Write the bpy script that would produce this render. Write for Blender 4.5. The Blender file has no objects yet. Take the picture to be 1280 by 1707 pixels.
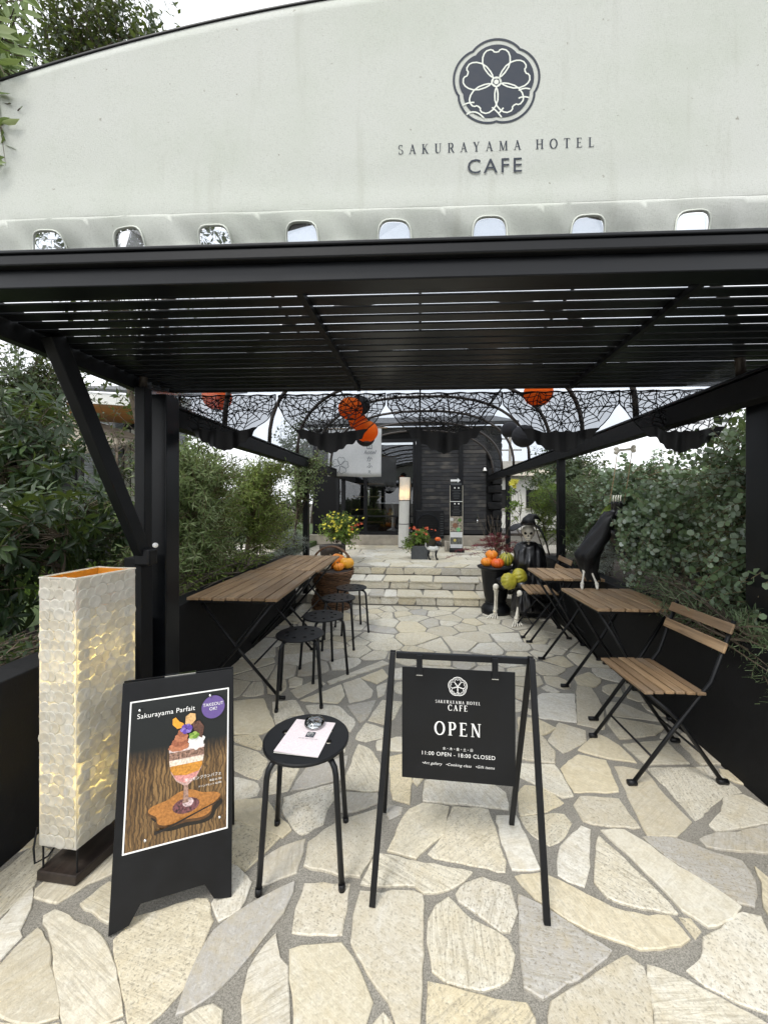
import bpy, bmesh, math, random
import numpy as np
from mathutils import Vector, Matrix, Euler
R = math.radians
rng = random.Random(7)
nrg = np.random.default_rng(11)
scene = bpy.context.scene
col = scene.collection

# ------------------------------------------------------------------ camera, sky, sun, exposure
CAM_H = 1.35
YAW = R(5.37)
cam_d = bpy.data.cameras.new('camera')
cam_d.sensor_fit = 'HORIZONTAL'; cam_d.sensor_width = 36.0
cam_d.lens = 36.0 * 641 / 1280
cam_d.shift_y = -16.5 / 1280
cam_d.clip_start = 0.02; cam_d.clip_end = 2000
cam = bpy.data.objects.new('camera', cam_d); col.objects.link(cam)
cam.location = (0, 0, CAM_H); cam.rotation_euler = (R(90), 0, YAW)
scene.camera = cam

SUN_EL, SUN_AZ = R(58), R(205)      # overcast: a broad soft sun behind and to the left of the viewer
world = bpy.data.worlds.new('World'); scene.world = world; world.use_nodes = True
wn = world.node_tree.nodes; wl = world.node_tree.links
bg = wn['Background']
sky = wn.new('ShaderNodeTexSky'); sky.sky_type = 'NISHITA'; sky.sun_disc = False
sky.sun_elevation = SUN_EL; sky.sun_rotation = SUN_AZ; sky.dust_density = 3.0; sky.air_density = 1.0
hs = wn.new('ShaderNodeHueSaturation'); hs.inputs['Saturation'].default_value = 0.35
wl.new(sky.outputs[0], hs.inputs['Color'])
cloud = wn.new('ShaderNodeTexNoise'); cloud.inputs['Scale'].default_value = 2.2; cloud.inputs['Detail'].default_value = 5
cr = wn.new('ShaderNodeValToRGB')
cr.color_ramp.elements[0].position = 0.3; cr.color_ramp.elements[0].color = (7.2, 7.5, 7.9, 1)
cr.color_ramp.elements[1].position = 0.72; cr.color_ramp.elements[1].color = (9.4, 9.5, 9.6, 1)
wl.new(cloud.outputs[0], cr.inputs[0])
mx = wn.new('ShaderNodeMix'); mx.data_type = 'RGBA'; mx.inputs[0].default_value = 0.8
wl.new(hs.outputs[0], mx.inputs[6]); wl.new(cr.outputs[0], mx.inputs[7])
wl.new(mx.outputs[2], bg.inputs['Color'])
bg.inputs['Strength'].default_value = 0.13

sun_d = bpy.data.lights.new('sun', 'SUN'); sun_d.energy = 1.3; sun_d.angle = R(16); sun_d.color = (1, 0.96, 0.9)
sun = bpy.data.objects.new('sun', sun_d); col.objects.link(sun)
sun.rotation_euler = Vector((-math.sin(SUN_AZ) * math.cos(SUN_EL), -math.cos(SUN_AZ) * math.cos(SUN_EL), -math.sin(SUN_EL))).to_track_quat('-Z', 'Y').to_euler()

scene.view_settings.view_transform = 'Standard'; scene.view_settings.look = 'None'
scene.view_settings.gamma = 1.0; scene.view_settings.exposure = 0.8
try: scene.view_settings.use_curve_mapping = False
except Exception: pass
scene.cycles.max_bounces = 8; scene.cycles.transparent_max_bounces = 24

# ------------------------------------------------------------------ helpers
SA, CA = math.sin(YAW), math.cos(YAW)
def at(px, py, d):                      # a point of the place seen at photo pixel (px, py), d metres ahead
    X = (px - 640) / 641 * d
    return Vector((X * CA - d * SA, X * SA + d * CA, CAM_H - (py - 837) / 641 * d))
def on(px, py, z):                      # the same, on the level z
    return at(px, py, (CAM_H - z) * 641 / (py - 837))

def tag(o, label=None, cat=None, group=None, kind=None):
    if label: o['label'] = label
    if cat: o['category'] = cat
    if group: o['group'] = group
    if kind: o['kind'] = kind
    return o
def thing(name, label, cat, loc=(0, 0, 0), rz=0, group=None):
    o = bpy.data.objects.new(name, None); col.objects.link(o)
    o.empty_display_size = 0.1; o.location = loc; o.rotation_euler = (0, 0, rz)
    return tag(o, label, cat, group)
def copy_tree(o, parent=None):
    c = o.copy(); col.objects.link(c); c.parent = parent
    for ch in list(o.children): copy_tree(ch, c)
    return c
def base_of(p):
    v = Vector((0, 0, 0))
    while p is not None:
        v += Vector(p.location); p = p.parent
    return v

class MB:
    def __init__(s): s.v = []; s.f = []
    def add(s, vs, fs):
        k = len(s.v); s.v += [tuple(q) for q in vs]; s.f += [tuple(i + k for i in f) for f in fs]; return s
    def box(s, c, size, rot=None):
        hx, hy, hz = size[0] / 2, size[1] / 2, size[2] / 2; c = Vector(c)
        P = [Vector((x, y, z)) for x in (-hx, hx) for y in (-hy, hy) for z in (-hz, hz)]
        if rot is not None: P = [rot @ p for p in P]
        return s.add([c + p for p in P], [(0, 1, 3, 2), (4, 6, 7, 5), (0, 4, 5, 1), (2, 3, 7, 6), (0, 2, 6, 4), (1, 5, 7, 3)])
    def bar(s, p0, p1, w, h, up=(0, 0, 1)):
        p0, p1 = Vector(p0), Vector(p1); d = (p1 - p0); L = d.length; d.normalize(); up = Vector(up)
        if abs(d.dot(up)) > 0.98: up = Vector((1, 0, 0))
        sd = d.cross(up).normalized(); u = sd.cross(d)
        m = Matrix((sd, d, u)).transposed()
        return s.box((p0 + p1) / 2, (w, L, h), m)
    def tube(s, pts, r, n=8, cap=True):
        pts = [Vector(p) for p in pts]; m = len(pts)
        if not hasattr(r, '__len__'): r = [r] * m
        ref = None; rings = []
        for i, p in enumerate(pts):
            t = (pts[min(i + 1, m - 1)] - pts[max(i - 1, 0)])
            if t.length < 1e-9: t = Vector((0, 0, 1))
            t.normalize()
            if ref is None: ref = Vector((1, 0, 0)) if abs(t.x) < 0.8 else Vector((0, 1, 0))
            a = (ref - t * ref.dot(t)).normalized(); b = t.cross(a); ref = a
            rings.append([p + (a * math.cos(2 * math.pi * k / n) + b * math.sin(2 * math.pi * k / n)) * r[i] for k in range(n)])
        vs = [q for g in rings for q in g]
        fs = [(i * n + k, i * n + (k + 1) % n, (i + 1) * n + (k + 1) % n, (i + 1) * n + k) for i in range(m - 1) for k in range(n)]
        if cap: fs += [tuple(range(n - 1, -1, -1)), tuple((m - 1) * n + k for k in range(n))]
        return s.add(vs, fs)
    def lathe(s, prof, c=(0, 0, 0), n=24, sx=1, sy=1, fn=None):
        c = Vector(c); vs = []; m = len(prof)
        for (r, z) in prof:
            for k in range(n):
                a = 2 * math.pi * k / n; rr = r * (fn(a, z) if fn else 1)
                vs.append(c + Vector((rr * math.cos(a) * sx, rr * math.sin(a) * sy, z)))
        fs = [(i * n + k, i * n + (k + 1) % n, (i + 1) * n + (k + 1) % n, (i + 1) * n + k) for i in range(m - 1) for k in range(n)]
        if prof[0][0] > 1e-6: fs.append(tuple(range(n - 1, -1, -1)))
        if prof[-1][0] > 1e-6: fs.append(tuple((m - 1) * n + k for k in range(n)))
        return s.add(vs, fs)
    def sphere(s, c, r, n=16, m=10, fn=None):
        c = Vector(c); r = r if hasattr(r, '__len__') else (r, r, r); vs = []; fs = []
        for i in range(m + 1):
            th = math.pi * i / m
            for k in range(n):
                a = 2 * math.pi * k / n; q = Vector((math.sin(th) * math.cos(a), math.sin(th) * math.sin(a), math.cos(th)))
                g = fn(q) if fn else 1
                vs.append(c + Vector((q.x * r[0], q.y * r[1], q.z * r[2])) * g)
        for i in range(m):
            for k in range(n): fs.append((i * n + k, (i + 1) * n + k, (i + 1) * n + (k + 1) % n, i * n + (k + 1) % n))
        return s.add(vs, fs)
    def prism(s, poly, fn, t):      # poly: 2-D outline, fn(x, y, lift) -> 3-D, lifted from 0 to t
        n = len(poly); vs = [fn(x, y, 0) for x, y in poly] + [fn(x, y, t) for x, y in poly]
        fs = [tuple(range(n - 1, -1, -1)), tuple(range(n, 2 * n))] + [(k, (k + 1) % n, n + (k + 1) % n, n + k) for k in range(n)]
        return s.add(vs, fs)
    def sheet(s, fn, nu, nv):
        vs = [fn(i / nu, j / nv) for j in range(nv + 1) for i in range(nu + 1)]
        fs = [(j * (nu + 1) + i, j * (nu + 1) + i + 1, (j + 1) * (nu + 1) + i + 1, (j + 1) * (nu + 1) + i) for j in range(nv) for i in range(nu)]
        return s.add(vs, fs)
    def build(s, name, mat, parent=None, world=True, smooth=False, bevel=0, solid=0, sub=0):
        off = base_of(parent) if (parent is not None and world) else Vector((0, 0, 0))
        me = bpy.data.meshes.new(name)
        me.from_pydata([(x - off.x, y - off.y, z - off.z) for x, y, z in s.v], [], s.f)
        if mat is not None: me.materials.append(mat)
        bm = bmesh.new(); bm.from_mesh(me)
        bmesh.ops.recalc_face_normals(bm, faces=bm.faces)
        bm.to_mesh(me); bm.free()
        if smooth: me.polygons.foreach_set('use_smooth', [True] * len(me.polygons))
        o = bpy.data.objects.new(name, me); col.objects.link(o); o.parent = parent
        if solid: m = o.modifiers.new('s', 'SOLIDIFY'); m.thickness = solid; m.offset = 0
        if bevel: m = o.modifiers.new('b', 'BEVEL'); m.width = bevel; m.segments = 2; m.limit_method = 'ANGLE'
        if sub: m = o.modifiers.new('u', 'SUBSURF'); m.levels = sub; m.render_levels = sub
        return o

# ------------------------------------------------------------------ materials
class NT:
    def __init__(s, name):
        s.m = bpy.data.materials.new(name); s.m.use_nodes = True
        s.n = s.m.node_tree.nodes; s.l = s.m.node_tree.links; s.b = s.n['Principled BSDF']; s.out = s.n['Material Output']
    def node(s, t, **kw):
        q = s.n.new(t)
        for k, v in kw.items():
            if k in q.inputs: q.inputs[k].default_value = v
            else: setattr(q, k, v)
        return q
    def link(s, a, b): s.l.new(a, b)
    def coord(s, scale=(1, 1, 1), rot=(0, 0, 0), kind='Object'):
        tc = s.node('ShaderNodeTexCoord'); mp = s.node('ShaderNodeMapping')
        mp.inputs['Scale'].default_value = scale; mp.inputs['Rotation'].default_value = rot
        s.link(tc.outputs[kind], mp.inputs[0]); return mp.outputs[0]
    def noise(s, vec, scale, detail=4, rough=0.55, dist=0):
        q = s.node('ShaderNodeTexNoise', Scale=scale, Detail=detail, Roughness=rough, Distortion=dist)
        if vec is not None: s.link(vec, q.inputs['Vector'])
        return q.outputs[0]
    def ramp(s, fac, stops):
        q = s.node('ShaderNodeValToRGB'); e = q.color_ramp.elements
        while len(e) < len(stops): e.new(0.5)
        for k, (p, c) in enumerate(stops): e[k].position = p; e[k].color = (*c, 1) if len(c) == 3 else c
        s.link(fac, q.inputs[0]); return q.outputs[0]
    def mix(s, fac, a, b, mode='MIX'):
        q = s.node('ShaderNodeMix', data_type='RGBA', blend_type=mode)
        for i, v in ((0, fac), (6, a), (7, b)):
            if hasattr(v, 'is_linked'): s.link(v, q.inputs[i])
            else: q.inputs[i].default_value = v if i == 0 else ((*v, 1) if len(v) == 3 else v)
        return q.outputs[2]
    def bump(s, h, strength=0.3, dist=0.01):
        q = s.node('ShaderNodeBump', Strength=strength, Distance=dist); s.link(h, q.inputs['Height']); s.link(q.outputs[0], s.b.inputs['Normal'])
    def base(s, c):
        if hasattr(c, 'is_linked'): s.link(c, s.b.inputs['Base Color'])
        else: s.b.inputs['Base Color'].default_value = (*c, 1)
    def rough(s, r):
        if hasattr(r, 'is_linked'): s.link(r, s.b.inputs['Roughness'])
        else: s.b.inputs['Roughness'].default_value = r

def plain(name, c, rough=0.5, var=0.25, scale=30, bump=0.1, metal=0, spec=0.5):
    t = NT(name); v = t.coord(); n = t.noise(v, scale)
    t.base(t.ramp(n, [(0.3, tuple(x * (1 - var) for x in c)), (0.7, tuple(min(1, x * (1 + var)) for x in c))]))
    rr = t.node('ShaderNodeMapRange'); t.link(n, rr.inputs[0]); rr.inputs[3].default_value = max(0, rough - 0.12); rr.inputs[4].default_value = min(1, rough + 0.12)
    t.rough(rr.outputs[0]); t.b.inputs['Metallic'].default_value = metal; t.b.inputs['Specular IOR Level'].default_value = spec
    if bump: t.bump(t.noise(v, scale * 6, 3), bump, 0.003)
    return t.m
M = {}
M['black'] = plain('black_paint', (0.0045, 0.005, 0.0062), 0.45, 0.3, 14, 0.06, 0, 0.3)
M['black_gloss'] = plain('black_aluminium', (0.0045, 0.0055, 0.0075), 0.33, 0.25, 6, 0.03, 0, 0.32)
M['black_mat'] = plain('black_wood', (0.005, 0.0052, 0.006), 0.7, 0.4, 20, 0.3, 0, 0.25)
M['black_cloth'] = plain('black_cloth', (0.004, 0.004, 0.005), 0.5, 0.5, 8, 0.1, 0, 0.35)
M['satin'] = plain('black_satin', (0.006, 0.006, 0.0075), 0.36, 0.3, 6, 0.05, 0, 0.75)
M['white'] = plain('white_print', (0.8, 0.8, 0.78), 0.6, 0.02, 20, 0)
M['ink'] = plain('navy_ink', (0.014, 0.022, 0.038), 0.7, 0.12, 40, 0)
M['canvas_line'] = plain('canvas_line', (0.66, 0.69, 0.63), 0.8, 0.03, 40, 0)
M['bone'] = plain('bone_plastic', (0.74, 0.70, 0.60), 0.5, 0.15, 25, 0.1)
M['rope'] = plain('jute_rope', (0.35, 0.26, 0.15), 0.9, 0.3, 80, 0.3)
M['dark'] = plain('dark_hole', (0.004, 0.004, 0.004), 0.9, 0.1, 10, 0)
M['chrome'] = plain('polished_metal', (0.75, 0.77, 0.78), 0.08, 0.05, 8, 0, 1.0)
M['grey_box'] = plain('slate_planter', (0.055, 0.06, 0.063), 0.6, 0.2, 20, 0.15)
M['soil'] = plain('soil', (0.03, 0.022, 0.016), 0.95, 0.5, 12, 0.6)
M['bark'] = plain('bark', (0.09, 0.07, 0.05), 0.9, 0.5, 25, 0.6)
M['twig'] = plain('pale_twig', (0.16, 0.13, 0.075), 0.85, 0.4, 40, 0.4)
M['rib'] = plain('brown_rib', (0.035, 0.026, 0.02), 0.45, 0.2, 10, 0.05)
M['concrete'] = plain('concrete', (0.30, 0.27, 0.22), 0.85, 0.25, 6, 0.3)
M['wicker'] = plain('wicker', (0.13, 0.065, 0.03), 0.65, 0.5, 18, 0.4)
M['purple'] = plain('purple_sticker', (0.11, 0.065, 0.24), 0.5, 0.05, 20, 0)

def stone_mat():
    t = NT('quartzite_stone'); oi = t.node('ShaderNodeObjectInfo')
    tc = t.node('ShaderNodeTexCoord'); vr = t.node('ShaderNodeVectorRotate', rotation_type='Z_AXIS')
    ang = t.node('ShaderNodeMath', operation='MULTIPLY'); t.link(oi.outputs['Random'], ang.inputs[0]); ang.inputs[1].default_value = 37.0
    t.link(tc.outputs['Object'], vr.inputs['Vector']); t.link(ang.outputs[0], vr.inputs['Angle'])
    off = t.node('ShaderNodeVectorMath', operation='ADD'); t.link(vr.outputs[0], off.inputs[0])
    comb = t.node('ShaderNodeCombineXYZ'); m2 = t.node('ShaderNodeMath', operation='MULTIPLY'); t.link(oi.outputs['Random'], m2.inputs[0]); m2.inputs[1].default_value = 91.0
    t.link(m2.outputs[0], comb.inputs[2]); t.link(comb.outputs[0], off.inputs[1]); V = off.outputs[0]
    mp = t.node('ShaderNodeMapping'); mp.inputs['Scale'].default_value = (5, 62, 4); t.link(V, mp.inputs[0])
    streak = t.noise(mp.outputs[0], 1.0, 6, 0.68, 1.6)
    blot = t.noise(V, 6.5, 7, 0.68, 1.2)
    fine = t.noise(V, 130, 3, 0.6)
    tone = t.ramp(oi.outputs['Random'], [(0.0, (0.59, 0.54, 0.41)), (0.22, (0.68, 0.65, 0.555)), (0.42, (0.62, 0.545, 0.375)), (0.6, (0.71, 0.69, 0.62)), (0.72, (0.52, 0.475, 0.37)), (0.84, (0.65, 0.60, 0.48)), (0.93, (0.42, 0.405, 0.375))])
    c = t.mix(t.ramp(blot, [(0.50, (0, 0, 0)), (0.78, (0.6, 0.6, 0.6))]), tone, (0.52, 0.43, 0.25))
    c = t.mix(t.ramp(blot, [(0.25, (0.55, 0.55, 0.55)), (0.45, (0, 0, 0))]), c, (0.68, 0.67, 0.62))
    def frac(k):
        a = t.node('ShaderNodeMath', operation='MULTIPLY'); t.link(oi.outputs['Random'], a.inputs[0]); a.inputs[1].default_value = k
        b = t.node('ShaderNodeMath', operation='FRACT'); t.link(a.outputs[0], b.inputs[0]); return b.outputs[0]
    def times(m_, k): return t.mix(1.0, m_, t.ramp(frac(k), [(0.0, (0.1,) * 3), (1.0, (1.15,) * 3)]), 'MULTIPLY')
    c = t.mix(times(t.ramp(streak, [(0.30, (0.85, 0.85, 0.85)), (0.52, (0, 0, 0))]), 7.31), c, (0.30, 0.27, 0.205))
    c = t.mix(times(t.ramp(fine, [(0.34, (0.85, 0.85, 0.85)), (0.46, (0, 0, 0))]), 13.7), c, (0.22, 0.20, 0.155))
    grain = t.noise(V, 45, 6, 0.75, 0.5); c = t.mix(t.ramp(grain, [(0.35, (0.45, 0.45, 0.45)), (0.55, (0, 0, 0))]), c, (0.40, 0.345, 0.235))
    c = t.mix(t.ramp(grain, [(0.55, (0, 0, 0)), (0.75, (0.5, 0.5, 0.5))]), c, (0.77, 0.74, 0.63))
    stain = t.noise(t.coord((1, 1, 1), (0, 0, 0), 'Object'), 2.1, 6, 0.7, 0.8); c = t.mix(t.ramp(stain, [(0.56, (0, 0, 0)), (0.74, (0.55, 0.55, 0.55))]), c, (0.30, 0.255, 0.165))
    t.base(c); t.rough(t.ramp(blot, [(0.3, (0.42,) * 3), (0.7, (0.68,) * 3)]))
    h = t.node('ShaderNodeMath', operation='ADD'); t.link(streak, h.inputs[0]); t.link(fine, h.inputs[1])
    t.bump(h.outputs[0], 0.45, 0.004); return t.m
M['stone'] = stone_mat()
def mortar_mat():
    t = NT('grey_mortar'); v = t.coord(); a = t.noise(v, 260, 3, 0.7); b = t.noise(v, 3, 4)
    c = t.ramp(a, [(0.35, (0.15, 0.143, 0.122)), (0.65, (0.38, 0.36, 0.315))])
    t.base(t.mix(t.ramp(b, [(0.4, (0, 0, 0)), (0.75, (0.45, 0.45, 0.45))]), c, (0.15, 0.135, 0.105))); t.rough(0.9); t.bump(a, 0.7, 0.004); return t.m
M['mortar'] = mortar_mat()
def canvas_mat():
    t = NT('awning_canvas'); v = t.coord()
    w1 = t.node('ShaderNodeMapping'); w1.inputs['Scale'].default_value = (1, 1, 6); t.link(v, w1.inputs[0])
    a = t.noise(w1.outputs[0], 110, 3, 0.7); w2 = t.node('ShaderNodeMapping'); w2.inputs['Scale'].default_value = (6, 1, 1); t.link(v, w2.inputs[0])
    b = t.noise(w2.outputs[0], 110, 3, 0.7); st = t.noise(v, 1.6, 6, 0.65)
    mp = t.node('ShaderNodeMapping'); mp.inputs['Scale'].default_value = (9, 1, 1.1); t.link(v, mp.inputs[0]); drip = t.noise(mp.outputs[0], 1.5, 5, 0.6)
    c = t.ramp(st, [(0.25, (0.57, 0.61, 0.535)), (0.5, (0.645, 0.67, 0.62)), (0.75, (0.68, 0.695, 0.665))])
    c = t.mix(t.ramp(drip, [(0.58, (0, 0, 0)), (0.8, (0.38, 0.38, 0.38))]), c, (0.43, 0.44, 0.37))
    wv = t.node('ShaderNodeMath', operation='ADD'); t.link(a, wv.inputs[0]); t.link(b, wv.inputs[1])
    c = t.mix(t.ramp(wv.outputs[0], [(0.78, (0.34, 0.34, 0.34)), (1.04, (0, 0, 0))]), c, (0.36, 0.38, 0.33))
    sp = t.noise(v, 46, 2, 0.5); c = t.mix(t.ramp(sp, [(0.20, (0.7, 0.7, 0.7)), (0.26, (0, 0, 0))]), c, (0.25, 0.23, 0.18))
    t.base(c); t.rough(0.85); t.bump(wv.outputs[0], 0.45, 0.003)
    tr = t.node('ShaderNodeBsdfTranslucent'); t.link(c, tr.inputs[0]); ms = t.node('ShaderNodeMixShader'); ms.inputs[0].default_value = 0.22
    t.link(t.b.outputs[0], ms.inputs[1]); t.link(tr.outputs[0], ms.inputs[2]); t.link(ms.outputs[0], t.out.inputs[0]); return t.m
M['canvas'] = canvas_mat()
def wood_mat(name, c0, c1, c2, scale=(26, 1.6, 26)):
    t = NT(name); oi = t.node('ShaderNodeObjectInfo'); tc = t.node('ShaderNodeTexCoord')
    cb = t.node('ShaderNodeCombineXYZ'); mu = t.node('ShaderNodeMath', operation='MULTIPLY'); t.link(oi.outputs['Random'], mu.inputs[0]); mu.inputs[1].default_value = 53
    for k in range(3): t.link(mu.outputs[0], cb.inputs[k])
    ad = t.node('ShaderNodeVectorMath', operation='ADD'); t.link(tc.outputs['Object'], ad.inputs[0]); t.link(cb.outputs[0], ad.inputs[1])
    mp = t.node('ShaderNodeMapping'); mp.inputs['Scale'].default_value = scale; t.link(ad.outputs[0], mp.inputs[0])
    g = t.noise(mp.outputs[0], 1.5, 6, 0.65, 0.7); b = t.noise(ad.outputs[0], 3, 3)
    c = t.ramp(g, [(0.3, c0), (0.5, c1), (0.72, c2)])
    c = t.mix(t.ramp(oi.outputs['Random'], [(0, (0, 0, 0)), (1, (0.72, 0.72, 0.72))]), c, c0)
    c = t.mix(t.ramp(b, [(0.5, (0, 0, 0)), (0.8, (0.5, 0.5, 0.5))]), c, (0.2, 0.18, 0.15))
    t.base(c); t.rough(0.6); t.bump(g, 0.35, 0.003); return t.m
M['wood'] = wood_mat('oiled_acacia', (0.14, 0.085, 0.043), (0.31, 0.20, 0.105), (0.48, 0.335, 0.20))
M['shou'] = wood_mat('charred_board', (0.008, 0.008, 0.009), (0.018, 0.019, 0.022), (0.035, 0.037, 0.042), (1.6, 26, 26))
M['lamp_base'] = wood_mat('dark_lamp_base', (0.012, 0.008, 0.006), (0.022, 0.014, 0.010), (0.04, 0.026, 0.018))

def see_mat(name, tint, gloss=0.12, rough=0.05, op=0.0, opcol=(0.5, 0.5, 0.5), dirt=0.0, fk=0.9):
    t = NT(name); t.n.remove(t.b)
    tr = t.node('ShaderNodeBsdfTransparent'); tr.inputs[0].default_value = (*tint, 1)
    gl = t.node('ShaderNodeBsdfGlossy'); gl.inputs['Roughness'].default_value = rough
    fr = t.node('ShaderNodeFresnel', IOR=1.45); a = t.node('ShaderNodeMath', operation='MULTIPLY_ADD'); t.link(fr.outputs[0], a.inputs[0]); a.inputs[1].default_value = fk; a.inputs[2].default_value = gloss * 0.3
    m1 = t.node('ShaderNodeMixShader'); t.link(a.outputs[0], m1.inputs[0]); t.link(tr.outputs[0], m1.inputs[1]); t.link(gl.outputs[0], m1.inputs[2])
    df = t.node('ShaderNodeBsdfDiffuse'); df.inputs[0].default_value = (*opcol, 1)
    m2 = t.node('ShaderNodeMixShader'); m2.inputs[0].default_value = op
    if dirt:
        n = t.noise(t.coord(), 2.5, 6, 0.7); q = t.node('ShaderNodeMapRange'); t.link(n, q.inputs[0]); q.inputs[1].default_value = 0.35; q.inputs[2].default_value = 0.75
        q.inputs[3].default_value = op; q.inputs[4].default_value = op + dirt; t.link(q.outputs[0], m2.inputs[0])
    t.link(m1.outputs[0], m2.inputs[1]); t.link(df.outputs[0], m2.inputs[2]); t.link(m2.outputs[0], t.out.inputs[0]); return t.m
M['poly'] = see_mat('polycarbonate', (0.80, 0.84, 0.90), 0.08, 0.15, 0.05, (0.5, 0.53, 0.57), 0.15, 0.2)
M['clear'] = see_mat('clear_vinyl', (0.75, 0.79, 0.84), 0.2, 0.12, 0.08, (0.5, 0.52, 0.55), 0.2)
M['glass'] = see_mat('shop_glass', (0.72, 0.74, 0.75), 0.2, 0.01)
M['glass_cup'] = see_mat('glass_dome', (0.9, 0.92, 0.92), 0.5, 0.02)
M['net'] = see_mat('black_net', (1, 1, 1), 0, 0.9, 0.42, (0.004, 0.004, 0.005), 0.0, 0.0)

def leaf_mat(name, stops, rough=0.45, trans=0.25):
    t = NT(name); at_ = t.node('ShaderNodeAttribute', attribute_name='rnd')
    c = t.ramp(at_.outputs['Fac'], stops); t.base(c); t.rough(rough); t.b.inputs['Specular IOR Level'].default_value = 0.35
    tr = t.node('ShaderNodeBsdfTranslucent'); t.link(t.mix(0.5, c, (0.25, 0.32, 0.05), 'MIX'), tr.inputs[0])
    ms = t.node('ShaderNodeMixShader'); ms.inputs[0].default_value = trans
    t.link(t.b.outputs[0], ms.inputs[1]); t.link(tr.outputs[0], ms.inputs[2]); t.link(ms.outputs[0], t.out.inputs[0]); return t.m
M['l_euca'] = leaf_mat('eucalyptus_leaf', [(0, (0.07, 0.12, 0.045)), (0.4, (0.165, 0.24, 0.13)), (0.75, (0.31, 0.39, 0.30)), (1, (0.58, 0.64, 0.58))], 0.55, 0.15)
M['l_grev'] = leaf_mat('feathery_leaf', [(0, (0.06, 0.105, 0.028)), (0.4, (0.165, 0.235, 0.08)), (0.75, (0.28, 0.36, 0.165)), (1, (0.46, 0.52, 0.30))], 0.5)
M['l_rose'] = leaf_mat('needle_leaf', [(0, (0.06, 0.10, 0.045)), (0.5, (0.11, 0.165, 0.08)), (1, (0.22, 0.28, 0.16))], 0.55, 0.15)
M['l_silver'] = leaf_mat('silver_leaf', [(0, (0.17, 0.21, 0.17)), (0.5, (0.27, 0.31, 0.27)), (1, (0.40, 0.43, 0.39))], 0.7, 0.15)
M['l_rhod'] = leaf_mat('glossy_leaf', [(0, (0.012, 0.026, 0.012)), (0.6, (0.026, 0.05, 0.02)), (0.9, (0.06, 0.10, 0.03)), (1, (0.13, 0.20, 0.06))], 0.33, 0.2)
M['l_tree'] = leaf_mat('tree_leaf', [(0, (0.02, 0.036, 0.018)), (0.6, (0.042, 0.068, 0.032)), (1, (0.10, 0.135, 0.055))], 0.5, 0.25)
M['l_lime'] = leaf_mat('lime_leaf', [(0, (0.08, 0.15, 0.025)), (0.6, (0.15, 0.24, 0.04)), (1, (0.26, 0.34, 0.07))], 0.5, 0.3)
M['l_lime2'] = leaf_mat('olive_leaf', [(0, (0.07, 0.115, 0.02)), (0.5, (0.175, 0.25, 0.055)), (1, (0.42, 0.5, 0.15))], 0.5, 0.25)
M['l_red'] = leaf_mat('burgundy_plume', [(0, (0.09, 0.012, 0.03)), (0.6, (0.20, 0.03, 0.06)), (1, (0.33, 0.07, 0.11))], 0.8, 0.2)
M['f_yellow'] = leaf_mat('yellow_petal', [(0, (0.62, 0.55, 0.03)), (1, (0.8, 0.72, 0.12))], 0.6, 0.2)
M['f_red'] = leaf_mat('red_petal', [(0, (0.4, 0.03, 0.02)), (1, (0.6, 0.12, 0.04))], 0.6, 0.2)
M['grass'] = leaf_mat('lawn_blade', [(0, (0.05, 0.10, 0.014)), (0.5, (0.09, 0.17, 0.022)), (1, (0.17, 0.26, 0.045))], 0.6, 0.3)
def paper_mat(name, c, trans=0.45, emit=0):
    t = NT(name); n = t.noise(t.coord(), 60, 3); cc = t.ramp(n, [(0.3, tuple(x * 0.88 for x in c)), (0.7, c)]); t.base(cc); t.rough(0.8)
    tr = t.node('ShaderNodeBsdfTranslucent'); t.link(cc, tr.inputs[0]); ms = t.node('ShaderNodeMixShader'); ms.inputs[0].default_value = trans
    t.link(t.b.outputs[0], ms.inputs[1]); t.link(tr.outputs[0], ms.inputs[2]); t.link(ms.outputs[0], t.out.inputs[0]); return t.m
M['p_orange'] = paper_mat('orange_paper', (1.0, 0.27, 0.02), 0.6)
M['p_black'] = paper_mat('black_paper', (0.03, 0.03, 0.035), 0.2)
M['p_white'] = paper_mat('white_paper', (0.78, 0.77, 0.72), 0.3)
M['shell'] = paper_mat('capiz_shell', (0.82, 0.80, 0.73), 0.5)
M['shell2'] = paper_mat('capiz_shell_smoky', (0.76, 0.73, 0.64), 0.5)
M['glow_lining'] = paper_mat('lining_glow_orange', (0.62, 0.27, 0.03), 0.45)  # orange colour stands in for the glow inside the lamp shade
M['cloth_w'] = paper_mat('white_linen', (0.84, 0.84, 0.83), 0.55)
def pump(name, c0, c1):
    t = NT(name); n = t.noise(t.coord(), 14, 4, 0.6); t.base(t.ramp(n, [(0.35, c0), (0.65, c1)])); t.rough(0.42); t.bump(t.noise(t.coord(), 60, 3), 0.15, 0.003); return t.m
M['pk_o'] = pump('orange_pumpkin', (0.72, 0.20, 0.012), (0.80, 0.28, 0.02))
M['pk_r'] = pump('red_orange_pumpkin', (0.66, 0.085, 0.012), (0.74, 0.15, 0.015))
M['pk_y'] = pump('amber_pumpkin', (0.70, 0.30, 0.02), (0.80, 0.42, 0.03))
M['pk_w'] = pump('white_gourd', (0.66, 0.62, 0.48), (0.76, 0.72, 0.6))
M['pk_g'] = pump('green_gold_pumpkin', (0.30, 0.28, 0.02), (0.48, 0.42, 0.05))
M['pk_gd'] = pump('dark_green_stripe', (0.10, 0.13, 0.02), (0.20, 0.22, 0.04))
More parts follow.
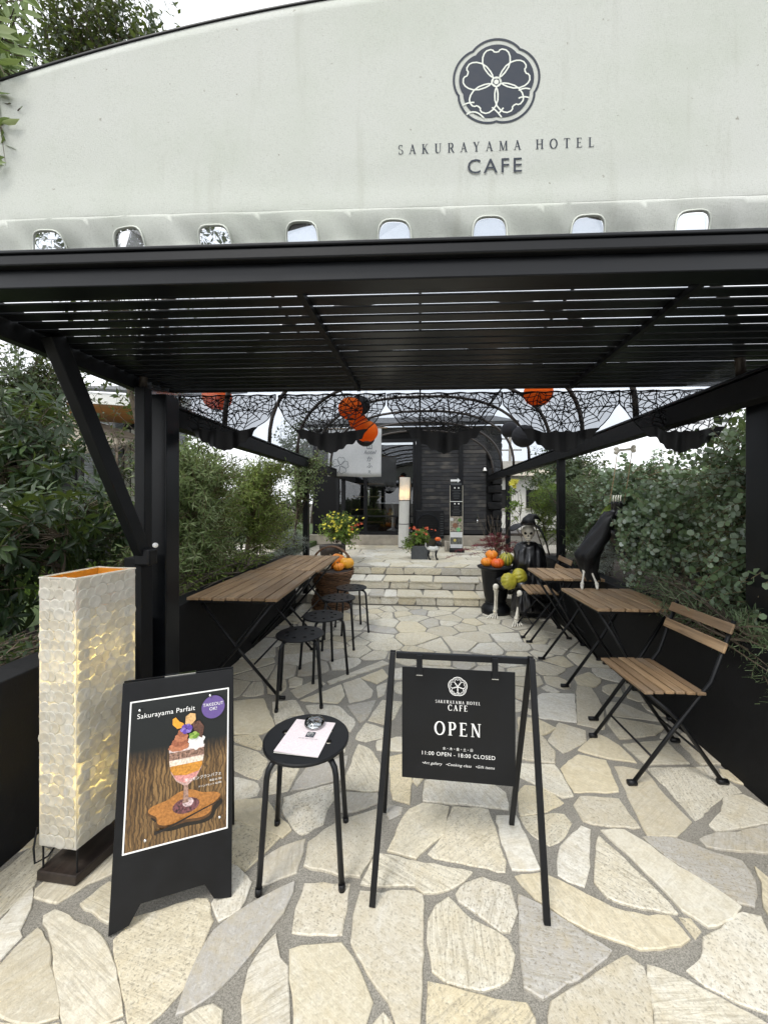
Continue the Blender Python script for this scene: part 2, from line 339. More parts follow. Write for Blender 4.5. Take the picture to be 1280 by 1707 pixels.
# ------------------------------------------------------------------ lettering, emblem, flat print
class Plane:
    def __init__(s, o, ex, ey, n): s.o = Vector(o); s.ex = Vector(ex); s.ey = Vector(ey); s.n = Vector(n)
    def __call__(s, x, y, l=0): return s.o + s.ex * x + s.ey * y + s.n * l
def font_mesh(name, body, pl, x, y, size, mat, parent, lift=0.0008, align='CENTER', shear=0, spacing=1.0):
    cu = bpy.data.curves.new('t', 'FONT'); cu.body = body; cu.size = size; cu.align_x = align; cu.shear = shear; cu.space_character = spacing; cu.resolution_u = 3
    o = bpy.data.objects.new('t', cu); col.objects.link(o); bpy.context.view_layer.update()
    me = bpy.data.meshes.new_from_object(o.evaluated_get(bpy.context.evaluated_depsgraph_get()))
    bpy.data.objects.remove(o)
    b = base_of(parent)
    for v in me.vertices: v.co = pl(x + v.co.x, y + v.co.y, lift) - b
    me.materials.clear(); me.materials.append(mat); me.name = name
    q = bpy.data.objects.new(name, me); col.objects.link(q); q.parent = parent; return q
TK, TN, SF = 0.15, 0.062, 0.04
def _q(x0, y0, x1, y1, w): return [(x0 - w / 2, y0), (x0 + w / 2, y0), (x1 + w / 2, y1), (x1 - w / 2, y1)]
def _s(x, y, w=0.30): return [(x - w / 2, y - SF / 2), (x + w / 2, y - SF / 2), (x + w / 2, y + SF / 2), (x - w / 2, y + SF / 2)]
def _v(x, w=TK): return [_q(x, 0, x, 1, w), _s(x, SF / 2), _s(x, 1 - SF / 2)]
def _arc(cx, cy, rx, ry, a0, a1, wf=None, n=14):
    out = []
    for k in range(n):
        p = []
        for a in (a0 + (a1 - a0) * k / n, a0 + (a1 - a0) * (k + 1) / n):
            a = R(a); w = wf(a) if wf else TN + (TK - TN) * abs(math.cos(a))
            p.append(((cx + (rx - w / 2) * math.cos(a), cy + (ry - w / 2) * math.sin(a)), (cx + (rx + w / 2) * math.cos(a), cy + (ry + w / 2) * math.sin(a))))
        out.append([p[0][0], p[0][1], p[1][1], p[1][0]])
    return out
def _h(x0, x1, y, t=TN): return [(x0, y - t / 2), (x1, y - t / 2), (x1, y + t / 2), (x0, y + t / 2)]
def _tick(x, y0, y1): return [(x - 0.03, y0), (x + 0.015, y0), (x + 0.015, y1), (x - 0.015, y1)]
GL = {
 'S': (0.52, _arc(0.26, 0.745, 0.19, 0.225, 40, 262, lambda a: 0.05 + 0.05 * abs(math.cos(a))) + _arc(0.26, 0.255, 0.205, 0.235, 82, -148, lambda a: 0.05 + 0.05 * abs(math.cos(a))) + [_tick(0.42, 0.72, 0.99), _tick(0.09, 0.01, 0.3)]),
 'A': (0.76, [_q(0.12, 0, 0.39, 1, TN), _q(0.64, 0, 0.37, 1, TK), _h(0.2, 0.56, 0.36), _s(0.12, SF / 2, 0.24), _s(0.64, SF / 2, 0.28)]),
 'K': (0.74, _v(0.17) + [_q(0.22, 0.45, 0.56, 1, TN), _q(0.60, 0, 0.30, 0.58, TK), _s(0.56, 1 - SF / 2, 0.24), _s(0.62, SF / 2, 0.26)]),
 'U': (0.78, [_q(0.18, 0.3, 0.18, 1, TK), _q(0.62, 0.3, 0.62, 1, TN), _s(0.18, 1 - SF / 2), _s(0.62, 1 - SF / 2, 0.24)] + _arc(0.4, 0.31, 0.22, 0.29, 180, 360, lambda a: 0.05 + (TK - 0.05) * max(0, -math.cos(a)))),
 'R': (0.72, _v(0.17) + [_h(0.2, 0.38, 0.98), _h(0.2, 0.38, 0.48), _q(0.62, 0, 0.36, 0.5, TK), _s(0.64, SF / 2, 0.2)] + _arc(0.36, 0.73, 0.19, 0.25, 90, -90)),
 'Y': (0.70, [_q(0.35, 0, 0.35, 0.48, TK), _q(0.35, 0.42, 0.12, 1, TK), _q(0.35, 0.42, 0.58, 1, TN), _s(0.35, SF / 2), _s(0.12, 1 - SF / 2, 0.26), _s(0.58, 1 - SF / 2, 0.22)]),
 'M': (0.95, [_q(0.16, 0, 0.18, 1, TN), _q(0.47, 0.02, 0.19, 1, TK), _q(0.47, 0.02, 0.76, 1, TN), _q(0.8, 0, 0.78, 1, TK), _s(0.16, SF / 2, 0.24), _s(0.8, SF / 2, 0.28), _s(0.15, 1 - SF / 2, 0.2), _s(0.8, 1 - SF / 2, 0.2)]),
 'H': (0.82, _v(0.17) + _v(0.65) + [_h(0.17, 0.65, 0.52)]),
 'O': (0.84, _arc(0.42, 0.5, 0.33, 0.49, 0, 360, None, 28)),
 'T': (0.68, [_q(0.34, 0, 0.34, 1, TK), _s(0.34, SF / 2), _h(0.04, 0.64, 0.98), _tick(0.055, 0.8, 1), _tick(0.64, 0.8, 1)]),
 'E': (0.64, _v(0.17) + [_h(0.17, 0.54, 0.98), _h(0.17, 0.45, 0.52), _h(0.17, 0.56, 0.025), _tick(0.54, 0.82, 1), _tick(0.57, 0, 0.2), _tick(0.45, 0.44, 0.6)]),
 'L': (0.60, _v(0.17) + [_h(0.17, 0.54, 0.025), _tick(0.55, 0, 0.22)]),
 'P': (0.64, _v(0.17) + [_h(0.2, 0.36, 0.98), _h(0.2, 0.36, 0.45)] + _arc(0.34, 0.715, 0.2, 0.265, 90, -90)),
 'N': (0.84, [_q(0.16, 0, 0.16, 1, TN), _q(0.66, 0, 0.66, 1, TN), _q(0.64, 0.02, 0.18, 0.98, TK), _s(0.16, SF / 2, 0.24), _s(0.14, 1 - SF / 2, 0.2), _s(0.66, 1 - SF / 2, 0.24)]),
 'C': (0.72, _arc(0.42, 0.5, 0.33, 0.49, 48, 312, None, 22) + [_tick(0.66, 0.7, 0.98), _tick(0.66, 0.03, 0.26)]),
 'F': (0.60, _v(0.17) + [_h(0.17, 0.54, 0.98), _h(0.17, 0.45, 0.52), _tick(0.54, 0.8, 1), _tick(0.45, 0.44, 0.6)]),
 ' ': (0.32, [])}
def serif(name, body, pl, x, y, size, mat, parent, lift=0.0008, sp=0.12, bold=1.0):
    W = sum(GL[c][0] + sp for c in body) - sp; cx = x - W * size / 2
    for c in body:
        mb = MB()
        for k, p in enumerate(GL[c][1]): mb.add([pl(cx + a * size, y + b * size, lift + k * 0.00001) for a, b in p], [(0, 1, 2, 3)])
        cx += (GL[c][0] + sp) * size
        if mb.f: mb.build('letter', mat, parent)
def ribbon(mb, pl, pts, w, lift, closed=True):
    n = len(pts); vs = []
    for i in range(n):
        a = Vector(pts[(i - 1) % n] if closed or i > 0 else pts[0]); b = Vector(pts[(i + 1) % n] if closed or i < n - 1 else pts[-1])
        t = (b - a); t = t.normalized() if t.length > 0 else Vector((1, 0)); nn = Vector((-t.y, t.x)) * w / 2; p = Vector(pts[i])
        vs += [pl(p.x + nn.x, p.y + nn.y, lift), pl(p.x - nn.x, p.y - nn.y, lift)]
    m = n if closed else n - 1
    mb.add(vs, [(2 * i, 2 * i + 1, 2 * ((i + 1) % n) + 1, 2 * ((i + 1) % n)) for i in range(m)])
def lobes(r, n=100): return [((r * (0.915 + 0.085 * abs(math.sin(2.5 * (a - R(54)))) ** 0.75)) * math.cos(a), (r * (0.915 + 0.085 * abs(math.sin(2.5 * (a - R(54)))) ** 0.75)) * math.sin(a)) for a in [2 * math.pi * k / n for k in range(n)]]
PET = [(0.09, 0.05), (0.13, 0.12), (0.2, 0.19), (0.32, 0.272), (0.45, 0.312), (0.57, 0.308), (0.66, 0.275), (0.72, 0.22), (0.745, 0.13), (0.725, 0.075), (0.69, 0.055), (0.68, 0.0)]
def emblem(pl, cx, cy, r, dark, light, parent, name='emblem', lift=0.0008, fill=True, root_fill=None):
    P2 = lambda x, y, l=0: pl(cx + x, cy + y, l)
    em = MB()
    if fill:
        em.add([P2(x, y, lift) for x, y in lobes(r * 0.86)], [tuple(range(100))])
        ribbon(em, P2, lobes(r * 0.98), r * 0.05, lift)
    else:
        ribbon(em, P2, lobes(r * 0.97), r * 0.06, lift); ribbon(em, P2, lobes(r * 0.86), r * 0.03, lift)
    o = em.build(name, dark if fill else light, parent)
    ln = MB(); w = r * (0.034 if fill else 0.045); k = 0
    for i in range(5):
        a = R(90 + 72 * i); pts = [(x * r, y * r) for x, y in PET] + [(x * r, -y * r) for x, y in PET[-2::-1]]
        ribbon(ln, P2, [(x * math.cos(a) - y * math.sin(a), x * math.sin(a) + y * math.cos(a)) for x, y in pts], w, lift * 1.6 + i * 1e-5)
    ln.add([P2(0.055 * r * math.cos(t), 0.055 * r * math.sin(t), lift * 1.6) for t in [k * math.pi / 8 for k in range(16)]], [tuple(range(16))])
    ribbon(ln, P2, [(0.11 * r * math.cos(t), 0.11 * r * math.sin(t)) for t in [k * math.pi / 10 for k in range(20)]], w * 0.7, lift * 1.65)
    for (x0, y0, x1, y1, bow) in ((-0.76, -0.5, -0.5, -0.45, 0.02), (-0.68, -0.72, -0.28, -0.82, 0.1), (-0.1, -0.58, 0.12, -0.82, 0.02), (0.16, -0.6, 0.06, -0.72, 0), (0.5, -0.22, 0.76, -0.2, 0.03), (0.5, -0.4, 0.74, -0.4, 0.03)):
        ribbon(ln, P2, [((x0 + (x1 - x0) * t) * r, (y0 + (y1 - y0) * t + bow * 4 * t * (1 - t)) * r) for t in [k / 8 for k in range(9)]], w, lift * 1.7, False)
    ln.build('emblem_line', light, o if fill else o)
    return o

# ------------------------------------------------------------------ foliage
def inst(name, P, D, U, S, tv, tf, mat, parent, rnd=None):
    P = np.asarray(P, float); D = np.asarray(D, float); U = np.asarray(U, float); S = np.asarray(S, float); n = len(P)
    D /= np.linalg.norm(D, axis=1, keepdims=True) + 1e-9
    Y = np.cross(U, D); Y /= np.linalg.norm(Y, axis=1, keepdims=True) + 1e-9; Z = np.cross(D, Y)
    tv = np.asarray(tv, float); m = len(tv)
    b = np.array(base_of(parent)) if parent is not None else np.zeros(3)
    V = (P - b)[:, None, :] + S[:, None, None] * (tv[None, :, 0:1] * D[:, None, :] + tv[None, :, 1:2] * Y[:, None, :] + tv[None, :, 2:3] * Z[:, None, :])
    V = V.reshape(-1, 3); tri = np.asarray(tf); F = (tri[None] + (np.arange(n) * m)[:, None, None]).reshape(-1, tri.shape[1])
    k = tri.shape[1]; me = bpy.data.meshes.new(name)
    me.vertices.add(len(V)); me.vertices.foreach_set('co', V.ravel())
    me.loops.add(F.size); me.loops.foreach_set('vertex_index', F.ravel().astype(np.int32))
    me.polygons.add(len(F)); me.polygons.foreach_set('loop_start', np.arange(0, F.size, k, dtype=np.int32)); me.polygons.foreach_set('loop_total', np.full(len(F), k, dtype=np.int32))
    me.update(); me.validate()
    r = nrg.random(n) if rnd is None else np.asarray(rnd)
    a = me.attributes.new('rnd', 'FLOAT', 'POINT'); a.data.foreach_set('value', np.repeat(r, m).astype(np.float32))
    me.materials.append(mat); o = bpy.data.objects.new(name, me); col.objects.link(o); o.parent = parent
    return o
LEAF = {
 'lance': ([(0, 0, 0), (0.3, 0.11, 0.03), (0.62, 0.13, 0.02), (1, 0, -0.10), (0.62, -0.13, 0.02), (0.3, -0.11, 0.03), (0.5, 0, -0.02)], [(0, 1, 6), (1, 2, 6), (2, 3, 6), (3, 4, 6), (4, 5, 6), (5, 0, 6)]),
 'ovate': ([(0, 0, 0), (0.35, 0.24, 0.05), (1, 0, -0.06), (0.35, -0.24, 0.05)], [(0, 1, 2), (0, 2, 3)]),
 'round': ([(0.5 + 0.5 * math.cos(k * math.pi / 3 + math.pi), 0.46 * math.sin(k * math.pi / 3 + math.pi), 0.06 * (k % 2)) for k in range(6)], [(0, 1, 2), (0, 2, 3), (0, 3, 4), (0, 4, 5)]),
 'slim': ([(0, 0, 0), (0.45, 0.10, 0.04), (1, 0, -0.05), (0.45, -0.10, 0.04)], [(0, 1, 2), (0, 2, 3)]),
 'needle': ([(0, 0.05, 0), (0, -0.05, 0), (1, 0.03, 0), (1, -0.03, 0)], [(0, 1, 3), (0, 3, 2)])}
def _feather():
    v = [(0, 0.006, 0), (0, -0.006, 0), (1, 0.004, -0.05), (1, -0.004, -0.05)]; f = [(0, 1, 3), (0, 3, 2)]
    for k in range(7):
        x = 0.12 + k * 0.125; L = 0.36 * math.sin(math.pi * (0.2 + 0.72 * k / 7))
        for s in (-1, 1):
            j = len(v); v += [(x - 0.045, 0, 0), (x + 0.045, 0, 0), (x + L * 0.62, s * L, 0.04 - 0.05 * (k / 9))]; f.append((j, j + 1, j + 2))
    return v, f
LEAF['feather'] = _feather()
def unit(n):
    q = nrg.normal(size=(n, 3)); return q / np.linalg.norm(q, axis=1, keepdims=True)
def plant(name, label, cat, base, blobs, leaf, lmat, size, twigs, per, trunk_r=0.02, trunks=1, droop=0.2, spread=0.1, group=None, wood='bark', start=0.35, whorl=False, trunk_top=0.55, parent_only=False, crown='crown', flat=0.35, stem_r=0.0022, shell=0.5):
    """A plant: trunks rise from the base, bowed twigs run out from them to tips spread through the blobs (centre, radii, share), leaves along the twigs."""
    base = Vector(base); t = thing(name, label, cat, base, 0, group)
    wb = MB(); tw = MB(); cs = np.array([b[0] for b in blobs], float); rs = np.array([b[1] for b in blobs], float); sh = np.array([b[2] for b in blobs], float); sh /= sh.sum()
    cen = Vector(tuple((cs * sh[:, None]).sum(0))); top = base + (cen - base) * (2 * trunk_top)
    axes = []
    for k in range(trunks):
        j = Vector((rng.uniform(-1, 1), rng.uniform(-1, 1), 0)) * spread; e = top + j * 3; e.z = top.z * rng.uniform(0.9, 1.05)
        mid = (base + e) / 2 + j * 1.2 + Vector((rng.uniform(-.04, .04), rng.uniform(-.04, .04), 0))
        pts = [(base + j * 0.5) * (1 - s) ** 2 + mid * 2 * s * (1 - s) + e * s * s for s in [i / 7 for i in range(8)]]
        wb.tube(pts, [trunk_r * (1 - 0.65 * i / 7) for i in range(8)], 7); axes.append(pts)
    wb.build('trunk', M[wood], t, smooth=True)
    P = []; D = []; U = []; S = []; RN = []
    which = nrg.choice(len(blobs), size=twigs, p=sh)
    for w in which:
        q = unit(1)[0] * (shell + (1 - shell) * nrg.random()) ** 0.6 * (1 if nrg.random() < 0.75 else nrg.random()); tip = Vector(tuple(cs[w] + q * rs[w]))
        ax = axes[rng.randrange(trunks)]; src = min((ax[rng.randrange(2, 8)] for _ in range(3)), key=lambda p: (p - tip).length + 0.6 * max(0, p.z - tip.z))
        L = (tip - src).length; mid = (src + tip) / 2 + Vector((rng.uniform(-1, 1), rng.uniform(-1, 1), rng.uniform(0.2, 1) )) * L * 0.18; tip = tip - Vector((0, 0, droop * L * rng.random()))
        n = 6; pts = [src * (1 - s) ** 2 + mid * 2 * s * (1 - s) + tip * s * s for s in [i / n for i in range(n + 1)]]
        tw.tube(pts, [stem_r * 2.2 * (1 - 0.8 * i / n) + stem_r * 0.3 for i in range(n + 1)], 3, False)
        shade = rng.random()
        for k in range(per):
            s = (start + (1 - start) * (k + rng.random() * 0.6) / per) if not whorl else (0.93 + 0.07 * rng.random())
            s = min(s, 1.0); p = src * (1 - s) ** 2 + mid * 2 * s * (1 - s) + tip * s * s; d = ((mid - src) * (1 - s) + (tip - mid) * s).normalized()
            a = k * 2.4 + rng.random() * 0.5 if not whorl else k * 2 * math.pi / per + rng.random() * 0.3
            sd = d.orthogonal().normalized(); sd = (sd * math.cos(a) + d.cross(sd) * math.sin(a))
            ld = (sd * (0.9 if not whorl else 1.0) + d * (0.45 if not whorl else 0.35)).normalized()
            ld = (ld * (1 - 0.0) + Vector((0, 0, -flat * 0.3))).normalized()
            up = (Vector((0, 0, 1)) * flat + d * 0.8 + Vector(tuple(nrg.normal(size=3) * 0.35)))
            P.append(p); D.append(ld); U.append(up); S.append(size * rng.uniform(0.65, 1.2)); RN.append(min(1, max(0, 0.55 * shade + 0.45 * rng.random())))
    tw.build('stem', M['twig'] if wood != 'bark' else M['bark'], t)
    tv, tf = LEAF[leaf]; c = inst(crown, P, D, U, S, tv, tf, lmat, t, RN)
    return t
# ------------------------------------------------------------------ the setting: ground, paving, steps, beds
def struct(o): o['kind'] = 'structure'; return o
def earth_mat():
    t = NT('earth'); v = t.coord(); a = t.noise(v, 0.7, 6); b = t.noise(v, 60, 4, 0.7)
    c = t.ramp(a, [(0.35, (0.06, 0.055, 0.045)), (0.65, (0.10, 0.09, 0.07))]); t.base(t.mix(t.ramp(b, [(0.4, (0.6,) * 3), (0.6, (0, 0, 0))]), c, (0.03, 0.028, 0.022))); t.rough(0.95); t.bump(b, 0.6, 0.01); return t.m
M['earth'] = earth_mat()
def lawn_mat():
    t = NT('lawn_ground'); v = t.coord(); a = t.noise(v, 2.2, 6, 0.7)
    t.base(t.ramp(a, [(0.3, (0.03, 0.05, 0.015)), (0.6, (0.055, 0.09, 0.02)), (0.8, (0.06, 0.05, 0.03))])); t.rough(0.95); t.bump(t.noise(v, 120, 3), 0.6, 0.01); return t.m
M['lawn'] = lawn_mat()
g = struct(MB().add([(-300, -300, -0.035), (300, -300, -0.035), (300, 300, -0.035), (-300, 300, -0.035)], [(0, 1, 2, 3)]).build('ground', M['earth']))
paving = struct(MB().box((0, 1.92, -0.0175), (3.14, 6.3, 0.022)).box((-2.5, -0.35, -0.022), (2.1, 1.75, 0.022)).box((2.5, -0.35, -0.022), (2.1, 1.75, 0.022)).build('paving', M['mortar']))

TRACED = [[tuple(int(c) / 1000 for c in q.split(',')) for q in s.split()] for s in (
"-1516,1257 -1512,1325 -1507,1385 -1420,1359 -1382,1276 -1359,1235 -1359,1175 -1366,1133 -1387,1083 -1530,1195;-1343,1114 -1353,1180 -1348,1225 -1314,1189 -1261,1099 -1238,1084 -1238,1027 -1243,971 -1348,1053;-1216,950 -1210,1003 -1217,1061 -1204,1111 -1132,1069 -1026,985 -956,939 -946,927 -990,909 -1100,913 -1168,912;-1087,902 -977,897 -932,913 -864,851 -1009,837;"
"-1222,1149 -1211,1164 -1082,1134 -997,1111 -932,1072 -853,1008 -784,942 -861,911 -914,906 -975,962 -1113,1071;-1335,1224 -1319,1356 -1210,1406 -1106,1314 -1173,1261 -1218,1191 -1311,1202;-1131,1191 -1097,1268 -1001,1245 -962,1168 -997,1147;-938,1106 -925,1169 -790,1233 -723,1250 -671,1182 -659,1097 -658,1019 -683,964 -707,932 -726,912 -760,945 -844,1019;"
"-892,891 -848,907 -771,931 -725,901 -702,853 -838,840;-639,959 -647,993 -652,1041 -648,1157 -591,1218 -521,1279 -446,1332 -440,1297 -454,1230 -491,1146 -515,1091 -563,1015 -621,970;-693,1237 -698,1376 -595,1315 -597,1224 -645,1184;-791,1560 -662,1529 -566,1502 -607,1416 -636,1361 -730,1392;"
"-869,1658 -694,1688 -632,1619 -529,1542 -555,1506 -659,1537 -831,1584;-596,1404 -539,1462 -462,1504 -453,1418 -450,1369 -506,1341 -545,1312 -568,1318;-615,1709 -416,1810 -392,1739 -412,1657 -410,1584 -484,1524 -591,1623;-436,1493 -389,1555 -335,1606 -191,1673 -180,1469 -219,1374 -287,1373 -426,1396;"
"-403,1331 -249,1340 -248,1264 -248,1188 -399,1178 -406,1245;-394,1126 -358,1142 -242,1159 -198,1125 -162,1069 -126,1029 -145,984 -158,943 -303,930 -345,1032;-494,1067 -452,1160 -421,1104 -386,1084 -359,1014 -322,928 -437,917 -476,1003;-611,955 -554,989 -527,976 -492,912 -586,903;"
"-208,1319 -133,1318 -65,1336 9,1328 6,1156 2,1081 -6,971 -35,969 -84,1036 -147,1096 -206,1164 -212,1244;-99,1016 -73,997 -58,953 -142,945;-203,1350 -180,1431 -154,1462 51,1440 190,1427 154,1397 96,1356 15,1336 -17,1363 -115,1352;-120,1488 -90,1583 -48,1691 13,1727 122,1724 93,1585 23,1515 -18,1465;"
"35,1490 92,1563 143,1726 297,1728 307,1606 315,1484 309,1441 222,1457 52,1478;13,1777 25,1872 190,1935 345,1876 389,1831 385,1736 212,1746 13,1745;328,1697 410,1701 423,1580 439,1465 337,1455 329,1565;124,1340 158,1383 226,1407 313,1384 314,1303 276,1244 252,1244 191,1286 130,1325;"
"29,1252 56,1298 99,1327 131,1281 200,1245 270,1217 278,1181 253,1123 214,1098 175,1089 73,1095 39,1117 28,1186;23,1087 72,1079 131,1076 203,1063 285,1065 297,1038 282,985 19,960;339,1355 405,1326 477,1281 518,1243 571,1215 495,1167 379,1107 334,1081 289,1101 306,1204;614,1209 644,1188 631,1137 613,1093 565,1010 316,987 353,1075 427,1114 535,1169;"
"663,1189 744,1162 814,1122 893,1080 846,1023 578,998 620,1077 632,1119;771,1184 851,1236 878,1282 948,1307 1059,1371 1105,1360 1072,1291 935,1107 882,1115 796,1156;343,1423 433,1444 489,1422 568,1383 642,1337 742,1324 810,1327 827,1277 787,1251 665,1235 599,1247 507,1284 452,1314 396,1356;717,1629 765,1530 804,1434 839,1350 729,1355 636,1379 617,1428;"
"744,1655 833,1668 896,1598 971,1491 1035,1427 1061,1387 1034,1363 913,1313 867,1363 838,1455 786,1573;897,1639 1023,1647 1103,1603 1209,1565 1192,1494 1109,1396 1069,1403 1013,1471 950,1547;845,1336 870,1336 882,1303 850,1279;547,1565 674,1673 699,1663 653,1561 576,1415 526,1431 497,1447;"
"687,1783 734,1840 899,1841 899,1757 903,1690 759,1689 686,1703;1113,1648 1195,1682 1291,1695 1443,1745 1376,1615 1172,1617 1120,1619;1208,1727 1309,1805 1389,1896 1483,1920 1531,1844 1468,1768 1317,1729 1213,1699;1235,1548 1245,1499 1135,1343 1143,1394 1211,1484;"
"993,2069 1075,2061 1122,2035 1121,1870 1138,1743 1028,1660 916,1654 960,1893;1150,2068 1476,2107 1489,1943 1381,1907 1164,1751 1163,1939;713,2027 842,2146 964,2107 920,1889 715,1870;513,2040 684,2048 696,1980 700,1843 651,1825 495,1946;"
"452,1832 500,1890 586,1885 637,1799 551,1744 429,1704;427,1698 618,1733 635,1685 553,1596 505,1572 453,1616;724,2253 847,2443 968,2378 932,2273 769,2156;590,2321 695,2310 721,2161 695,2065 540,2083;"
"611,2478 719,2477 802,2383 713,2312 583,2341;804,2745 859,2809 1075,2814 954,2464 749,2491;1148,2946 1234,2922 1196,2658 1085,2399 958,2442;862,2183 1029,2352 1096,2251 1113,2112 976,2133;"
"1137,2459 1197,2533 1461,2456 1354,2372 1138,2312;1131,2254 1377,2315 1380,2129 1158,2101;1532,2399 1552,2293 1569,2139 1439,2127 1461,2342;1255,2745 1362,2713 1509,2516 1188,2569;"
"1187,3086 1332,3192 1373,3068 1272,2941 1162,2963;-751,2498 -669,2515 -535,2509 -472,2430 -398,2342 -410,2238 -448,2263 -578,2340 -696,2409;-479,2515 -302,2604 -331,2395 -367,2337;-369,2174 -331,2333 -214,2285 -207,2203 -306,2154;"
"-318,2365 -254,2609 -125,2602 -164,2410 -210,2329;-353,1930 -340,2119 -272,2083 -206,1965 -195,1792 -266,1781 -370,1798;-570,2824 -459,2927 -338,2738 -345,2638 -469,2561;-920,2684 -776,2873 -705,2811 -839,2591;"
"-808,2556 -586,2800 -528,2640 -552,2544 -688,2549;-988,2512 -846,2553 -736,2389 -820,2365 -877,2274;-1257,2496 -1073,2550 -871,2238 -918,2163 -1081,2148;-690,2835 -317,3256 -259,3204 -672,2803;"
"-448,2928 -301,3091 -246,2971 -320,2847;-315,2804 -248,2865 -252,2686 -292,2643;-1068,2122 -948,2153 -882,2087 -868,2027 -1031,2080;-1031,2048 -886,2013 -794,1942 -783,1810 -939,1865;"
"-915,1817 -774,1783 -748,1714 -841,1671;-729,1750 -720,1885 -609,1927 -621,1752 -706,1726;-600,1749 -574,1910 -384,2014 -387,1847 -534,1778;-243,2160 -110,2212 -81,2089 -234,2087;"
"-161,2035 -95,2064 -46,1899 -48,1729 -125,1747;-368,1758 -199,1770 -193,1716 -297,1659 -354,1661;-859,2142 -682,2270 -429,2209 -408,2058 -580,1930 -778,1977 -846,2029;-855,2239 -812,2342 -705,2376 -573,2318 -689,2292 -807,2180"
).split(';')]
def area(P): return sum(P[i][0] * P[(i + 1) % len(P)][1] - P[(i + 1) % len(P)][0] * P[i][1] for i in range(len(P))) / 2
def inside(p, P):
    c = False; n = len(P)
    for i in range(n):
        (x0, y0), (x1, y1) = P[i], P[(i + 1) % n]
        if (y0 > p[1]) != (y1 > p[1]) and p[0] < (x1 - x0) * (p[1] - y0) / (y1 - y0) + x0: c = not c
    return c
def edge_pts(P, step):
    out = []
    for i in range(len(P)):
        a, b = Vector(P[i]), Vector(P[(i + 1) % len(P)]); n = max(1, int((b - a).length / step))
        out += [tuple(a + (b - a) * k / n) for k in range(n)]
    return out
def inset(P, d):
    n = len(P); out = []
    if area(P) < 0: P = P[::-1]
    for i in range(n):
        a, b, c = Vector(P[i - 1]), Vector(P[i]), Vector(P[(i + 1) % n])
        e0 = (b - a).normalized() if (b - a).length > 1e-9 else Vector((1, 0)); e1 = (c - b).normalized() if (c - b).length > 1e-9 else e0
        n0 = Vector((-e0.y, e0.x)); n1 = Vector((-e1.y, e1.x)); m = n0 + n1; m = m.normalized() if m.length > 1e-6 else n0
        k = min(1.8, 1 / max(0.3, m.dot(n0))); out.append(tuple(b + m * d * k))
    return out
def clip(P, q, nrm):
    out = []
    for i in range(len(P)):
        a, b = P[i], P[(i + 1) % len(P)]
        da = (a[0] - q[0]) * nrm[0] + (a[1] - q[1]) * nrm[1]; db = (b[0] - q[0]) * nrm[0] + (b[1] - q[1]) * nrm[1]
        if da <= 0: out.append(a)
        if (da < 0 < db) or (db < 0 < da):
            t = da / (da - db); out.append((a[0] + (b[0] - a[0]) * t, a[1] + (b[1] - a[1]) * t))
    return out
def voronoi(sites, keep, frame, stretch=1.0):
    S = np.array(sites); res = []
    for i in keep:
        d = np.hypot(S[:, 0] - S[i, 0], S[:, 1] - S[i, 1]); cell = list(frame)
        for j in np.argsort(d)[1:60]:
            nrm = (S[j] - S[i]); cell = clip(cell, (S[j] + S[i]) / 2, nrm)
            if len(cell) < 3: break
        if len(cell) >= 3: res.append(cell)
    return res
def merge_short(P, lim=0.03):
    out = []
    for p in P:
        if not out or math.hypot(p[0] - out[-1][0], p[1] - out[-1][1]) > lim: out.append(p)
    if len(out) > 3 and math.hypot(out[0][0] - out[-1][0], out[0][1] - out[-1][1]) < lim: out.pop()
    return out
def flagstone(P, z, parent, thick=0.018, jit=0.0035, step=0.045, fn=None, name='stone'):
    """One quartzite flag: broken edge, softened rim, its own slight tilt."""
    if area(P) < 0: P = P[::-1]
    E = edge_pts(P, step); n = len(E)
    Q = []
    for i in range(n):
        a, b, c = Vector(E[i - 1]), Vector(E[i]), Vector(E[(i + 1) % n]); b = b * 0.84 + (a + c) * 0.08
        Q.append((b.x + rng.uniform(-jit, jit), b.y + rng.uniform(-jit, jit)))
    cx = sum(p[0] for p in Q) / n; cy = sum(p[1] for p in Q) / n
    I = [(p[0] + (cx - p[0]) * 0.004 / max(0.02, math.hypot(p[0] - cx, p[1] - cy)), p[1] + (cy - p[1]) * 0.004 / max(0.02, math.hypot(p[0] - cx, p[1] - cy))) for p in Q]
    dz = rng.uniform(-0.003, 0.003); tx, ty = rng.uniform(-0.005, 0.005), rng.uniform(-0.005, 0.005)
    L = lambda p, h: (p[0] - cx, p[1] - cy, h + (0 if h < -0.01 else dz + tx * (p[0] - cx) + ty * (p[1] - cy)))
    vs = [L(p, -thick) for p in Q] + [L(p, -0.0028) for p in Q] + [L(p, 0) for p in I]
    fs = [(k, (k + 1) % n, n + (k + 1) % n, n + k) for k in range(n)] + [(n + k, n + (k + 1) % n, 2 * n + (k + 1) % n, 2 * n + k) for k in range(n)] + [tuple(2 * n + k for k in range(n))]
    me = bpy.data.meshes.new(name); me.from_pydata(vs, [], fs); me.materials.append(M['stone'])
    o = bpy.data.objects.new(name, me); col.objects.link(o); o.parent = parent
    if fn is None: o.location = (cx, cy, z)
    else: o.matrix_local = fn(cx, cy)
    return o
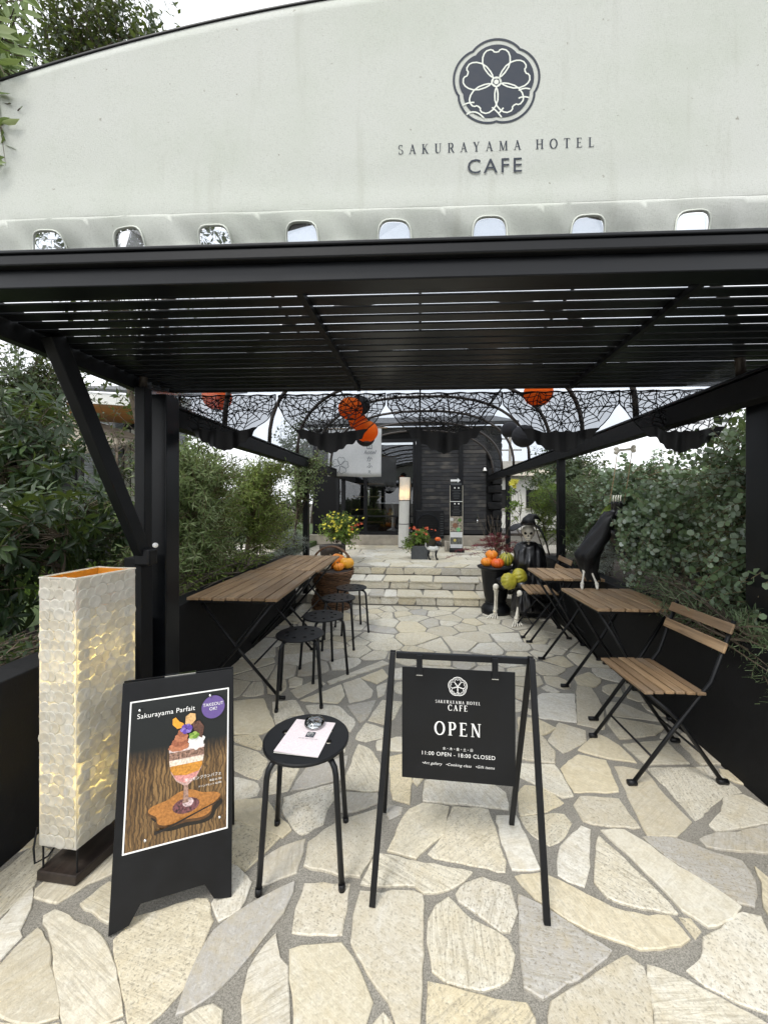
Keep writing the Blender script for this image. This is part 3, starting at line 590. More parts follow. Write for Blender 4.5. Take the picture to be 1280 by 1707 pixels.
def pave(region, frame, spacing, limit, z, parent, traced=(), joint=0.008, edge=0.02, grow=None):
    sites = []; keep = []; boxes = []
    for P in traced:
        if area(P) < 0: P = P[::-1]
        sites += edge_pts(inset(P, 0.028), 0.05); boxes.append(([p[0] for p in P], [p[1] for p in P], P))
    def blocked(p):
        for xs, ys, P in boxes:
            if min(xs) - .01 <= p[0] <= max(xs) + .01 and min(ys) - .01 <= p[1] <= max(ys) + .01 and inside(p, P): return True
        return False
    tries = 0
    while len(keep) < limit and tries < 9000:
        tries += 1; p = region()
        sp = spacing * rng.choice((0.5, 0.7, 0.9, 1.1, 1.3))
        if blocked(p): continue
        if any(abs(s[0] - p[0]) < sp and math.hypot(s[0] - p[0], s[1] - p[1]) < (sp if k >= len(sites) - len(keep) else sp * 0.33) for k, s in enumerate(sites)): continue
        sites.append(p); keep.append(len(sites) - 1)
    for cell in voronoi(sites, keep, frame):
        cell = merge_short(cell, 0.05)
        if len(cell) < 3: continue
        cell = merge_short(inset(cell, rng.uniform(joint * 0.7, joint * 1.3)), 0.02)
        if len(cell) >= 3 and abs(area(cell)) > 0.004: flagstone(cell, z, parent)
TRACED = [P if area(P) > 0 else P[::-1] for P in TRACED]
for P in TRACED: flagstone(inset(P, -0.006), 0.0, paving, jit=0.0035, step=0.03)
pave(lambda: (rng.uniform(-1.54, 1.54), rng.uniform(0.1, 5.0)), [(-1.555, -0.2), (1.555, -0.2), (1.555, 5.01), (-1.555, 5.01)], 0.27, 205, 0.0, paving, TRACED)

steps = struct(MB().box((0.2, 5.44, 0.05), (4.0, 0.80, 0.115)).box((0.2, 5.65, 0.17), (4.0, 0.42, 0.115)).build('steps', M['mortar']))
terrace = struct(MB().box((0.2, 7.6, 0.16), (6.4, 3.44, 0.376)).build('terrace', M['mortar']))
pave(lambda: (rng.uniform(-1.6, 2.3), rng.uniform(5.9, 8.7)), [(-1.7, 5.90), (2.4, 5.90), (2.4, 8.75), (-1.7, 8.75)], 0.34, 90, 0.362, terrace)
def row(v0, v1, z, parent, vertical=False):
    u = -1.52
    while u < 2.15:
        w = rng.uniform(0.16, 0.48); a, b = u + 0.005, min(u + w - 0.006, 2.18)
        s0, s1 = rng.uniform(-0.03, 0.03), rng.uniform(-0.03, 0.03)
        P = [(a, v0), (b + s1, v0), (b - s1, v1), (a - s0, v1)]
        if b - a > 0.09:
            if vertical: flagstone(P, 0, parent, fn=lambda cx, cy: Matrix.Translation((cx, z, cy)) @ Matrix.Rotation(R(90), 4, 'X'), jit=0.002)
            else: flagstone(P, z, parent, jit=0.002)
        u += w
for (v, v2, z0, z1, par) in ((5.03, 5.44, 0.0, 0.12, steps), (5.425, 5.865, 0.12, 0.24, steps), (5.865, None, 0.24, 0.36, terrace)):
    row(z0 + 0.006, z1 - 0.016, v - 0.0, par, True)
    if v2: row(v - 0.012, v2 - 0.03, z1 + 0.002, par)

wl_l = tag(MB().box((-1.63, 2.75, 0.33), (0.16, 3.9, 0.70)).build('planter_wall', M['black_mat'], bevel=0.006), 'low black planter wall along the left of the path, behind the slatted tables', 'wall')
wl_r = tag(MB().box((1.62, 3.15, 0.33), (0.16, 3.7, 0.70)).build('planter_wall', M['black_mat'], bevel=0.006), 'low black planter wall along the right of the path, behind the folding chairs', 'wall')
bedl = struct(MB().box((-2.05, 2.9, 0.27), (0.68, 4.4, 0.62)).build('planting_bed', M['soil']))
bedr = struct(MB().box((2.2, 3.4, 0.27), (1.0, 5.2, 0.62)).build('planting_bed', M['soil']))
lawn = struct(MB().box((-9.4, 8.2, 0.2), (14.0, 15.0, 0.5)).build('lawn', M['lawn']))
side = struct(MB().box((-3.9, 6.6, 0.26), (2.6, 2.4, 0.40)).build('side_patio', M['mortar']))
pave(lambda: (rng.uniform(-5.1, -2.7), rng.uniform(5.5, 7.7)), [(-5.18, 5.42), (-2.62, 5.42), (-2.62, 7.78), (-5.18, 7.78)], 0.42, 26, 0.472, side)
def grass(n):
    P = np.c_[nrg.uniform(-4.6, -2.4, n), nrg.uniform(3.3, 5.4, n), np.full(n, 0.45)]
    D = np.c_[nrg.normal(0, 0.35, n), nrg.normal(0, 0.35, n), np.ones(n)]
    o = inst('grass', P, D, unit(n), nrg.uniform(0.05, 0.10, n), LEAF['needle'][0], LEAF['needle'][1], M['grass'], None)
    tag(o, 'bright green lawn grass behind the left planting bed', 'grass', kind='stuff')
grass(16000)

# ------------------------------------------------------------------ louvred front canopy
SK = 0.05
def K(u, t, z): return Vector((u, t + SK * u, z))
def hit(px, py, T):                      # where the line of sight meets the skewed front plane y = T + SK u
    d = at(px, py, 1.0) - Vector((0, 0, CAM_H)); s = T / (d.y - SK * d.x); return Vector((0, 0, CAM_H)) + d * s
can = thing('louvred_canopy', 'black louvred pergola roof on posts over the entrance', 'canopy', (0, 1.8, 0))
UL, UR = -1.57, 2.8
MB().bar(K(-2.3, 1.185, 2.062), K(3.0, 1.185, 2.062), 0.07, 0.090).build('front_beam', M['black_gloss'], can, bevel=0.004)
MB().bar(K(-2.3, 1.138, 2.090), K(3.0, 1.138, 2.090), 0.026, 0.034).build('front_beam_lip', M['black'], can, bevel=0.005)
MB().bar(K(-2.3, 1.16, 2.113), K(3.0, 1.16, 2.113), 0.08, 0.011).build('front_beam_cap', M['black_gloss'], can, bevel=0.003)
for k in range(16):
    t = 1.262 + k * 0.0685; q = rng.uniform(-0.0015, 0.0015)
    MB().bar(K(UL, t + q * 2, 2.052 + q), K(UR, t - q * 2, 2.052), 0.0535, 0.0075).build('slat', M['black_gloss'], can, bevel=0.002)
for u in (-0.39, 0.87):
    MB().bar(K(u, 1.22, 2.034), K(u + 0.02, 2.33, 2.034), 0.022, 0.022).build('cross_bar', M['black'], can)
for u in (UL - 0.03, UR + 0.03):
    MB().bar(K(u, 1.22, 2.045), K(u, 2.42, 2.045), 0.05, 0.13).build('side_rail', M['black'], can, bevel=0.004)
MB().bar(K(UL, 2.375, 2.083), K(UR, 2.375, 2.083), 0.05, 0.075).build('rear_beam', M['black'], can, bevel=0.004)
pL = at(272, 837, 2.30); pS = at(239, 837, 2.12); pR = at(1285, 837, 1.86)
MB().box((pL.x, pL.y, 0.98), (0.125, 0.125, 2.0)).build('post', M['black_gloss'], can, bevel=0.005)
MB().box((pS.x, pS.y, 1.52), (0.06, 0.06, 0.92)).build('post', M['black'], can, bevel=0.004)
MB().box((pS.x - 0.02, pS.y - 0.01, 0.5), (0.10, 0.09, 1.1)).build('post', M['black_mat'], can, bevel=0.004)
MB().box((pR.x, pR.y, 0.98), (0.13, 0.13, 2.0)).build('post', M['black_gloss'], can, bevel=0.005)
b0, b1 = at(88, 560, 1.60), at(238, 922, 2.07)
MB().bar(b0, b1, 0.055, 0.07).build('brace', M['black'], can, bevel=0.004)
br = MB().box(at(243, 928, 2.07), (0.09, 0.07, 0.09)).build('brace_bracket', M['black'], can, bevel=0.01)
MB().sphere(at(259, 909, 2.02), 0.014, 10, 8).build('bolt_cap', M['white'], br, smooth=True)

# ------------------------------------------------------------------ canvas awning front
TC = 1.285
awn = thing('canvas_awning', 'off-white canvas awning front with dark emblem and lettering above the black beam', 'awning', (0, 1.3, 2.1))
def top_z(u): return 3.085 - 0.069 * (u - 0.5) ** 2 - (0.35 * (-1.5 - u) ** 2 if u < -1.5 else 0)
def dent(u, z):
    k = max(0.0, min(1.0, (2.335 - z) / 0.10)); w = 0.007 * math.sin(u * 11 + 2 * math.sin(z * 9)) + 0.006 * math.sin(u * 23 + z * 25) + 0.003 * math.sin(u * 57 + z * 40)
    return 0.020 * k * k + w * k + (0.004 * math.sin(u * 2.1 + z * 3) if z < 2.4 else 0.004 * math.sin(u * 2.1 + z * 3) * max(0, 1 - (z - 2.4) * 10)) - (0.006 * math.exp(-((z - 2.335) / 0.06) ** 2))
def C(u, z): return K(u, TC + dent(u, z), z)
U0, U1, ZF = -2.35, 2.6, 2.33
wins = [hit(px, 400, TC).x for px in (77, 213, 355, 502, 657, 817, 984, 1158)]
cuts = [U0] + [wins[0] - 0.14] + [(wins[k] + wins[k + 1]) / 2 for k in range(7)] + [wins[7] + 0.16, U1]
cm = MB()
cm.sheet(lambda s, t: C(U0 + (U1 - U0) * s, ZF + (top_z(U0 + (U1 - U0) * s) - ZF) * t ** 1.8), 110, 36)
for a, b in ((cuts[0], cuts[1]), (cuts[9], cuts[10])): cm.sheet(lambda s, t: C(a + (b - a) * s, 2.10 + (ZF - 2.10) * t), 16, 10)
def wshape(a): # rounded-arch opening, 96 mm wide
    c, s = math.cos(a), math.sin(a); e = 4.0; r = 1 / ((abs(c) / 0.053) ** e + (abs(s) / 0.074) ** e) ** (1 / e); return r * c, r * s
panes = []
for k, w in enumerate(wins):
    l, r_ = cuts[k + 1], cuts[k + 2]; zc = 2.214; N = 48; RN_ = 7
    rings = []
    per = [(l + (r_ - l) * i / 14, ZF) for i in range(14)] + [(r_, ZF + (2.10 - ZF) * i / 10) for i in range(10)] + [(r_ + (l - r_) * i / 14, 2.10) for i in range(14)] + [(l, 2.10 + (ZF - 2.10) * i / 10) for i in range(10)]; N = len(per)
    for a in [math.atan2(zz - zc, uu_ - w) for uu_, zz in per]:
        c, s = math.cos(a), math.sin(a); ix, iz = wshape(a)
        m = min((r_ - w) / c if c > 1e-6 else 9, (l - w) / c if c < -1e-6 else 9, (ZF - zc) / s if s > 1e-6 else 9, (2.10 - zc) / s if s < -1e-6 else 9)
        rings.append([(w + ix + (c * m - ix) * j / RN_, zc + iz + (s * m - iz) * j / RN_) for j in range(RN_ + 1)])
    vs = [C(*p) for g_ in rings for p in g_]; n1 = RN_ + 1
    cm.add(vs, [(i * n1 + j, i * n1 + j + 1, ((i + 1) % N) * n1 + j + 1, ((i + 1) % N) * n1 + j) for i in range(N) for j in range(RN_)])
cv = cm.build('canvas', M['canvas'], awn, smooth=True, solid=0.0016)
bm = bmesh.new(); bm.from_mesh(cv.data); bmesh.ops.remove_doubles(bm, verts=bm.verts, dist=0.0006); bmesh.ops.recalc_face_normals(bm, faces=bm.faces); bm.to_mesh(cv.data); bm.free()
for k, w in enumerate(wins):
    zc = 2.214; f = MB(); N = 40
    pts = [(w + wshape(2 * math.pi * i / N)[0] * 1.07, zc + wshape(2 * math.pi * i / N)[1] * 1.06) for i in range(N)]
    pts = [C(*p) + Vector((0, -0.003, 0)) for p in pts]
    f.tube(pts + pts[:2], 0.0028, 6, False).build('window_trim', M['canvas_line'], awn, smooth=True)
    MB().add([C(w + wshape(2 * math.pi * i / N)[0], zc + wshape(2 * math.pi * i / N)[1]) + Vector((0, 0.004, 0)) for i in range(N)], [tuple(range(N))]).build('window_pane', M['clear'], awn)
arc = [C(U0 + (U1 - U0) * i / 60, top_z(U0 + (U1 - U0) * i / 60)) + Vector((0, 0.002, 0.004)) for i in range(61)]
MB().tube(arc, 0.007, 6).build('edge_piping', M['black'], awn, smooth=True)
MB().sheet(lambda s, t: K(U0 + (U1 - U0) * s, TC + 0.006 + 0.30 * t, top_z(U0 + (U1 - U0) * s) - 0.004 - 0.02 * t), 60, 3).build('roof_edge', M['canvas'], awn, smooth=True, solid=0.002)
ex = Vector((1, SK, 0)).normalized(); pe = Plane(K(0, TC - 0.0012, 0), ex, (0, 0, 1), (0, -1, 0))
def au(px, py): h_ = hit(px, py, TC); return h_.x * math.hypot(1, SK), h_.z
ec = au(827, 137); emblem(pe, ec[0], ec[1], au(901, 137)[0] - ec[0], M['ink'], M['canvas_line'], awn, lift=0.0008)
tx = au(825, 244); tcw = au(988, 244)[0] - au(662, 244)[0]; z0 = au(825, 251.5)[1]; cs = au(825, 235.5)[1] - z0
sp = (tcw / cs - sum(GL[c][0] for c in 'SAKURAYAMA HOTEL')) / 15
serif('lettering', 'SAKURAYAMA HOTEL', pe, tx[0], z0, cs, M['ink'], awn, lift=0.0008, sp=sp)
zb = au(823, 288)[1]; font_mesh('lettering', 'CAFE', pe, au(824, 276)[0], zb, (au(823, 263)[1] - zb) / 0.727, M['ink'], awn, lift=0.0008, spacing=1.22)

# ------------------------------------------------------------------ arched arcade behind the canopy
arcd = thing('arched_arcade', 'long barrel-vaulted arcade with clear panels and dark ribs over the path', 'arcade', (0, 5.2, 0))
ZB = 1.93; UW = 1.55; RISE = 0.97
def vault(th, e=2.5): c, s = math.cos(th), math.sin(th); return UW * math.copysign(abs(c) ** (2 / e), c), ZB + RISE * abs(s) ** (2 / e)
for sgn, v0 in ((-1, 2.25), (1, 1.55)):
    MB().bar((sgn * UW, v0, ZB - 0.06), (sgn * UW, 8.9, ZB - 0.06), 0.10, 0.11).build('eaves_beam', M['black_mat'], arcd, bevel=0.004)
    MB().bar((sgn * (UW + 0.012), v0 + 0.02, ZB + 0.012), (sgn * (UW + 0.012), 8.88, ZB + 0.012), 0.13, 0.016).build('eaves_cap', M['black_gloss'], arcd, bevel=0.003)
for q in (at(514, 837, 5.25), at(929, 837, 4.26), Vector((-UW, 7.7, 0)), Vector((UW, 7.0, 0))):
    MB().box((math.copysign(UW, q.x), q.y, 0.98), (0.075, 0.075, 1.78)).build('post', M['black'], arcd, bevel=0.004)
VS = [2.02 + 0.91 * k for k in range(8)]
for v in VS:
    MB().tube([(vault(math.pi * i / 28)[0], v, vault(math.pi * i / 28)[1]) for i in range(29)], 0.021, 8).build('rib', M['rib'] if 'rib' in M else M['black'], arcd, smooth=True)
for th in (R(55), R(90), R(125)):
    x, z = vault(th); MB().tube([(x, VS[0], z - 0.012), (x, VS[-1], z - 0.012)], 0.011, 6).build('purlin', M['black'], arcd, smooth=True)
for k in range(7):
    MB().sheet(lambda s, t: (vault(math.pi * s)[0] * 1.012, VS[k] + 0.004 + (VS[k + 1] - VS[k] - 0.008) * t, vault(math.pi * s)[1] + 0.026 + 0.004 * math.sin(t * 9 + s * 14 + k)), 36, 3).build('roof_panel', M['poly'], arcd, smooth=True)
# ------------------------------------------------------------------ furniture
def make_table(name, label, w, L, n, loc, rz=0, group=None, sub=False):
    t = thing(name, label, 'table', loc, rz, group); pitch = w / n
    for k in range(n):
        MB().box((0, 0, 0), (pitch - 0.009, L, 0.020)).build('slat', M['wood'], t, world=False, bevel=0.003).location = (-w / 2 + pitch * (k + 0.5), 0, 0.70 + rng.uniform(-0.0015, 0.0015))
    f = MB()
    for s in (-1, 1): f.bar((-w / 2 + 0.03, s * (L / 2 - 0.05), 0.678), (w / 2 - 0.03, s * (L / 2 - 0.05), 0.678), 0.022, 0.022)
    for s in (-1, 1): f.bar((s * (w / 2 - 0.04), -L / 2 + 0.062, 0.677), (s * (w / 2 - 0.04), L / 2 - 0.062, 0.677), 0.016, 0.020)
    f.build('top_frame', M['black'], t, world=False)
    for s in (-1, 1):
        y = s * (L / 2 - 0.06)
        for q, dy in ((1, 0.0), (-1, -s * 0.03)):
            o = MB().tube([(q * (w / 2 - 0.05), y + dy, 0.67), (0, y + dy, 0.34), (-q * (w / 2 - 0.02), y + dy, 0.012)], 0.0105, 8).build('leg', M['black'], t, world=False, smooth=True)
            MB().tube([(-q * (w / 2 - 0.035), y + dy, 0.012), (-q * (w / 2 + 0.02), y + dy, 0.012)], 0.0125, 8).build('foot', M['black'], o, world=False, smooth=True)
    c = MB()
    c.tube([(0.12, -L / 2 + 0.09, 0.235), (0.12, L / 2 - 0.09, 0.235)], 0.007, 6)
    c.build('stretcher', M['black'], t, world=False, smooth=True)
    MB().tube([(-0.02, -L / 2 + 0.08, 0.36), (0.03, L / 2 - 0.08, 0.60)], 0.006, 6).build('stay', M['black'], t, world=False, smooth=True)
    return t
make_table('slatted_table', 'long slatted wooden table on the left, the one nearer the entrance', 0.63, 1.05, 7, (-1.265, 2.98, 0), R(1.5), 'tables along the left wall')
make_table('slatted_table', 'long slatted wooden table on the left, the farther one by the pumpkin basket', 0.63, 0.98, 7, (-1.262, 4.02, 0), R(0.5), 'tables along the left wall')
tA = make_table('slatted_table', 'square slatted wooden table on the right beside the empty folding chair', 0.50, 0.55, 6, (1.30, 2.71, 0), R(2), 'square tables on the right')
tB = make_table('slatted_table', 'square slatted wooden table on the right next to the seated skeleton', 0.50, 0.52, 6, (1.28, 3.60, 0), R(-1), 'square tables on the right')

def make_chair(label, loc, rz):
    t = thing('folding_chair', label, 'chair', loc, rz, 'folding chairs on the right'); W = 0.40
    for k in range(6): MB().box((0, 0, 0), (0.040, W, 0.014)).build('seat_slat', M['wood'], t, world=False, bevel=0.003).location = (-0.125 + k * 0.0485, 0, 0.452 - 0.002 * abs(k - 2.5))
    s_ = MB()
    for s in (-1, 1): s_.bar((-0.15, s * 0.165, 0.437), (0.14, s * 0.165, 0.437), 0.014, 0.014)
    s_.bar((0.0, -0.158, 0.4375), (0.0, 0.158, 0.4375), 0.012, 0.012)
    s_.build('seat_frame', M['black'], t, world=False)
    for s in (-1, 1):
        a = MB().tube([(-0.19, s * 0.185, 0.012), (0.02, s * 0.185, 0.30), (0.17, s * 0.185, 0.50), (0.275, s * 0.185, 0.79)], 0.009, 8).build('leg', M['black'], t, world=False, smooth=True)
        MB().tube([(-0.215, s * 0.185, 0.012), (-0.175, s * 0.185, 0.014)], 0.0135, 8).build('foot', M['black'], a, world=False, smooth=True)
        b = MB().tube([(0.24, s * 0.160, 0.012), (0.04, s * 0.160, 0.30), (-0.11, s * 0.160, 0.43)], 0.0105, 8).build('leg', M['black'], t, world=False, smooth=True)
        MB().tube([(0.22, s * 0.160, 0.014), (0.265, s * 0.160, 0.012)], 0.0135, 8).build('foot', M['black'], b, world=False, smooth=True)
    MB().tube([(-0.10, -0.185, 0.135), (-0.10, 0.185, 0.135)], 0.006, 6).build('stretcher', M['black'], t, world=False, smooth=True)
    MB().tube([(0.155, -0.16, 0.135), (0.155, 0.16, 0.135)], 0.006, 6).build('stretcher', M['black'], t, world=False, smooth=True)
    for z, x in ((0.665, 0.236), (0.755, 0.268)):
        MB().bar((x - 0.016, -0.205, z), (x - 0.016, 0.205, z), 0.012, 0.05, up=(0.35, 0, 1)).build('back_slat', M['wood'], t, world=False, bevel=0.003)
    return t
make_chair('folding wooden slat chair nearest the front on the right, empty', (1.19, 2.13, 0), R(3))
make_chair('folding wooden slat chair in front of the seated skeleton, behind the square table', (1.22, 4.10, 0), R(-3))

def make_stool(label, loc, rz):
    t = thing('round_stool', label, 'stool', loc, rz, 'round stools')
    seat = MB(); n = 8; Zt, Zb = 0.452, 0.440
    def ringpts(r, k): return [(r * math.cos(2 * math.pi * i / k), r * math.sin(2 * math.pi * i / k)) for i in range(k)]
    for z, flip in ((Zt, False), (Zb, True)):
        A = ringpts(0.062, 48); O = ringpts(0.122, 48); Ed = ringpts(0.156, 48); Rim = ringpts(0.161, 48)
        seat.add([(x, y, z) for x, y in A], [tuple(range(48))])
        z2 = z - 0.001 if not flip else z
        seat.add([(x, y, z) for x, y in O] + [(x, y, z) for x, y in Ed] + [(x, y, z2 - (0.002 if not flip else -0.002)) for x, y in Rim], [(i, (i + 1) % 48, 48 + (i + 1) % 48, 48 + i) for i in range(48)] + [(48 + i, 48 + (i + 1) % 48, 96 + (i + 1) % 48, 96 + i) for i in range(48)])
        for h in range(n):       # each sector of the ring carries one round hole
            a0 = 2 * math.pi * (h * 6) / 48; ac = 2 * math.pi * (h * 6 + 3) / 48; hc = Vector((0.092 * math.cos(ac), 0.092 * math.sin(ac)))
            out = [A[(h * 6 + i) % 48] for i in range(7)] + [O[(h * 6 + i) % 48] for i in range(6, -1, -1)]
            hole = []
            for p in out: d = (Vector(p) - hc).normalized(); hole.append(hc + d * 0.0145)
            m = len(out); seat.add([(x, y, z) for x, y in out] + [(p.x, p.y, z) for p in hole], [(i, (i + 1) % m, m + (i + 1) % m, m + i) for i in range(m)])
            if not flip: seat.add([(p.x, p.y, Zt) for p in hole] + [(p.x, p.y, Zb) for p in hole], [(i, (i + 1) % m, m + (i + 1) % m, m + i) for i in range(m)])
    Rim = ringpts(0.161, 48); seat.add([(x, y, Zt - 0.003) for x, y in Rim] + [(x, y, Zb + 0.002) for x, y in Rim], [(i, (i + 1) % 48, 48 + (i + 1) % 48, 48 + i) for i in range(48)])
    seat.build('seat', M['black'], t, world=False)
    for k in range(4):
        a = R(45 + 90 * k); c, s = math.cos(a), math.sin(a)
        prof = [(0.06, 0.430), (0.125, 0.430), (0.148, 0.424), (0.163, 0.408), (0.170, 0.385), (0.185, 0.20), (0.202, 0.0)]
        o = MB().tube([(r * c, r * s, z) for r, z in prof], 0.0105, 10).build('leg', M['black_gloss'], t, world=False, smooth=True)
        MB().tube([(0.2005 * c, 0.2005 * s, 0.022), (0.2025 * c, 0.2025 * s, 0.0)], 0.0122, 10).build('foot', M['black'], o, world=False, smooth=True)
    return t
st0 = make_stool('round black metal stool in front, with a pink menu and glass paperweight on it', on(511, 1229, 0.45).to_2d().to_3d(), YAW + R(3))
for lab, px, py, rz in (('round black metal stool at the near left table, nearest of the row of four', 500, 1056, 10), ('second round black metal stool in the row of four', 539, 1026, 32), ('third round black metal stool in the row of four', 564, 996, 5), ('round black metal stool farthest back, beside the pumpkin basket', 586, 979, 20)):
    c = copy_tree(st0); p = on(px, py, 0.45); c.location = (p.x, p.y, 0); c.rotation_euler = (0, 0, YAW + R(rz)); c['label'] = lab

# menu and paperweight on the front stool
def menu_mat():
    t = NT('pink_menu'); v = t.coord((1, 1, 1)); a = t.noise(v, 42, 4, 0.6, 2.5); r = t.ramp(a, [(0.44, (0.74, 0.67, 0.69)), (0.47, (0.56, 0.48, 0.52)), (0.5, (0.76, 0.69, 0.71)), (0.58, (0.62, 0.55, 0.58)), (0.61, (0.77, 0.71, 0.72))])
    t.base(r); t.rough(0.55); return t.m
M['menu'] = menu_mat()
q = [on(px, py, 0.453) for px, py in ((458, 1256), (532, 1264.5), (556, 1205.5), (494, 1200))]
cen = sum(q, Vector((0, 0, 0))) / 4; exm = (q[1] - q[0]).normalized(); eym = Vector((-exm.y, exm.x, 0))
mn = thing('menu', 'pink patterned folded menu lying on the front stool', 'menu', cen)
pm = Plane(cen, exm, eym, (0, 0, 1)); mw, mh = (q[1] - q[0]).length / 2, (q[3] - q[0]).length / 2
MB().prism([(-mw, -mh), (mw, -mh), (mw, mh), (-mw, mh)], lambda x, y, l: pm(x, y, 0.0005 + l), 0.0012).build('back_page', M['p_white'], mn)
MB().sheet(lambda s, t: pm(-mw + 2 * mw * s, -mh + 2 * mh * t, 0.0022 + 0.006 * (1 - t) * (1 - s) ** 2 * 0.8), 6, 6).build('cover_page', M['menu'], mn, smooth=True)
MB().prism([(-0.016, -0.016), (0.016, -0.016), (0.016, 0.016), (-0.016, 0.016)], lambda x, y, l: pm(x + 0.012, y + 0.012, 0.0046 + l), 0.0004).build('logo_square', M['ink'], mn)
emblem(pm, 0.012, 0.012, 0.0125, M['ink'], M['white'], mn, name='logo_ring', lift=0.0056, fill=False)
font_mesh('lettering', 'SAKURAYAMA HOTEL CAFE', pm, 0.012, -0.018, 0.006, M['ink'], mn, lift=0.0062)
pw = on(524, 1204, 0.47)
gp = thing('paperweight', 'clear glass dome paperweight holding the menu on the front stool', 'paperweight', (pw.x, pw.y, 0.456))
MB().lathe([(0.0, 0.0), (0.036, 0.0), (0.040, 0.006), (0.039, 0.014), (0.033, 0.022), (0.02, 0.027), (0.0, 0.0285)], (pw.x, pw.y, 0.4595), 28).build('glass_dome', M['glass_cup'], gp, smooth=True)
MB().lathe([(0.0, 0), (0.037, 0), (0.0385, 0.003), (0.0, 0.0032)], (pw.x, pw.y, 0.4605), 28).build('base_disc', M['chrome'], gp, smooth=True)

# ------------------------------------------------------------------ OPEN sign on its stand
fl, fr_, rl, rr_ = on(621, 1508, 0), on(910, 1538, 0), on(640, 1357, 0), on(853, 1378, 0)
tl = at(655, 1092, 1.475); tr_ = at(885, 1105, 1.415); tl.z = tr_.z = 0.765
sg = thing('open_sign', 'black hanging panel sign reading OPEN on a metal stand, in the middle of the path', 'sign', (fl + fr_ + rl + rr_) / 4)
for name, f_, t_ in (('leg', fl, tl), ('leg', fr_, tr_), ('leg', rl, tl), ('leg', rr_, tr_)):
    d = (t_ - f_).normalized(); back = f_ in (rl, rr_); o_ = Vector((0, 0.006 if back else -0.010, 0))
    MB().bar(f_ + Vector((0, 0, 0.004)) + o_, t_ + Vector((0, 0, 0.012)) + o_, 0.021, 0.012 if back else 0.014, up=(0, 1, 0)).build(name, M['black'], sg, bevel=0.0015)
ax_ = (tr_ - tl).normalized()
MB().bar(tl + ax_ * 0.012, tr_ - ax_ * 0.012, 0.016, 0.024).build('top_bar', M['black_gloss'], sg, bevel=0.002)
q = [at(674, 1113, 1.455), at(861, 1124.5, 1.405), at(855, 1308, 1.412), at(668, 1293, 1.462)]
pw_ = (q[1] - q[0]).length; ph_ = (q[3] - q[0]).length; po = (q[0] + q[1] + q[2] + q[3]) / 4
exs = (q[1] - q[0] + q[2] - q[3]); exs.z = 0; exs.normalize(); ns = Vector((exs.y, -exs.x, 0)); tilt = 0.02
ps = Plane(po, exs, (Vector((0, 0, 1)) - ns * 0.02).normalized(), ns)
w2, h2 = 0.208, 0.207
panel = MB().prism([(-w2, -h2), (w2, -h2), (w2, h2), (-w2, h2)], lambda x, y, l: ps(x, y, l - 0.003), 0.003).build('panel', M['black_gloss'], sg)
for x in (-0.142, 0.135):
    hk = MB().prism([(x - 0.011, h2 - 0.022), (x + 0.011, h2 - 0.022), (x + 0.011, h2 + 0.05), (x - 0.011, h2 + 0.05)], lambda a, b, l: ps(a, b, l + 0.0012), 0.008).build('hook', M['black_gloss'], sg, bevel=0.001)
    MB().prism([(x - 0.012, h2 - 0.026), (x + 0.012, h2 - 0.026), (x + 0.012, h2 - 0.0225), (x - 0.012, h2 - 0.0225)], lambda a, b, l: ps(a, b, l + 0.0012), 0.010).build('hook_edge', M['chrome'], hk)
W_ = M['white']
emblem(ps, 0.0, h2 - 0.063, 0.036, M['ink'], W_, panel, lift=0.0012, fill=False)
serif('lettering', 'SAKURAYAMA HOTEL', ps, 0.0, h2 - 0.127, 0.0112, W_, panel, sp=0.22, lift=0.0012)
serif('lettering', 'CAFE', ps, 0.0, h2 - 0.153, 0.0215, W_, panel, sp=0.22, lift=0.0012)
serif('lettering', 'OPEN', ps, 0.0, h2 - 0.245, 0.049, W_, panel, sp=0.2, lift=0.0012)
font_mesh('lettering', '水・木・金・土・日', ps, 0.0, h2 - 0.299, 0.0125, W_, panel, lift=0.0012)
font_mesh('lettering', '11:00 OPEN - 18:00 CLOSED', ps, 0.0, h2 - 0.323, 0.0205, W_, panel, lift=0.0012, spacing=1.09)
font_mesh('lettering', '•Art gallery   •Cooking class   •Gift items', ps, 0.0, h2 - 0.3575, 0.0142, W_, panel, lift=0.0012, shear=0.25, spacing=1.1)

# ------------------------------------------------------------------ A-board with the parfait poster
bl, brr = on(180, 1563, 0), on(386, 1497, 0)
uu = (brr - bl); bw = uu.length; uu.normalize(); nn_ = Vector((uu.y, -uu.x, 0))
lean = 0.15; HB = 0.735
ab = thing('a_board', 'black A-frame board with a parfait poster beside the shell lamp', 'sign', (bl + brr) / 2)
eyb = (Vector((0, 0, 0.72)) - nn_ * lean).normalized(); nb = uu.cross(eyb).normalized()
if nb.dot(nn_) < 0: nb = -nb
pb = Plane(bl, uu, eyb, nb)
face = [(0, 0), (0.055, 0.012), (0.085, 0.062), (bw - 0.085, 0.062), (bw - 0.055, 0.012), (bw, 0), (bw, HB), (0, HB)]
MB().prism(face, lambda x, y, l: pb(x, y, l - 0.012), 0.012).build('front_panel', M['black'], ab, bevel=0.001)
eyr = (Vector((0, 0, 0.72)) + nn_ * lean).normalized(); topc = pb(0, HB, 0)
pr = Plane(topc - nn_ * 0.014 - eyr * HB, uu, eyr, -nn_)
MB().prism(face, lambda x, y, l: pr(x, y, l), 0.010).build('back_panel', M['black'], ab, bevel=0.001)
MB().bar(pb(bw / 2 - 0.05, HB + 0.004, -0.012), pb(bw / 2 + 0.05, HB + 0.004, -0.012), 0.016, 0.006).build('handle', M['chrome'], ab)
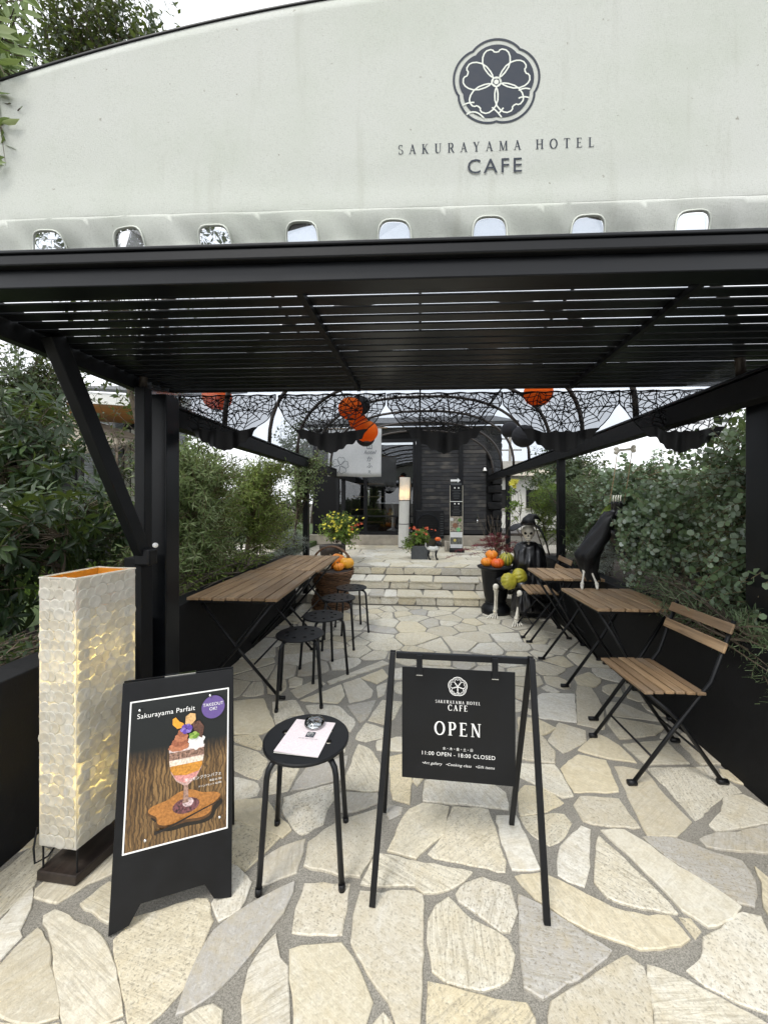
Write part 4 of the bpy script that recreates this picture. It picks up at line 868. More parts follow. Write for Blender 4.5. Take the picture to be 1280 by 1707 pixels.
# poster: white-edged sheet, u 0.028..0.328, v 0.20..0.672
px0, px1, py0, py1 = 0.026, bw - 0.014, 0.212, 0.672
frame = MB(); t_ = 0.0045
for a, b, c, d in ((px0, px1, py0, py0 + t_), (px0, px1, py1 - t_, py1), (px0, px0 + t_, py0 + t_, py1 - t_), (px1 - t_, px1, py0 + t_, py1 - t_)):
    frame.prism([(a, c), (b, c), (b, d), (a, d)], lambda x, y, l: pb(x, y, l + 0.0008), 0.0012)
def poster_mat():
    t = NT('poster_print'); v = t.coord(kind='UV'); sep = t.node('ShaderNodeSeparateXYZ'); t.link(v, sep.inputs[0])
    mp = t.node('ShaderNodeMapping'); mp.inputs['Scale'].default_value = (24, 2.6, 1); t.link(v, mp.inputs[0]); g_ = t.noise(mp.outputs[0], 1.3, 5, 0.6, 1.6)
    mp2 = t.node('ShaderNodeMapping'); mp2.inputs['Scale'].default_value = (3.2, 4.5, 1); t.link(v, mp2.inputs[0])
    wv = t.node('ShaderNodeTexWave', Scale=2.4, Distortion=9.0, Detail=3.0); t.link(mp2.outputs[0], wv.inputs[0])
    wood = t.ramp(g_, [(0.33, (0.028, 0.016, 0.007)), (0.5, (0.15, 0.085, 0.032)), (0.7, (0.30, 0.18, 0.07))])
    wood = t.mix(t.ramp(wv.outputs[0], [(0.15, (0.75,) * 3), (0.4, (0, 0, 0))]), wood, (0.035, 0.02, 0.01))
    edge = t.ramp(sep.outputs[1], [(0.0, (0, 0, 0)), (0.50, (0, 0, 0)), (0.66, (1, 1, 1))])
    t.base(t.mix(edge, wood, (0.006, 0.008, 0.008))); t.rough(0.35); return t.m
pmesh = MB(); a, b, c, d = px0 + t_, px1 - t_, py0 + t_, py1 - t_
pmesh.add([pb(a, c, 0.0012), pb(b, c, 0.0012), pb(b, d, 0.0012), pb(a, d, 0.0012)], [(0, 1, 2, 3)])
po_ = pmesh.build('poster', poster_mat(), ab)
uvl = po_.data.uv_layers.new(name='UVMap')
for lp in po_.data.loops:
    co = po_.data.vertices[lp.vertex_index].co + base_of(ab); r_ = co - pb.o
    uvl.data[lp.index].uv = ((r_.dot(pb.ex) - a) / (b - a), (r_.dot(pb.ey) - c) / (d - c))
frame.build('poster_border', M['white'], ab)
PWd, PHt = b - a, d - c
class PP:
    def __call__(s, x, y, l=0): return pb(a + x * PWd, c + y * PHt, 0.0012 + l)
pp = PP(); asp = PHt / PWd
def ell(cx, cy, rx, ry, n=28, f=None): return [(cx + rx * (f(t) if f else 1) * math.cos(t), cy + ry * (f(t) if f else 1) * math.sin(t)) for t in [2 * math.pi * k / n for k in range(n)]]
pc = {}
def ink(c, var=0.5, sc=150):
    if c not in pc: pc[c] = plain('print_%d' % len(pc), c, 0.4, var, sc, 0)
    return pc[c]
layer = [0]
def flat(name, poly, c, var=0.35):
    layer[0] += 1; return MB().add([pp(x, y, 0.00022 * layer[0]) for x, y in poly], [tuple(range(len(poly)))]).build(name, ink(c, var), po_)
flat('print_coaster_shadow', ell(0.60, 0.165, 0.34, 0.10, 40, lambda t: 1 + 0.10 * math.sin(5 * t)), (0.012, 0.008, 0.004))
flat('print_coaster_edge', ell(0.57, 0.195, 0.34, 0.105, 60, lambda t: 1 + 0.12 * math.sin(5 * t)), (0.09, 0.04, 0.012))
flat('print_coaster', ell(0.57, 0.21, 0.335, 0.10, 60, lambda t: 1 + 0.12 * math.sin(5 * t)), (0.36, 0.15, 0.035))
flat('print_glass_foot', ell(0.58, 0.215, 0.135, 0.052), (0.12, 0.045, 0.05), 0.9)
flat('print_glass_foot_glint', ell(0.60, 0.235, 0.055, 0.03), (0.5, 0.38, 0.38), 0.7)
flat('print_stem', [(0.545, 0.235), (0.605, 0.235), (0.595, 0.36), (0.555, 0.36)], (0.28, 0.17, 0.13), 0.6)
gx = lambda s: 0.575 + s
bowl = [(-0.175, 0.62), (-0.178, 0.54), (-0.155, 0.46), (-0.10, 0.395), (-0.02, 0.355), (0.02, 0.355), (0.10, 0.395), (0.155, 0.46), (0.178, 0.54), (0.175, 0.62)]
flat('print_glass', [(gx(x), y) for x, y in bowl], (0.50, 0.33, 0.29), 0.3)
flat('print_jelly', [(gx(-0.10), 0.405), (gx(-0.01), 0.37), (gx(0.10), 0.405), (gx(0.145), 0.455), (gx(-0.145), 0.455)], (0.55, 0.24, 0.22))
flat('print_sauce', [(gx(-0.16), 0.475), (gx(-0.13), 0.44), (gx(0.0), 0.425), (gx(0.13), 0.44), (gx(0.16), 0.475), (gx(0.165), 0.505), (gx(-0.165), 0.505)], (0.50, 0.22, 0.03))
flat('print_cream', [(gx(-0.17), 0.505), (gx(0.17), 0.505), (gx(0.176), 0.545), (gx(-0.176), 0.545)], (0.68, 0.58, 0.48))
flat('print_cake', [(gx(-0.176), 0.548), (gx(0.176), 0.548), (gx(0.175), 0.60), (gx(-0.175), 0.60)], (0.24, 0.14, 0.10), 0.8)
flat('print_rim', [(gx(-0.18), 0.60), (gx(0.18), 0.60), (gx(0.182), 0.622), (gx(-0.182), 0.622)], (0.62, 0.52, 0.50), 0.4)
flat('print_whip', ell(0.67, 0.655, 0.085, 0.06, 30, lambda t: 1 + 0.12 * math.sin(7 * t)), (0.72, 0.71, 0.68), 0.15)
for k in range(4): flat('print_chestnut_cream', ell(0.49 + 0.012 * k, 0.635 + 0.032 * k, 0.105 - 0.018 * k, 0.032, 26, lambda t: 1 + 0.06 * math.sin(8 * t)), ((0.42, 0.16, 0.08), (0.30, 0.10, 0.05))[k % 2], 0.3)
flat('print_biscuit', [(0.66, 0.70), (0.73, 0.67), (0.75, 0.75), (0.70, 0.80), (0.62, 0.79)], (0.10, 0.045, 0.03), 0.6)
flat('print_pumpkin_chip', [(0.42, 0.80), (0.47, 0.765), (0.55, 0.77), (0.53, 0.80), (0.49, 0.815), (0.45, 0.85), (0.42, 0.84)], (0.72, 0.32, 0.03), 0.15)
flat('print_wafer', [(0.55, 0.79), (0.60, 0.77), (0.66, 0.81), (0.655, 0.855), (0.60, 0.865), (0.555, 0.845)], (0.62, 0.38, 0.16), 0.3)
for k in range(7): flat('print_petal', ell(0.565 + 0.035 * math.cos(k * 1.1), 0.755 + 0.020 * math.sin(k * 1.1), 0.03, 0.017, 12), ((0.10, 0.05, 0.30), (0.20, 0.14, 0.42))[k % 2], 0.4)
for k in range(5): flat('print_mint', ell(0.645 + 0.03 * math.cos(k * 1.3), 0.70 + 0.014 * math.sin(k * 1.3), 0.028, 0.014, 10), ((0.13, 0.24, 0.03), (0.28, 0.40, 0.08))[k % 2], 0.3)
flat('print_spoon', [(0.28, 0.075), (0.36, 0.085), (0.95, 0.205), (0.95, 0.212), (0.36, 0.10), (0.28, 0.10)], (0.014, 0.010, 0.008), 0.5)
flat('takeout_sticker', ell(0.845, 0.885, 0.125, 0.125 / asp, 40), (0.12, 0.075, 0.25), 0.06)
class PQ(Plane): pass
pq = Plane(pb(a, c, 0.0), pb.ex, pb.ey, pb.n)
font_mesh('lettering', 'TAKEOUT\nOK!', pq, 0.845 * PWd, 0.895 * PHt, 0.0150, M['white'], po_, lift=0.0099)
font_mesh('lettering', 'Sakurayama Parfait', pq, 0.065 * PWd, 0.885 * PHt, 0.0222, M['white'], po_, lift=0.0099, align='LEFT', spacing=1.06)
font_mesh('lettering', '栗山モンブランパフェ', pq, 0.945 * PWd, 0.385 * PHt, 0.0118, M['white'], po_, lift=0.0099, align='RIGHT')
font_mesh('lettering', '単品 ¥1,700', pq, 0.945 * PWd, 0.352 * PHt, 0.0078, M['white'], po_, lift=0.0099, align='RIGHT')
font_mesh('lettering', 'ドリンクセット ¥2,000', pq, 0.945 * PWd, 0.325 * PHt, 0.0074, M['white'], po_, lift=0.0099, align='RIGHT')
for x, y in ((0.09, 0.945), (0.81, 0.975), (0.93, 0.09), (0.2, 0.06)): MB().sphere(pb(a + x * PWd, c + y * PHt, 0.011), 0.0052, 12, 8).build('pin', M['chrome'], ab, smooth=True)

# ------------------------------------------------------------------ lit capiz-shell floor lamp
cn = [at(66, 837, 1.372), at(127, 837, 1.352), at(225, 837, 1.565), at(164, 837, 1.60)]
cn = [Vector((p.x, p.y, 0)) for p in cn]; lc = sum(cn, Vector((0, 0, 0))) / 4
lamp = thing('floor_lamp', 'tall square floor lamp of pale capiz shell on a dark wooden base', 'lamp', lc)
Z0, Z1 = 0.125, 1.08
bpoly = [lc + (p - lc) * 1.06 for p in cn]
MB().add([p + Vector((0, 0, 0.003)) for p in bpoly] + [p + Vector((0, 0, 0.038)) for p in bpoly], [(3, 2, 1, 0), (4, 5, 6, 7)] + [(k, (k + 1) % 4, 4 + (k + 1) % 4, 4 + k) for k in range(4)]).build('base', M['lamp_base'], lamp, bevel=0.004)
for p in cn:
    p_ = lc + (p - lc) * 0.93
    MB().tube([p_ + Vector((0, 0, 0.03)), p_ + Vector((0, 0, 0.2))], 0.0032, 6).build('rod', M['black'], lamp)
shade = MB()
for k in range(4):
    p, q_ = cn[k], cn[(k + 1) % 4]; shade.sheet(lambda s, t: p + (q_ - p) * s + Vector((0, 0, Z0 + (Z1 - Z0) * t)), 2, 8)
sh = shade.build('shade', M['shell'], lamp, solid=0.0018)
lin = MB()
for k in range(4):
    p, q_ = lc + (cn[k] - lc) * 0.97, lc + (cn[(k + 1) % 4] - lc) * 0.97; lin.sheet(lambda s, t: p + (q_ - p) * s + Vector((0, 0, Z1 - 0.12 + 0.118 * t)), 2, 2)
lin.build('glow_lining', M['glow_lining'], sh)
MB().add([lc + (p - lc) * 0.96 + Vector((0, 0, Z0 + 0.012)) for p in cn] + [lc + (p - lc) * 0.96 + Vector((0, 0, Z0 + 0.018)) for p in cn], [(3, 2, 1, 0), (4, 5, 6, 7)] + [(k, (k + 1) % 4, 4 + (k + 1) % 4, 4 + k) for k in range(4)]).build('bottom_plate', M['lamp_base'], lamp)
rim = [p + Vector((0, 0, Z1)) for p in cn]; MB().tube(rim + rim[:2], 0.004, 6, False).build('rim', M['shell'], sh)
disc = MB().lathe([(0.0, 0.0002), (0.010, 0.0008), (0.017, 0.0016), (0.0215, 0.0021), (0.0228, 0.0012), (0.0228, 0.0)], (0, 0, 0), 14)
dm = disc.build('shell_disc', M['shell'], sh, world=False, smooth=True); dm2 = dm.data.copy(); dm2.materials[0] = M['shell2']; first = True
for k, ncol in ((0, 4), (1, 6)):
    p, q_ = cn[k], cn[(k + 1) % 4]; e = (q_ - p); L = e.length; e.normalize(); n_ = Vector((e.y, -e.x, 0)); rows = 26
    for r_ in range(rows):
        for c_ in range(ncol):
            s = (c_ + 0.5 + (0.25 if r_ % 2 else -0.25)) / ncol * L + rng.uniform(-.003, .003); s = min(max(s, 0.0235), L - 0.0235)
            z = Z0 + 0.022 + (Z1 - Z0 - 0.044) * r_ / (rows - 1) + rng.uniform(-.004, .004)
            o = dm if first else bpy.data.objects.new('shell_disc', dm.data if rng.random() < 0.6 else dm2)
            if not first: col.objects.link(o); o.parent = sh
            first = False
            nn2 = (n_ + Vector((rng.uniform(-.05, .05), rng.uniform(-.05, .05), rng.uniform(-.10, .0)))).normalized()
            o.matrix_local = Matrix.Translation(p + e * s + Vector((0, 0, z)) + n_ * rng.uniform(0.0010, 0.0022) - lc) @ nn2.to_track_quat('Z', 'Y').to_matrix().to_4x4() @ Matrix.Scale(rng.uniform(0.85, 1.12), 4)
crd = [at(62, 1380, 1.42), at(56, 1415, 1.40), at(58, 1440, 1.39), at(80, 1428, 1.42), at(100, 1400, 1.45)]
MB().tube(crd, 0.0035, 6).build('cord', M['black'], lamp, smooth=True)
for z in (0.36, 0.78):
    b_ = MB().sphere(lc + Vector((0.01, 0.0, z)), 0.022, 12, 8)
    t = NT('bulb_%d' % int(z * 100)); t.b.inputs['Emission Color'].default_value = (1, 0.76, 0.22, 1); t.b.inputs['Emission Strength'].default_value = 80; b_.build('bulb', t.m, lamp, smooth=True)
# ------------------------------------------------------------------ cafe building at the end of the path
YB = 8.95
def hy(px, py, Y=YB):
    d = at(px, py, 1.0) - Vector((0, 0, CAM_H)); return Vector((0, 0, CAM_H)) + d * (Y / d.y)
bd = thing('cafe_building', 'black clad cafe building with glass door at the end of the path', 'building', (0, YB, 0.36))
def X(px): return hy(px, 837).x
def Z(py): return hy(690, py).z
xl, xd0, xd1, xs0, xs1, xr = -2.55, X(563), X(692), X(697), X(812), X(836)
MB().box(((xs0 + xr) / 2, YB + 0.15, 1.75), (xr - xs0, 0.26, 2.7)).build('wall', M['black_mat'], bd)
MB().box(((xl + xd0) / 2, YB + 0.15, 1.75), (xd0 - xl, 0.26, 2.7)).build('wall', M['black_mat'], bd)
MB().box(((xd0 + xs0) / 2, YB + 0.15, 2.95), (xs0 - xd0 - 0.002, 0.26, 0.30)).build('lintel', M['black_mat'], bd)
MB().box(((xl + xr) / 2, YB + 2.2, 1.70), (xr - xl, 0.2, 2.6)).build('wall', M['black_mat'], bd)
MB().box((xr - 0.1, YB + 1.2, 1.70), (0.2, 1.75, 2.6)).build('wall', M['black_mat'], bd)
MB().box(((xl + xr) / 2, YB - 0.03, 0.47), (xr - xl + 0.1, 0.26, 0.23)).build('plinth', M['concrete'], bd, bevel=0.01)
rf = MB().prism([(-0.35, 3.05), (-0.35, 3.13), (2.6, 3.9), (2.6, 3.82)], lambda a_, b_, l: Vector((xl - 0.2 + l, YB + a_, b_)), xr - xl + 0.5).build('roof', M['black'], bd)
nb_ = 27
for k in range(nb_):                                   # charred horizontal boards
    z = 0.66 + k * 0.088
    MB().box((0, 0, 0), (xs1 - xs0 - 0.05, 0.022, 0.080)).build('board', M['shou'], bd, world=False, bevel=0.003).location = ((xs0 + xs1) / 2 - 0, 0.0 + 0.003 * rng.random(), z - 0.36)
MB().box((X(768), YB - 0.02, 1.86), (0.09, 0.05, 2.42)).build('trim_board', M['black'], bd)
MB().box((xs0 + 0.01, YB - 0.02, 1.86), (0.12, 0.06, 2.42)).build('trim_board', M['black'], bd)
z = 0.62; k = 0
while z < 2.95:                                        # split-stone quoins painted black
    h = rng.uniform(0.15, 0.22); w = (xr - xs1) * (1.0 if k % 2 else 0.68)
    o = MB().sphere((0, 0, 0), 1, 8, 6, fn=lambda q: 0.92 + 0.16 * rng.random()).build('quoin_stone', M['black_mat'], bd, world=False)
    o.data = o.data.copy(); me = o.data
    for v in me.vertices: v.co = Vector((math.copysign(min(1, abs(v.co.x) * 1.5), v.co.x) * w / 2 * 0.97, math.copysign(min(1, abs(v.co.y) * 1.4), v.co.y) * 0.06, math.copysign(min(1, abs(v.co.z) * 1.5), v.co.z) * h / 2 * 0.95))
    o.location = (xr - w / 2, -0.03, z + h / 2 - 0.36); z += h; k += 1
# entrance: frames, panes, things behind the glass
dr = MB()
for x in (xd0, (xd0 + xd1) / 2 - 0.25, xd1 - 0.02): dr.box((x, YB, 1.70), (0.07, 0.09, 2.24))
dr.box(((xd0 + xd1) / 2, YB - 0.001, 2.78), (xd1 - xd0, 0.09, 0.07)).box(((xd0 + xd1) / 2, YB - 0.001, 0.625), (xd1 - xd0, 0.085, 0.07)).box(((xd0 + xd1) / 2, YB - 0.002, 1.02), (xd1 - xd0, 0.06, 0.04))
door = dr.build('door_frame', M['black'], bd)
xm = (xd0 + xd1) / 2 - 0.25
for x0, x1 in ((xd0, xm), (xm, xd1)):
    for z0, z1 in ((0.66, 1.0), (1.04, 2.745)): MB().box(((x0 + x1) / 2, YB + 0.01, (z0 + z1) / 2), (x1 - x0 - 0.07, 0.006, z1 - z0)).build('pane', M['glass'], door)
MB().box((xm + 0.08, YB - 0.06, 1.45), (0.025, 0.03, 0.35)).build('door_handle', M['chrome'], door, bevel=0.004)
MB().box((0, YB + 1.1, 0.60), (5.2, 1.9, 0.06)).build('floor', M['lamp_base'], bd)
sl_ = thing('indoor_shelf', 'dim shelf with small goods behind the cafe glass', 'shelf', (xd0 + 0.5, YB + 1.6, 0.63))
for z in (0.8, 1.15, 1.5, 1.85): MB().box((xd0 + 0.5, YB + 1.6, z), (0.9, 0.25, 0.025)).build('shelf_board', M['wood'], sl_)
for s in (-1, 1): MB().box((xd0 + 0.5 + s * 0.46, YB + 1.6, 1.27), (0.03, 0.26, 1.28)).build('shelf_side', M['lamp_base'], sl_)
tb_ = hy(655, 862, YB + 0.8); tt = thing('pedestal_table', 'white round pedestal table standing inside behind the glass door', 'table', (tb_.x, tb_.y, 0.63))
MB().lathe([(0.16, 0), (0.15, 0.02), (0.04, 0.06), (0.03, 0.3), (0.025, 0.62), (0.05, 0.68)], (tb_.x, tb_.y, 0.63), 16).build('pedestal', M['white'], tt, smooth=True)
MB().lathe([(0.0, 0.68), (0.3, 0.68), (0.31, 0.69), (0.3, 0.705), (0, 0.705)], (tb_.x, tb_.y, 0.63), 24).build('table_top', M['white'], tt)
tp = hy(795, 866, YB - 0.06); tpo = thing('wall_tap', 'small chrome tap on the black cladding right of the menu stand', 'tap', tp)
MB().tube([tp + Vector((0, 0.05, 0)), tp + Vector((0, -0.05, 0)), tp + Vector((0, -0.07, -0.03)), tp + Vector((0, -0.07, -0.07))], 0.013, 8).build('spout', M['chrome'], tpo, smooth=True)
MB().bar(tp + Vector((-0.03, -0.02, 0.045)), tp + Vector((0.03, -0.02, 0.045)), 0.014, 0.012).bar(tp + Vector((0, -0.02, 0)), tp + Vector((0, -0.02, 0.045)), 0.01, 0.01).build('handle', M['chrome'], tpo)
mt = hy(808, 783, YB - 0.04); wlmp = thing('wall_light', 'small white light fitting high on the cladding beside the corner stones', 'light', mt)
MB().lathe([(0.02, 0.05), (0.035, 0.0), (0.05, -0.03), (0.0, -0.03)], mt, 12).build('shade', M['white'], wlmp, smooth=True)
MB().box(mt + Vector((0, 0.02, 0.06)), (0.05, 0.05, 0.05)).build('mount', M['black'], wlmp)

ac = hy(716, 874, YB - 0.33); acw, ach = 0.62, 0.62
aco = thing('air_conditioner', 'black outdoor air conditioner unit with round fan against the cladding', 'air conditioner', (ac.x, ac.y, 0.4))
MB().box((ac.x, ac.y, 0.86), (acw, 0.30, ach)).build('casing', M['black'], aco, bevel=0.01)
MB().lathe([(0.235, 0), (0.245, 0.012), (0.225, 0.016), (0.22, 0.0)], (0, 0, 0), 36).build('fan_ring', M['black_gloss'], aco, world=False).matrix_local = Matrix.Translation((-0.05, -0.152, 0.46)) @ Matrix.Rotation(R(90), 4, 'X')
MB().lathe([(0.0, 0.004), (0.22, 0.004), (0.22, 0.0)], (0, 0, 0), 36).build('fan_well', M['dark'], aco, world=False).matrix_local = Matrix.Translation((-0.05, -0.151, 0.46)) @ Matrix.Rotation(R(90), 4, 'X')
for k in range(9): MB().box((ac.x - 0.05, ac.y - 0.168, 0.86 - 0.2 + k * 0.05), (2 * math.sqrt(max(0.001, 0.22 ** 2 - (0.2 - k * 0.05) ** 2)), 0.006, 0.006)).build('grille_bar', M['black'], aco)
for k in range(10): MB().box((ac.x + 0.26, ac.y - 0.154, 0.62 + k * 0.052), (0.07, 0.01, 0.012)).build('side_louvre', M['grey_box'], aco)
for s in (-1, 1): MB().box((ac.x + s * 0.22, ac.y, 0.455), (0.06, 0.3, 0.19)).build('support_block', M['concrete'], aco)

# white column lamp
cl = on(672, 913, 0.362)
cll = thing('column_lamp', 'tall white paper column lamp standing by the glass door', 'lamp', (cl.x, cl.y, 0.362))
top = at(675, 796, (cl - Vector((0, 0, CAM_H))).dot(Vector((-SA, CA, 0)))) ; hgt = top.z - 0.362; lx = top.x - cl.x
for k in range(3):
    z0, z1 = k / 3, (k + 1) / 3
    MB().tube([(cl.x + lx * z0, cl.y, 0.37 + hgt * z0 + 0.006), (cl.x + lx * z1, cl.y, 0.37 + hgt * z1 - 0.006)], 0.112, 28).build('paper_section', M['p_white'], cll, smooth=False)
for k in (1, 2): MB().lathe([(0.1135, -0.007), (0.1135, 0.007)], (cl.x + lx * k / 3, cl.y, 0.37 + hgt * k / 3), 28).build('band', M['black'], cll)
t = NT('column_bulb'); t.b.inputs['Emission Color'].default_value = (1, 0.62, 0.25, 1); t.b.inputs['Emission Strength'].default_value = 28
MB().sphere((cl.x + lx * 0.72, cl.y, 0.37 + hgt * 0.76), 0.03, 12, 8).build('bulb', t.m, cll, smooth=True)
MB().lathe([(0.1, 0), (0.1, 0.012)], (cl.x, cl.y, 0.362), 24).build('foot_plate', M['black'], cll)

# tall menu stand with arrow
sgp = on(760.5, 920, 0.362); ms = thing('menu_stand', 'tall narrow black menu stand topped by a white arrow', 'sign', (sgp.x, sgp.y, 0.362))
sx, sy = sgp.x, sgp.y; d_ = 7.6; up = lambda py: CAM_H - (py - 837) / 641 * d_
hw = 0.128
MB().box((sx, sy + 0.015, (0.362 + up(808)) / 2), (2 * hw, 0.03, up(808) - 0.362)).build('board', M['black'], ms, bevel=0.003)
MB().box((sx, sy, 0.39), (2 * hw + 0.03, 0.26, 0.05)).build('foot', M['black'], ms, bevel=0.005)
mp_ = Plane((sx, sy - 0.0005, 0), (1, 0, 0), (0, 0, 1), (0, -1, 0))
def rect(name, x0, x1, y0, y1, mat, l=0.002): return MB().prism([(x0, y0), (x1, y0), (x1, y1), (x0, y1)], lambda a_, b_, l_: mp_(a_, b_, l_), l).build(name, mat, ms)
for x in (-hw + 0.004, hw - 0.004): rect('edge_strip', x - 0.003, x + 0.003, up(910), up(809), M['pk_w'], 0.003)
rect('edge_strip', -hw + 0.008, hw - 0.008, up(836.5), up(835.5), M['white'], 0.003)
rect('header_strip', -hw + 0.02, hw - 0.03, up(808.5), up(805), M['grey_box'])
for y0 in (812, 838.5):
    for x in (-0.03, 0.045): rect('menu_icon', x - 0.012, x + 0.012, up(y0 + 2.4), up(y0), M['white'], 0.0035)
    for k in range(6): w_ = rng.uniform(0.045, 0.095); rect('menu_line', -w_, w_, up(y0 + 6.1 + k * 2.6), up(y0 + 5.2 + k * 2.6), M['grey_box'], 0.0035)
pht = plain('food_photo', (0.25, 0.22, 0.17), 0.4, 0.85, 26, 0); ph = rect('photo_panel', -hw + 0.01, hw - 0.01, up(886), up(861), pht, 0.003)
phg = plain('flower_photo', (0.10, 0.10, 0.09), 0.4, 0.9, 24, 0)
rect('white_panel', -hw + 0.01, hw - 0.01, up(914), up(887), plain('pale_print', (0.6, 0.6, 0.6), 0.5, 0.1, 30, 0), 0.003)
rect('photo_panel', -hw + 0.014, hw - 0.014, up(907.5), up(896), phg, 0.0045)
def disc_print(name, px, py, r, c):
    x = (px - 760.5) / 641 * d_; MB().add([mp_(x + r * math.cos(t), up(py) + r * math.sin(t), 0.0062) for t in [k * math.pi / 8 for k in range(16)]], [tuple(range(16))]).build(name, plain('pr_' + name, c, 0.5, 0.3, 60, 0), ms)
disc_print('photo_dish', 758.5, 876, 0.05, (0.22, 0.10, 0.06)); disc_print('photo_leaf', 766, 867, 0.035, (0.08, 0.16, 0.03)); disc_print('green_badge', 764, 883, 0.04, (0.16, 0.42, 0.18)); disc_print('photo_cup', 753, 866, 0.035, (0.5, 0.5, 0.48)); disc_print('photo_flower', 758, 901, 0.028, (0.5, 0.42, 0.12))
arw = [(751, 799), (762.5, 799), (762.5, 796.8), (767.2, 800.7), (762.5, 804.6), (762.5, 802.4), (751, 802.4)]
MB().prism([((x - 760.5) / 641 * d_, up(y)) for x, y in arw][::-1], lambda a_, b_, l_: mp_(a_, b_, l_), 0.012).build('arrow', M['white'], ms)
MB().box((sx, sy + 0.02, up(803)), (0.02, 0.012, 0.1)).build('arrow_post', M['black'], ms)
bk = on(743, 919, 0.362); tag(MB().box((bk.x, bk.y, 0.47), (0.05, 0.16, 0.20)).box((bk.x + 0.055, bk.y + 0.02, 0.465), (0.05, 0.14, 0.19)).build('weight_block', M['concrete'], bevel=0.006), 'pale grey concrete weight beside the menu stand', 'weight')

# banner
bn = thing('noren_banner', 'white cloth banner with blossom drawing and Japanese writing hung under the vault', 'banner', at(592, 765, 6.9))
q = [at(548, 716, 6.95), at(636, 714, 6.85)]; low = [at(546, 794, 6.95), at(635.5, 795, 6.85)]
def bfn(s, t): p = (q[0] * (1 - s) + q[1] * s) * (1 - t) + (low[0] * (1 - s) + low[1] * s) * t; return p + Vector((0, 0.02 * math.sin(s * 11) * (0.3 + t), 0.006 * math.sin(s * 7) * t))
MB().sheet(bfn, 24, 10).build('cloth', M['cloth_w'], bn, smooth=True, solid=0.003)
MB().tube([q[0] + Vector((-0.1, 0, 0.01)), q[1] + Vector((0.1, 0, 0.01))], 0.012, 8).build('rod', M['wood'], bn, smooth=True)
exb = (q[1] - q[0]); bwid = exb.length; exb.normalize(); pbn = Plane(low[0], exb, (0, 0, 1), Vector((exb.y, -exb.x, 0)))
for k, ch in enumerate(('山', 'か', 'ふ', 'ぇ')): font_mesh('lettering', ch, pbn, bwid * 0.80, (0.48, 0.26, 0.145, 0.045)[k], (0.115, 0.105, 0.105, 0.085)[k], M['ink'], bn, lift=0.035)
font_mesh('lettering', 'hotel', pbn, bwid * 0.80, 0.385, 0.10, M['ink'], bn, lift=0.035, shear=0.45)
fl_ = MB()
for i in range(5):
    a_ = R(80 + 72 * i); pts = [(x * 0.2, y * 0.2) for x, y in PET] + [(x * 0.2, -y * 0.2) for x, y in PET[-2::-1]]
    ribbon(fl_, lambda x, y, l: pbn(0.24 + x, 0.19 + y, l), [(x * math.cos(a_) - y * math.sin(a_), x * math.sin(a_) + y * math.cos(a_)) for x, y in pts], 0.006, 0.035 + i * 1e-4)
fl_.build('blossom_drawing', M['ink'], bn)

# ------------------------------------------------------------------ paper lanterns
def lantern(label, px, py, d, r, mat, roof_z=2.8):
    p = at(px, py, d); t = thing('paper_lantern', label, 'lantern', p, 0, 'paper lanterns')
    n = 44; prof = []
    for i in range(n + 1):
        th = math.pi * (0.09 + 0.82 * i / n); rb = r * math.sin(th) * (1 + (0.012 if i % 2 else -0.012)); prof.append((rb, -r * 0.93 * math.cos(th)))
    mb = MB(); k = 30; vs = []
    for (a_, z_) in prof: vs += [(a_ * math.cos(2 * math.pi * j / k), a_ * math.sin(2 * math.pi * j / k), z_) for j in range(k)]
    mb.add(vs, [(i * k + j, i * k + (j + 1) % k, (i + 1) * k + (j + 1) % k, (i + 1) * k + j) for i in range(n) for j in range(k)])
    sh_ = mb.build('shade', mat, t, world=False)
    MB().lathe([(r * 0.30, -r * 0.91), (r * 0.30, -r * 0.885)], (0, 0, 0), 18).build('bottom_ring', M['black'], t, world=False)
    MB().lathe([(r * 0.30, r * 0.885), (r * 0.30, r * 0.91)], (0, 0, 0), 18).build('top_ring', M['black'], t, world=False)
    MB().tube([(0, 0, r * 0.9), (0, 0, roof_z - p.z)], 0.0015, 4).build('string', M['black'], t, world=False)
lantern('orange paper lantern, upper of the pair left of centre', 584, 681, 3.55, 0.112, M['p_orange'])
lantern('orange paper lantern, lower of the pair left of centre, in front of the banner', 611, 719, 3.75, 0.112, M['p_orange'])
lantern('small dull orange paper lantern tucked between the pair left of centre', 597, 702, 4.1, 0.10, M['p_orange'])
lantern('orange paper lantern right of centre just under the louvres', 897, 655, 3.45, 0.126, M['p_orange'], 2.7)
lantern('orange paper lantern at far left behind the lace webs', 362, 662, 3.3, 0.12, M['p_orange'], 2.3)
lantern('black paper lantern behind the upper orange one', 600, 676, 3.9, 0.105, M['p_black'])
lantern('black paper lantern under the lower orange one', 609, 729, 4.0, 0.10, M['p_black'])
lantern('black paper lantern right of centre, leftmost of the two below the vault edge', 849, 716, 4.9, 0.105, M['p_black'], 2.5)
lantern('black paper lantern right of centre, behind the bat wing', 873, 727, 4.2, 0.13, M['p_black'], 2.5)

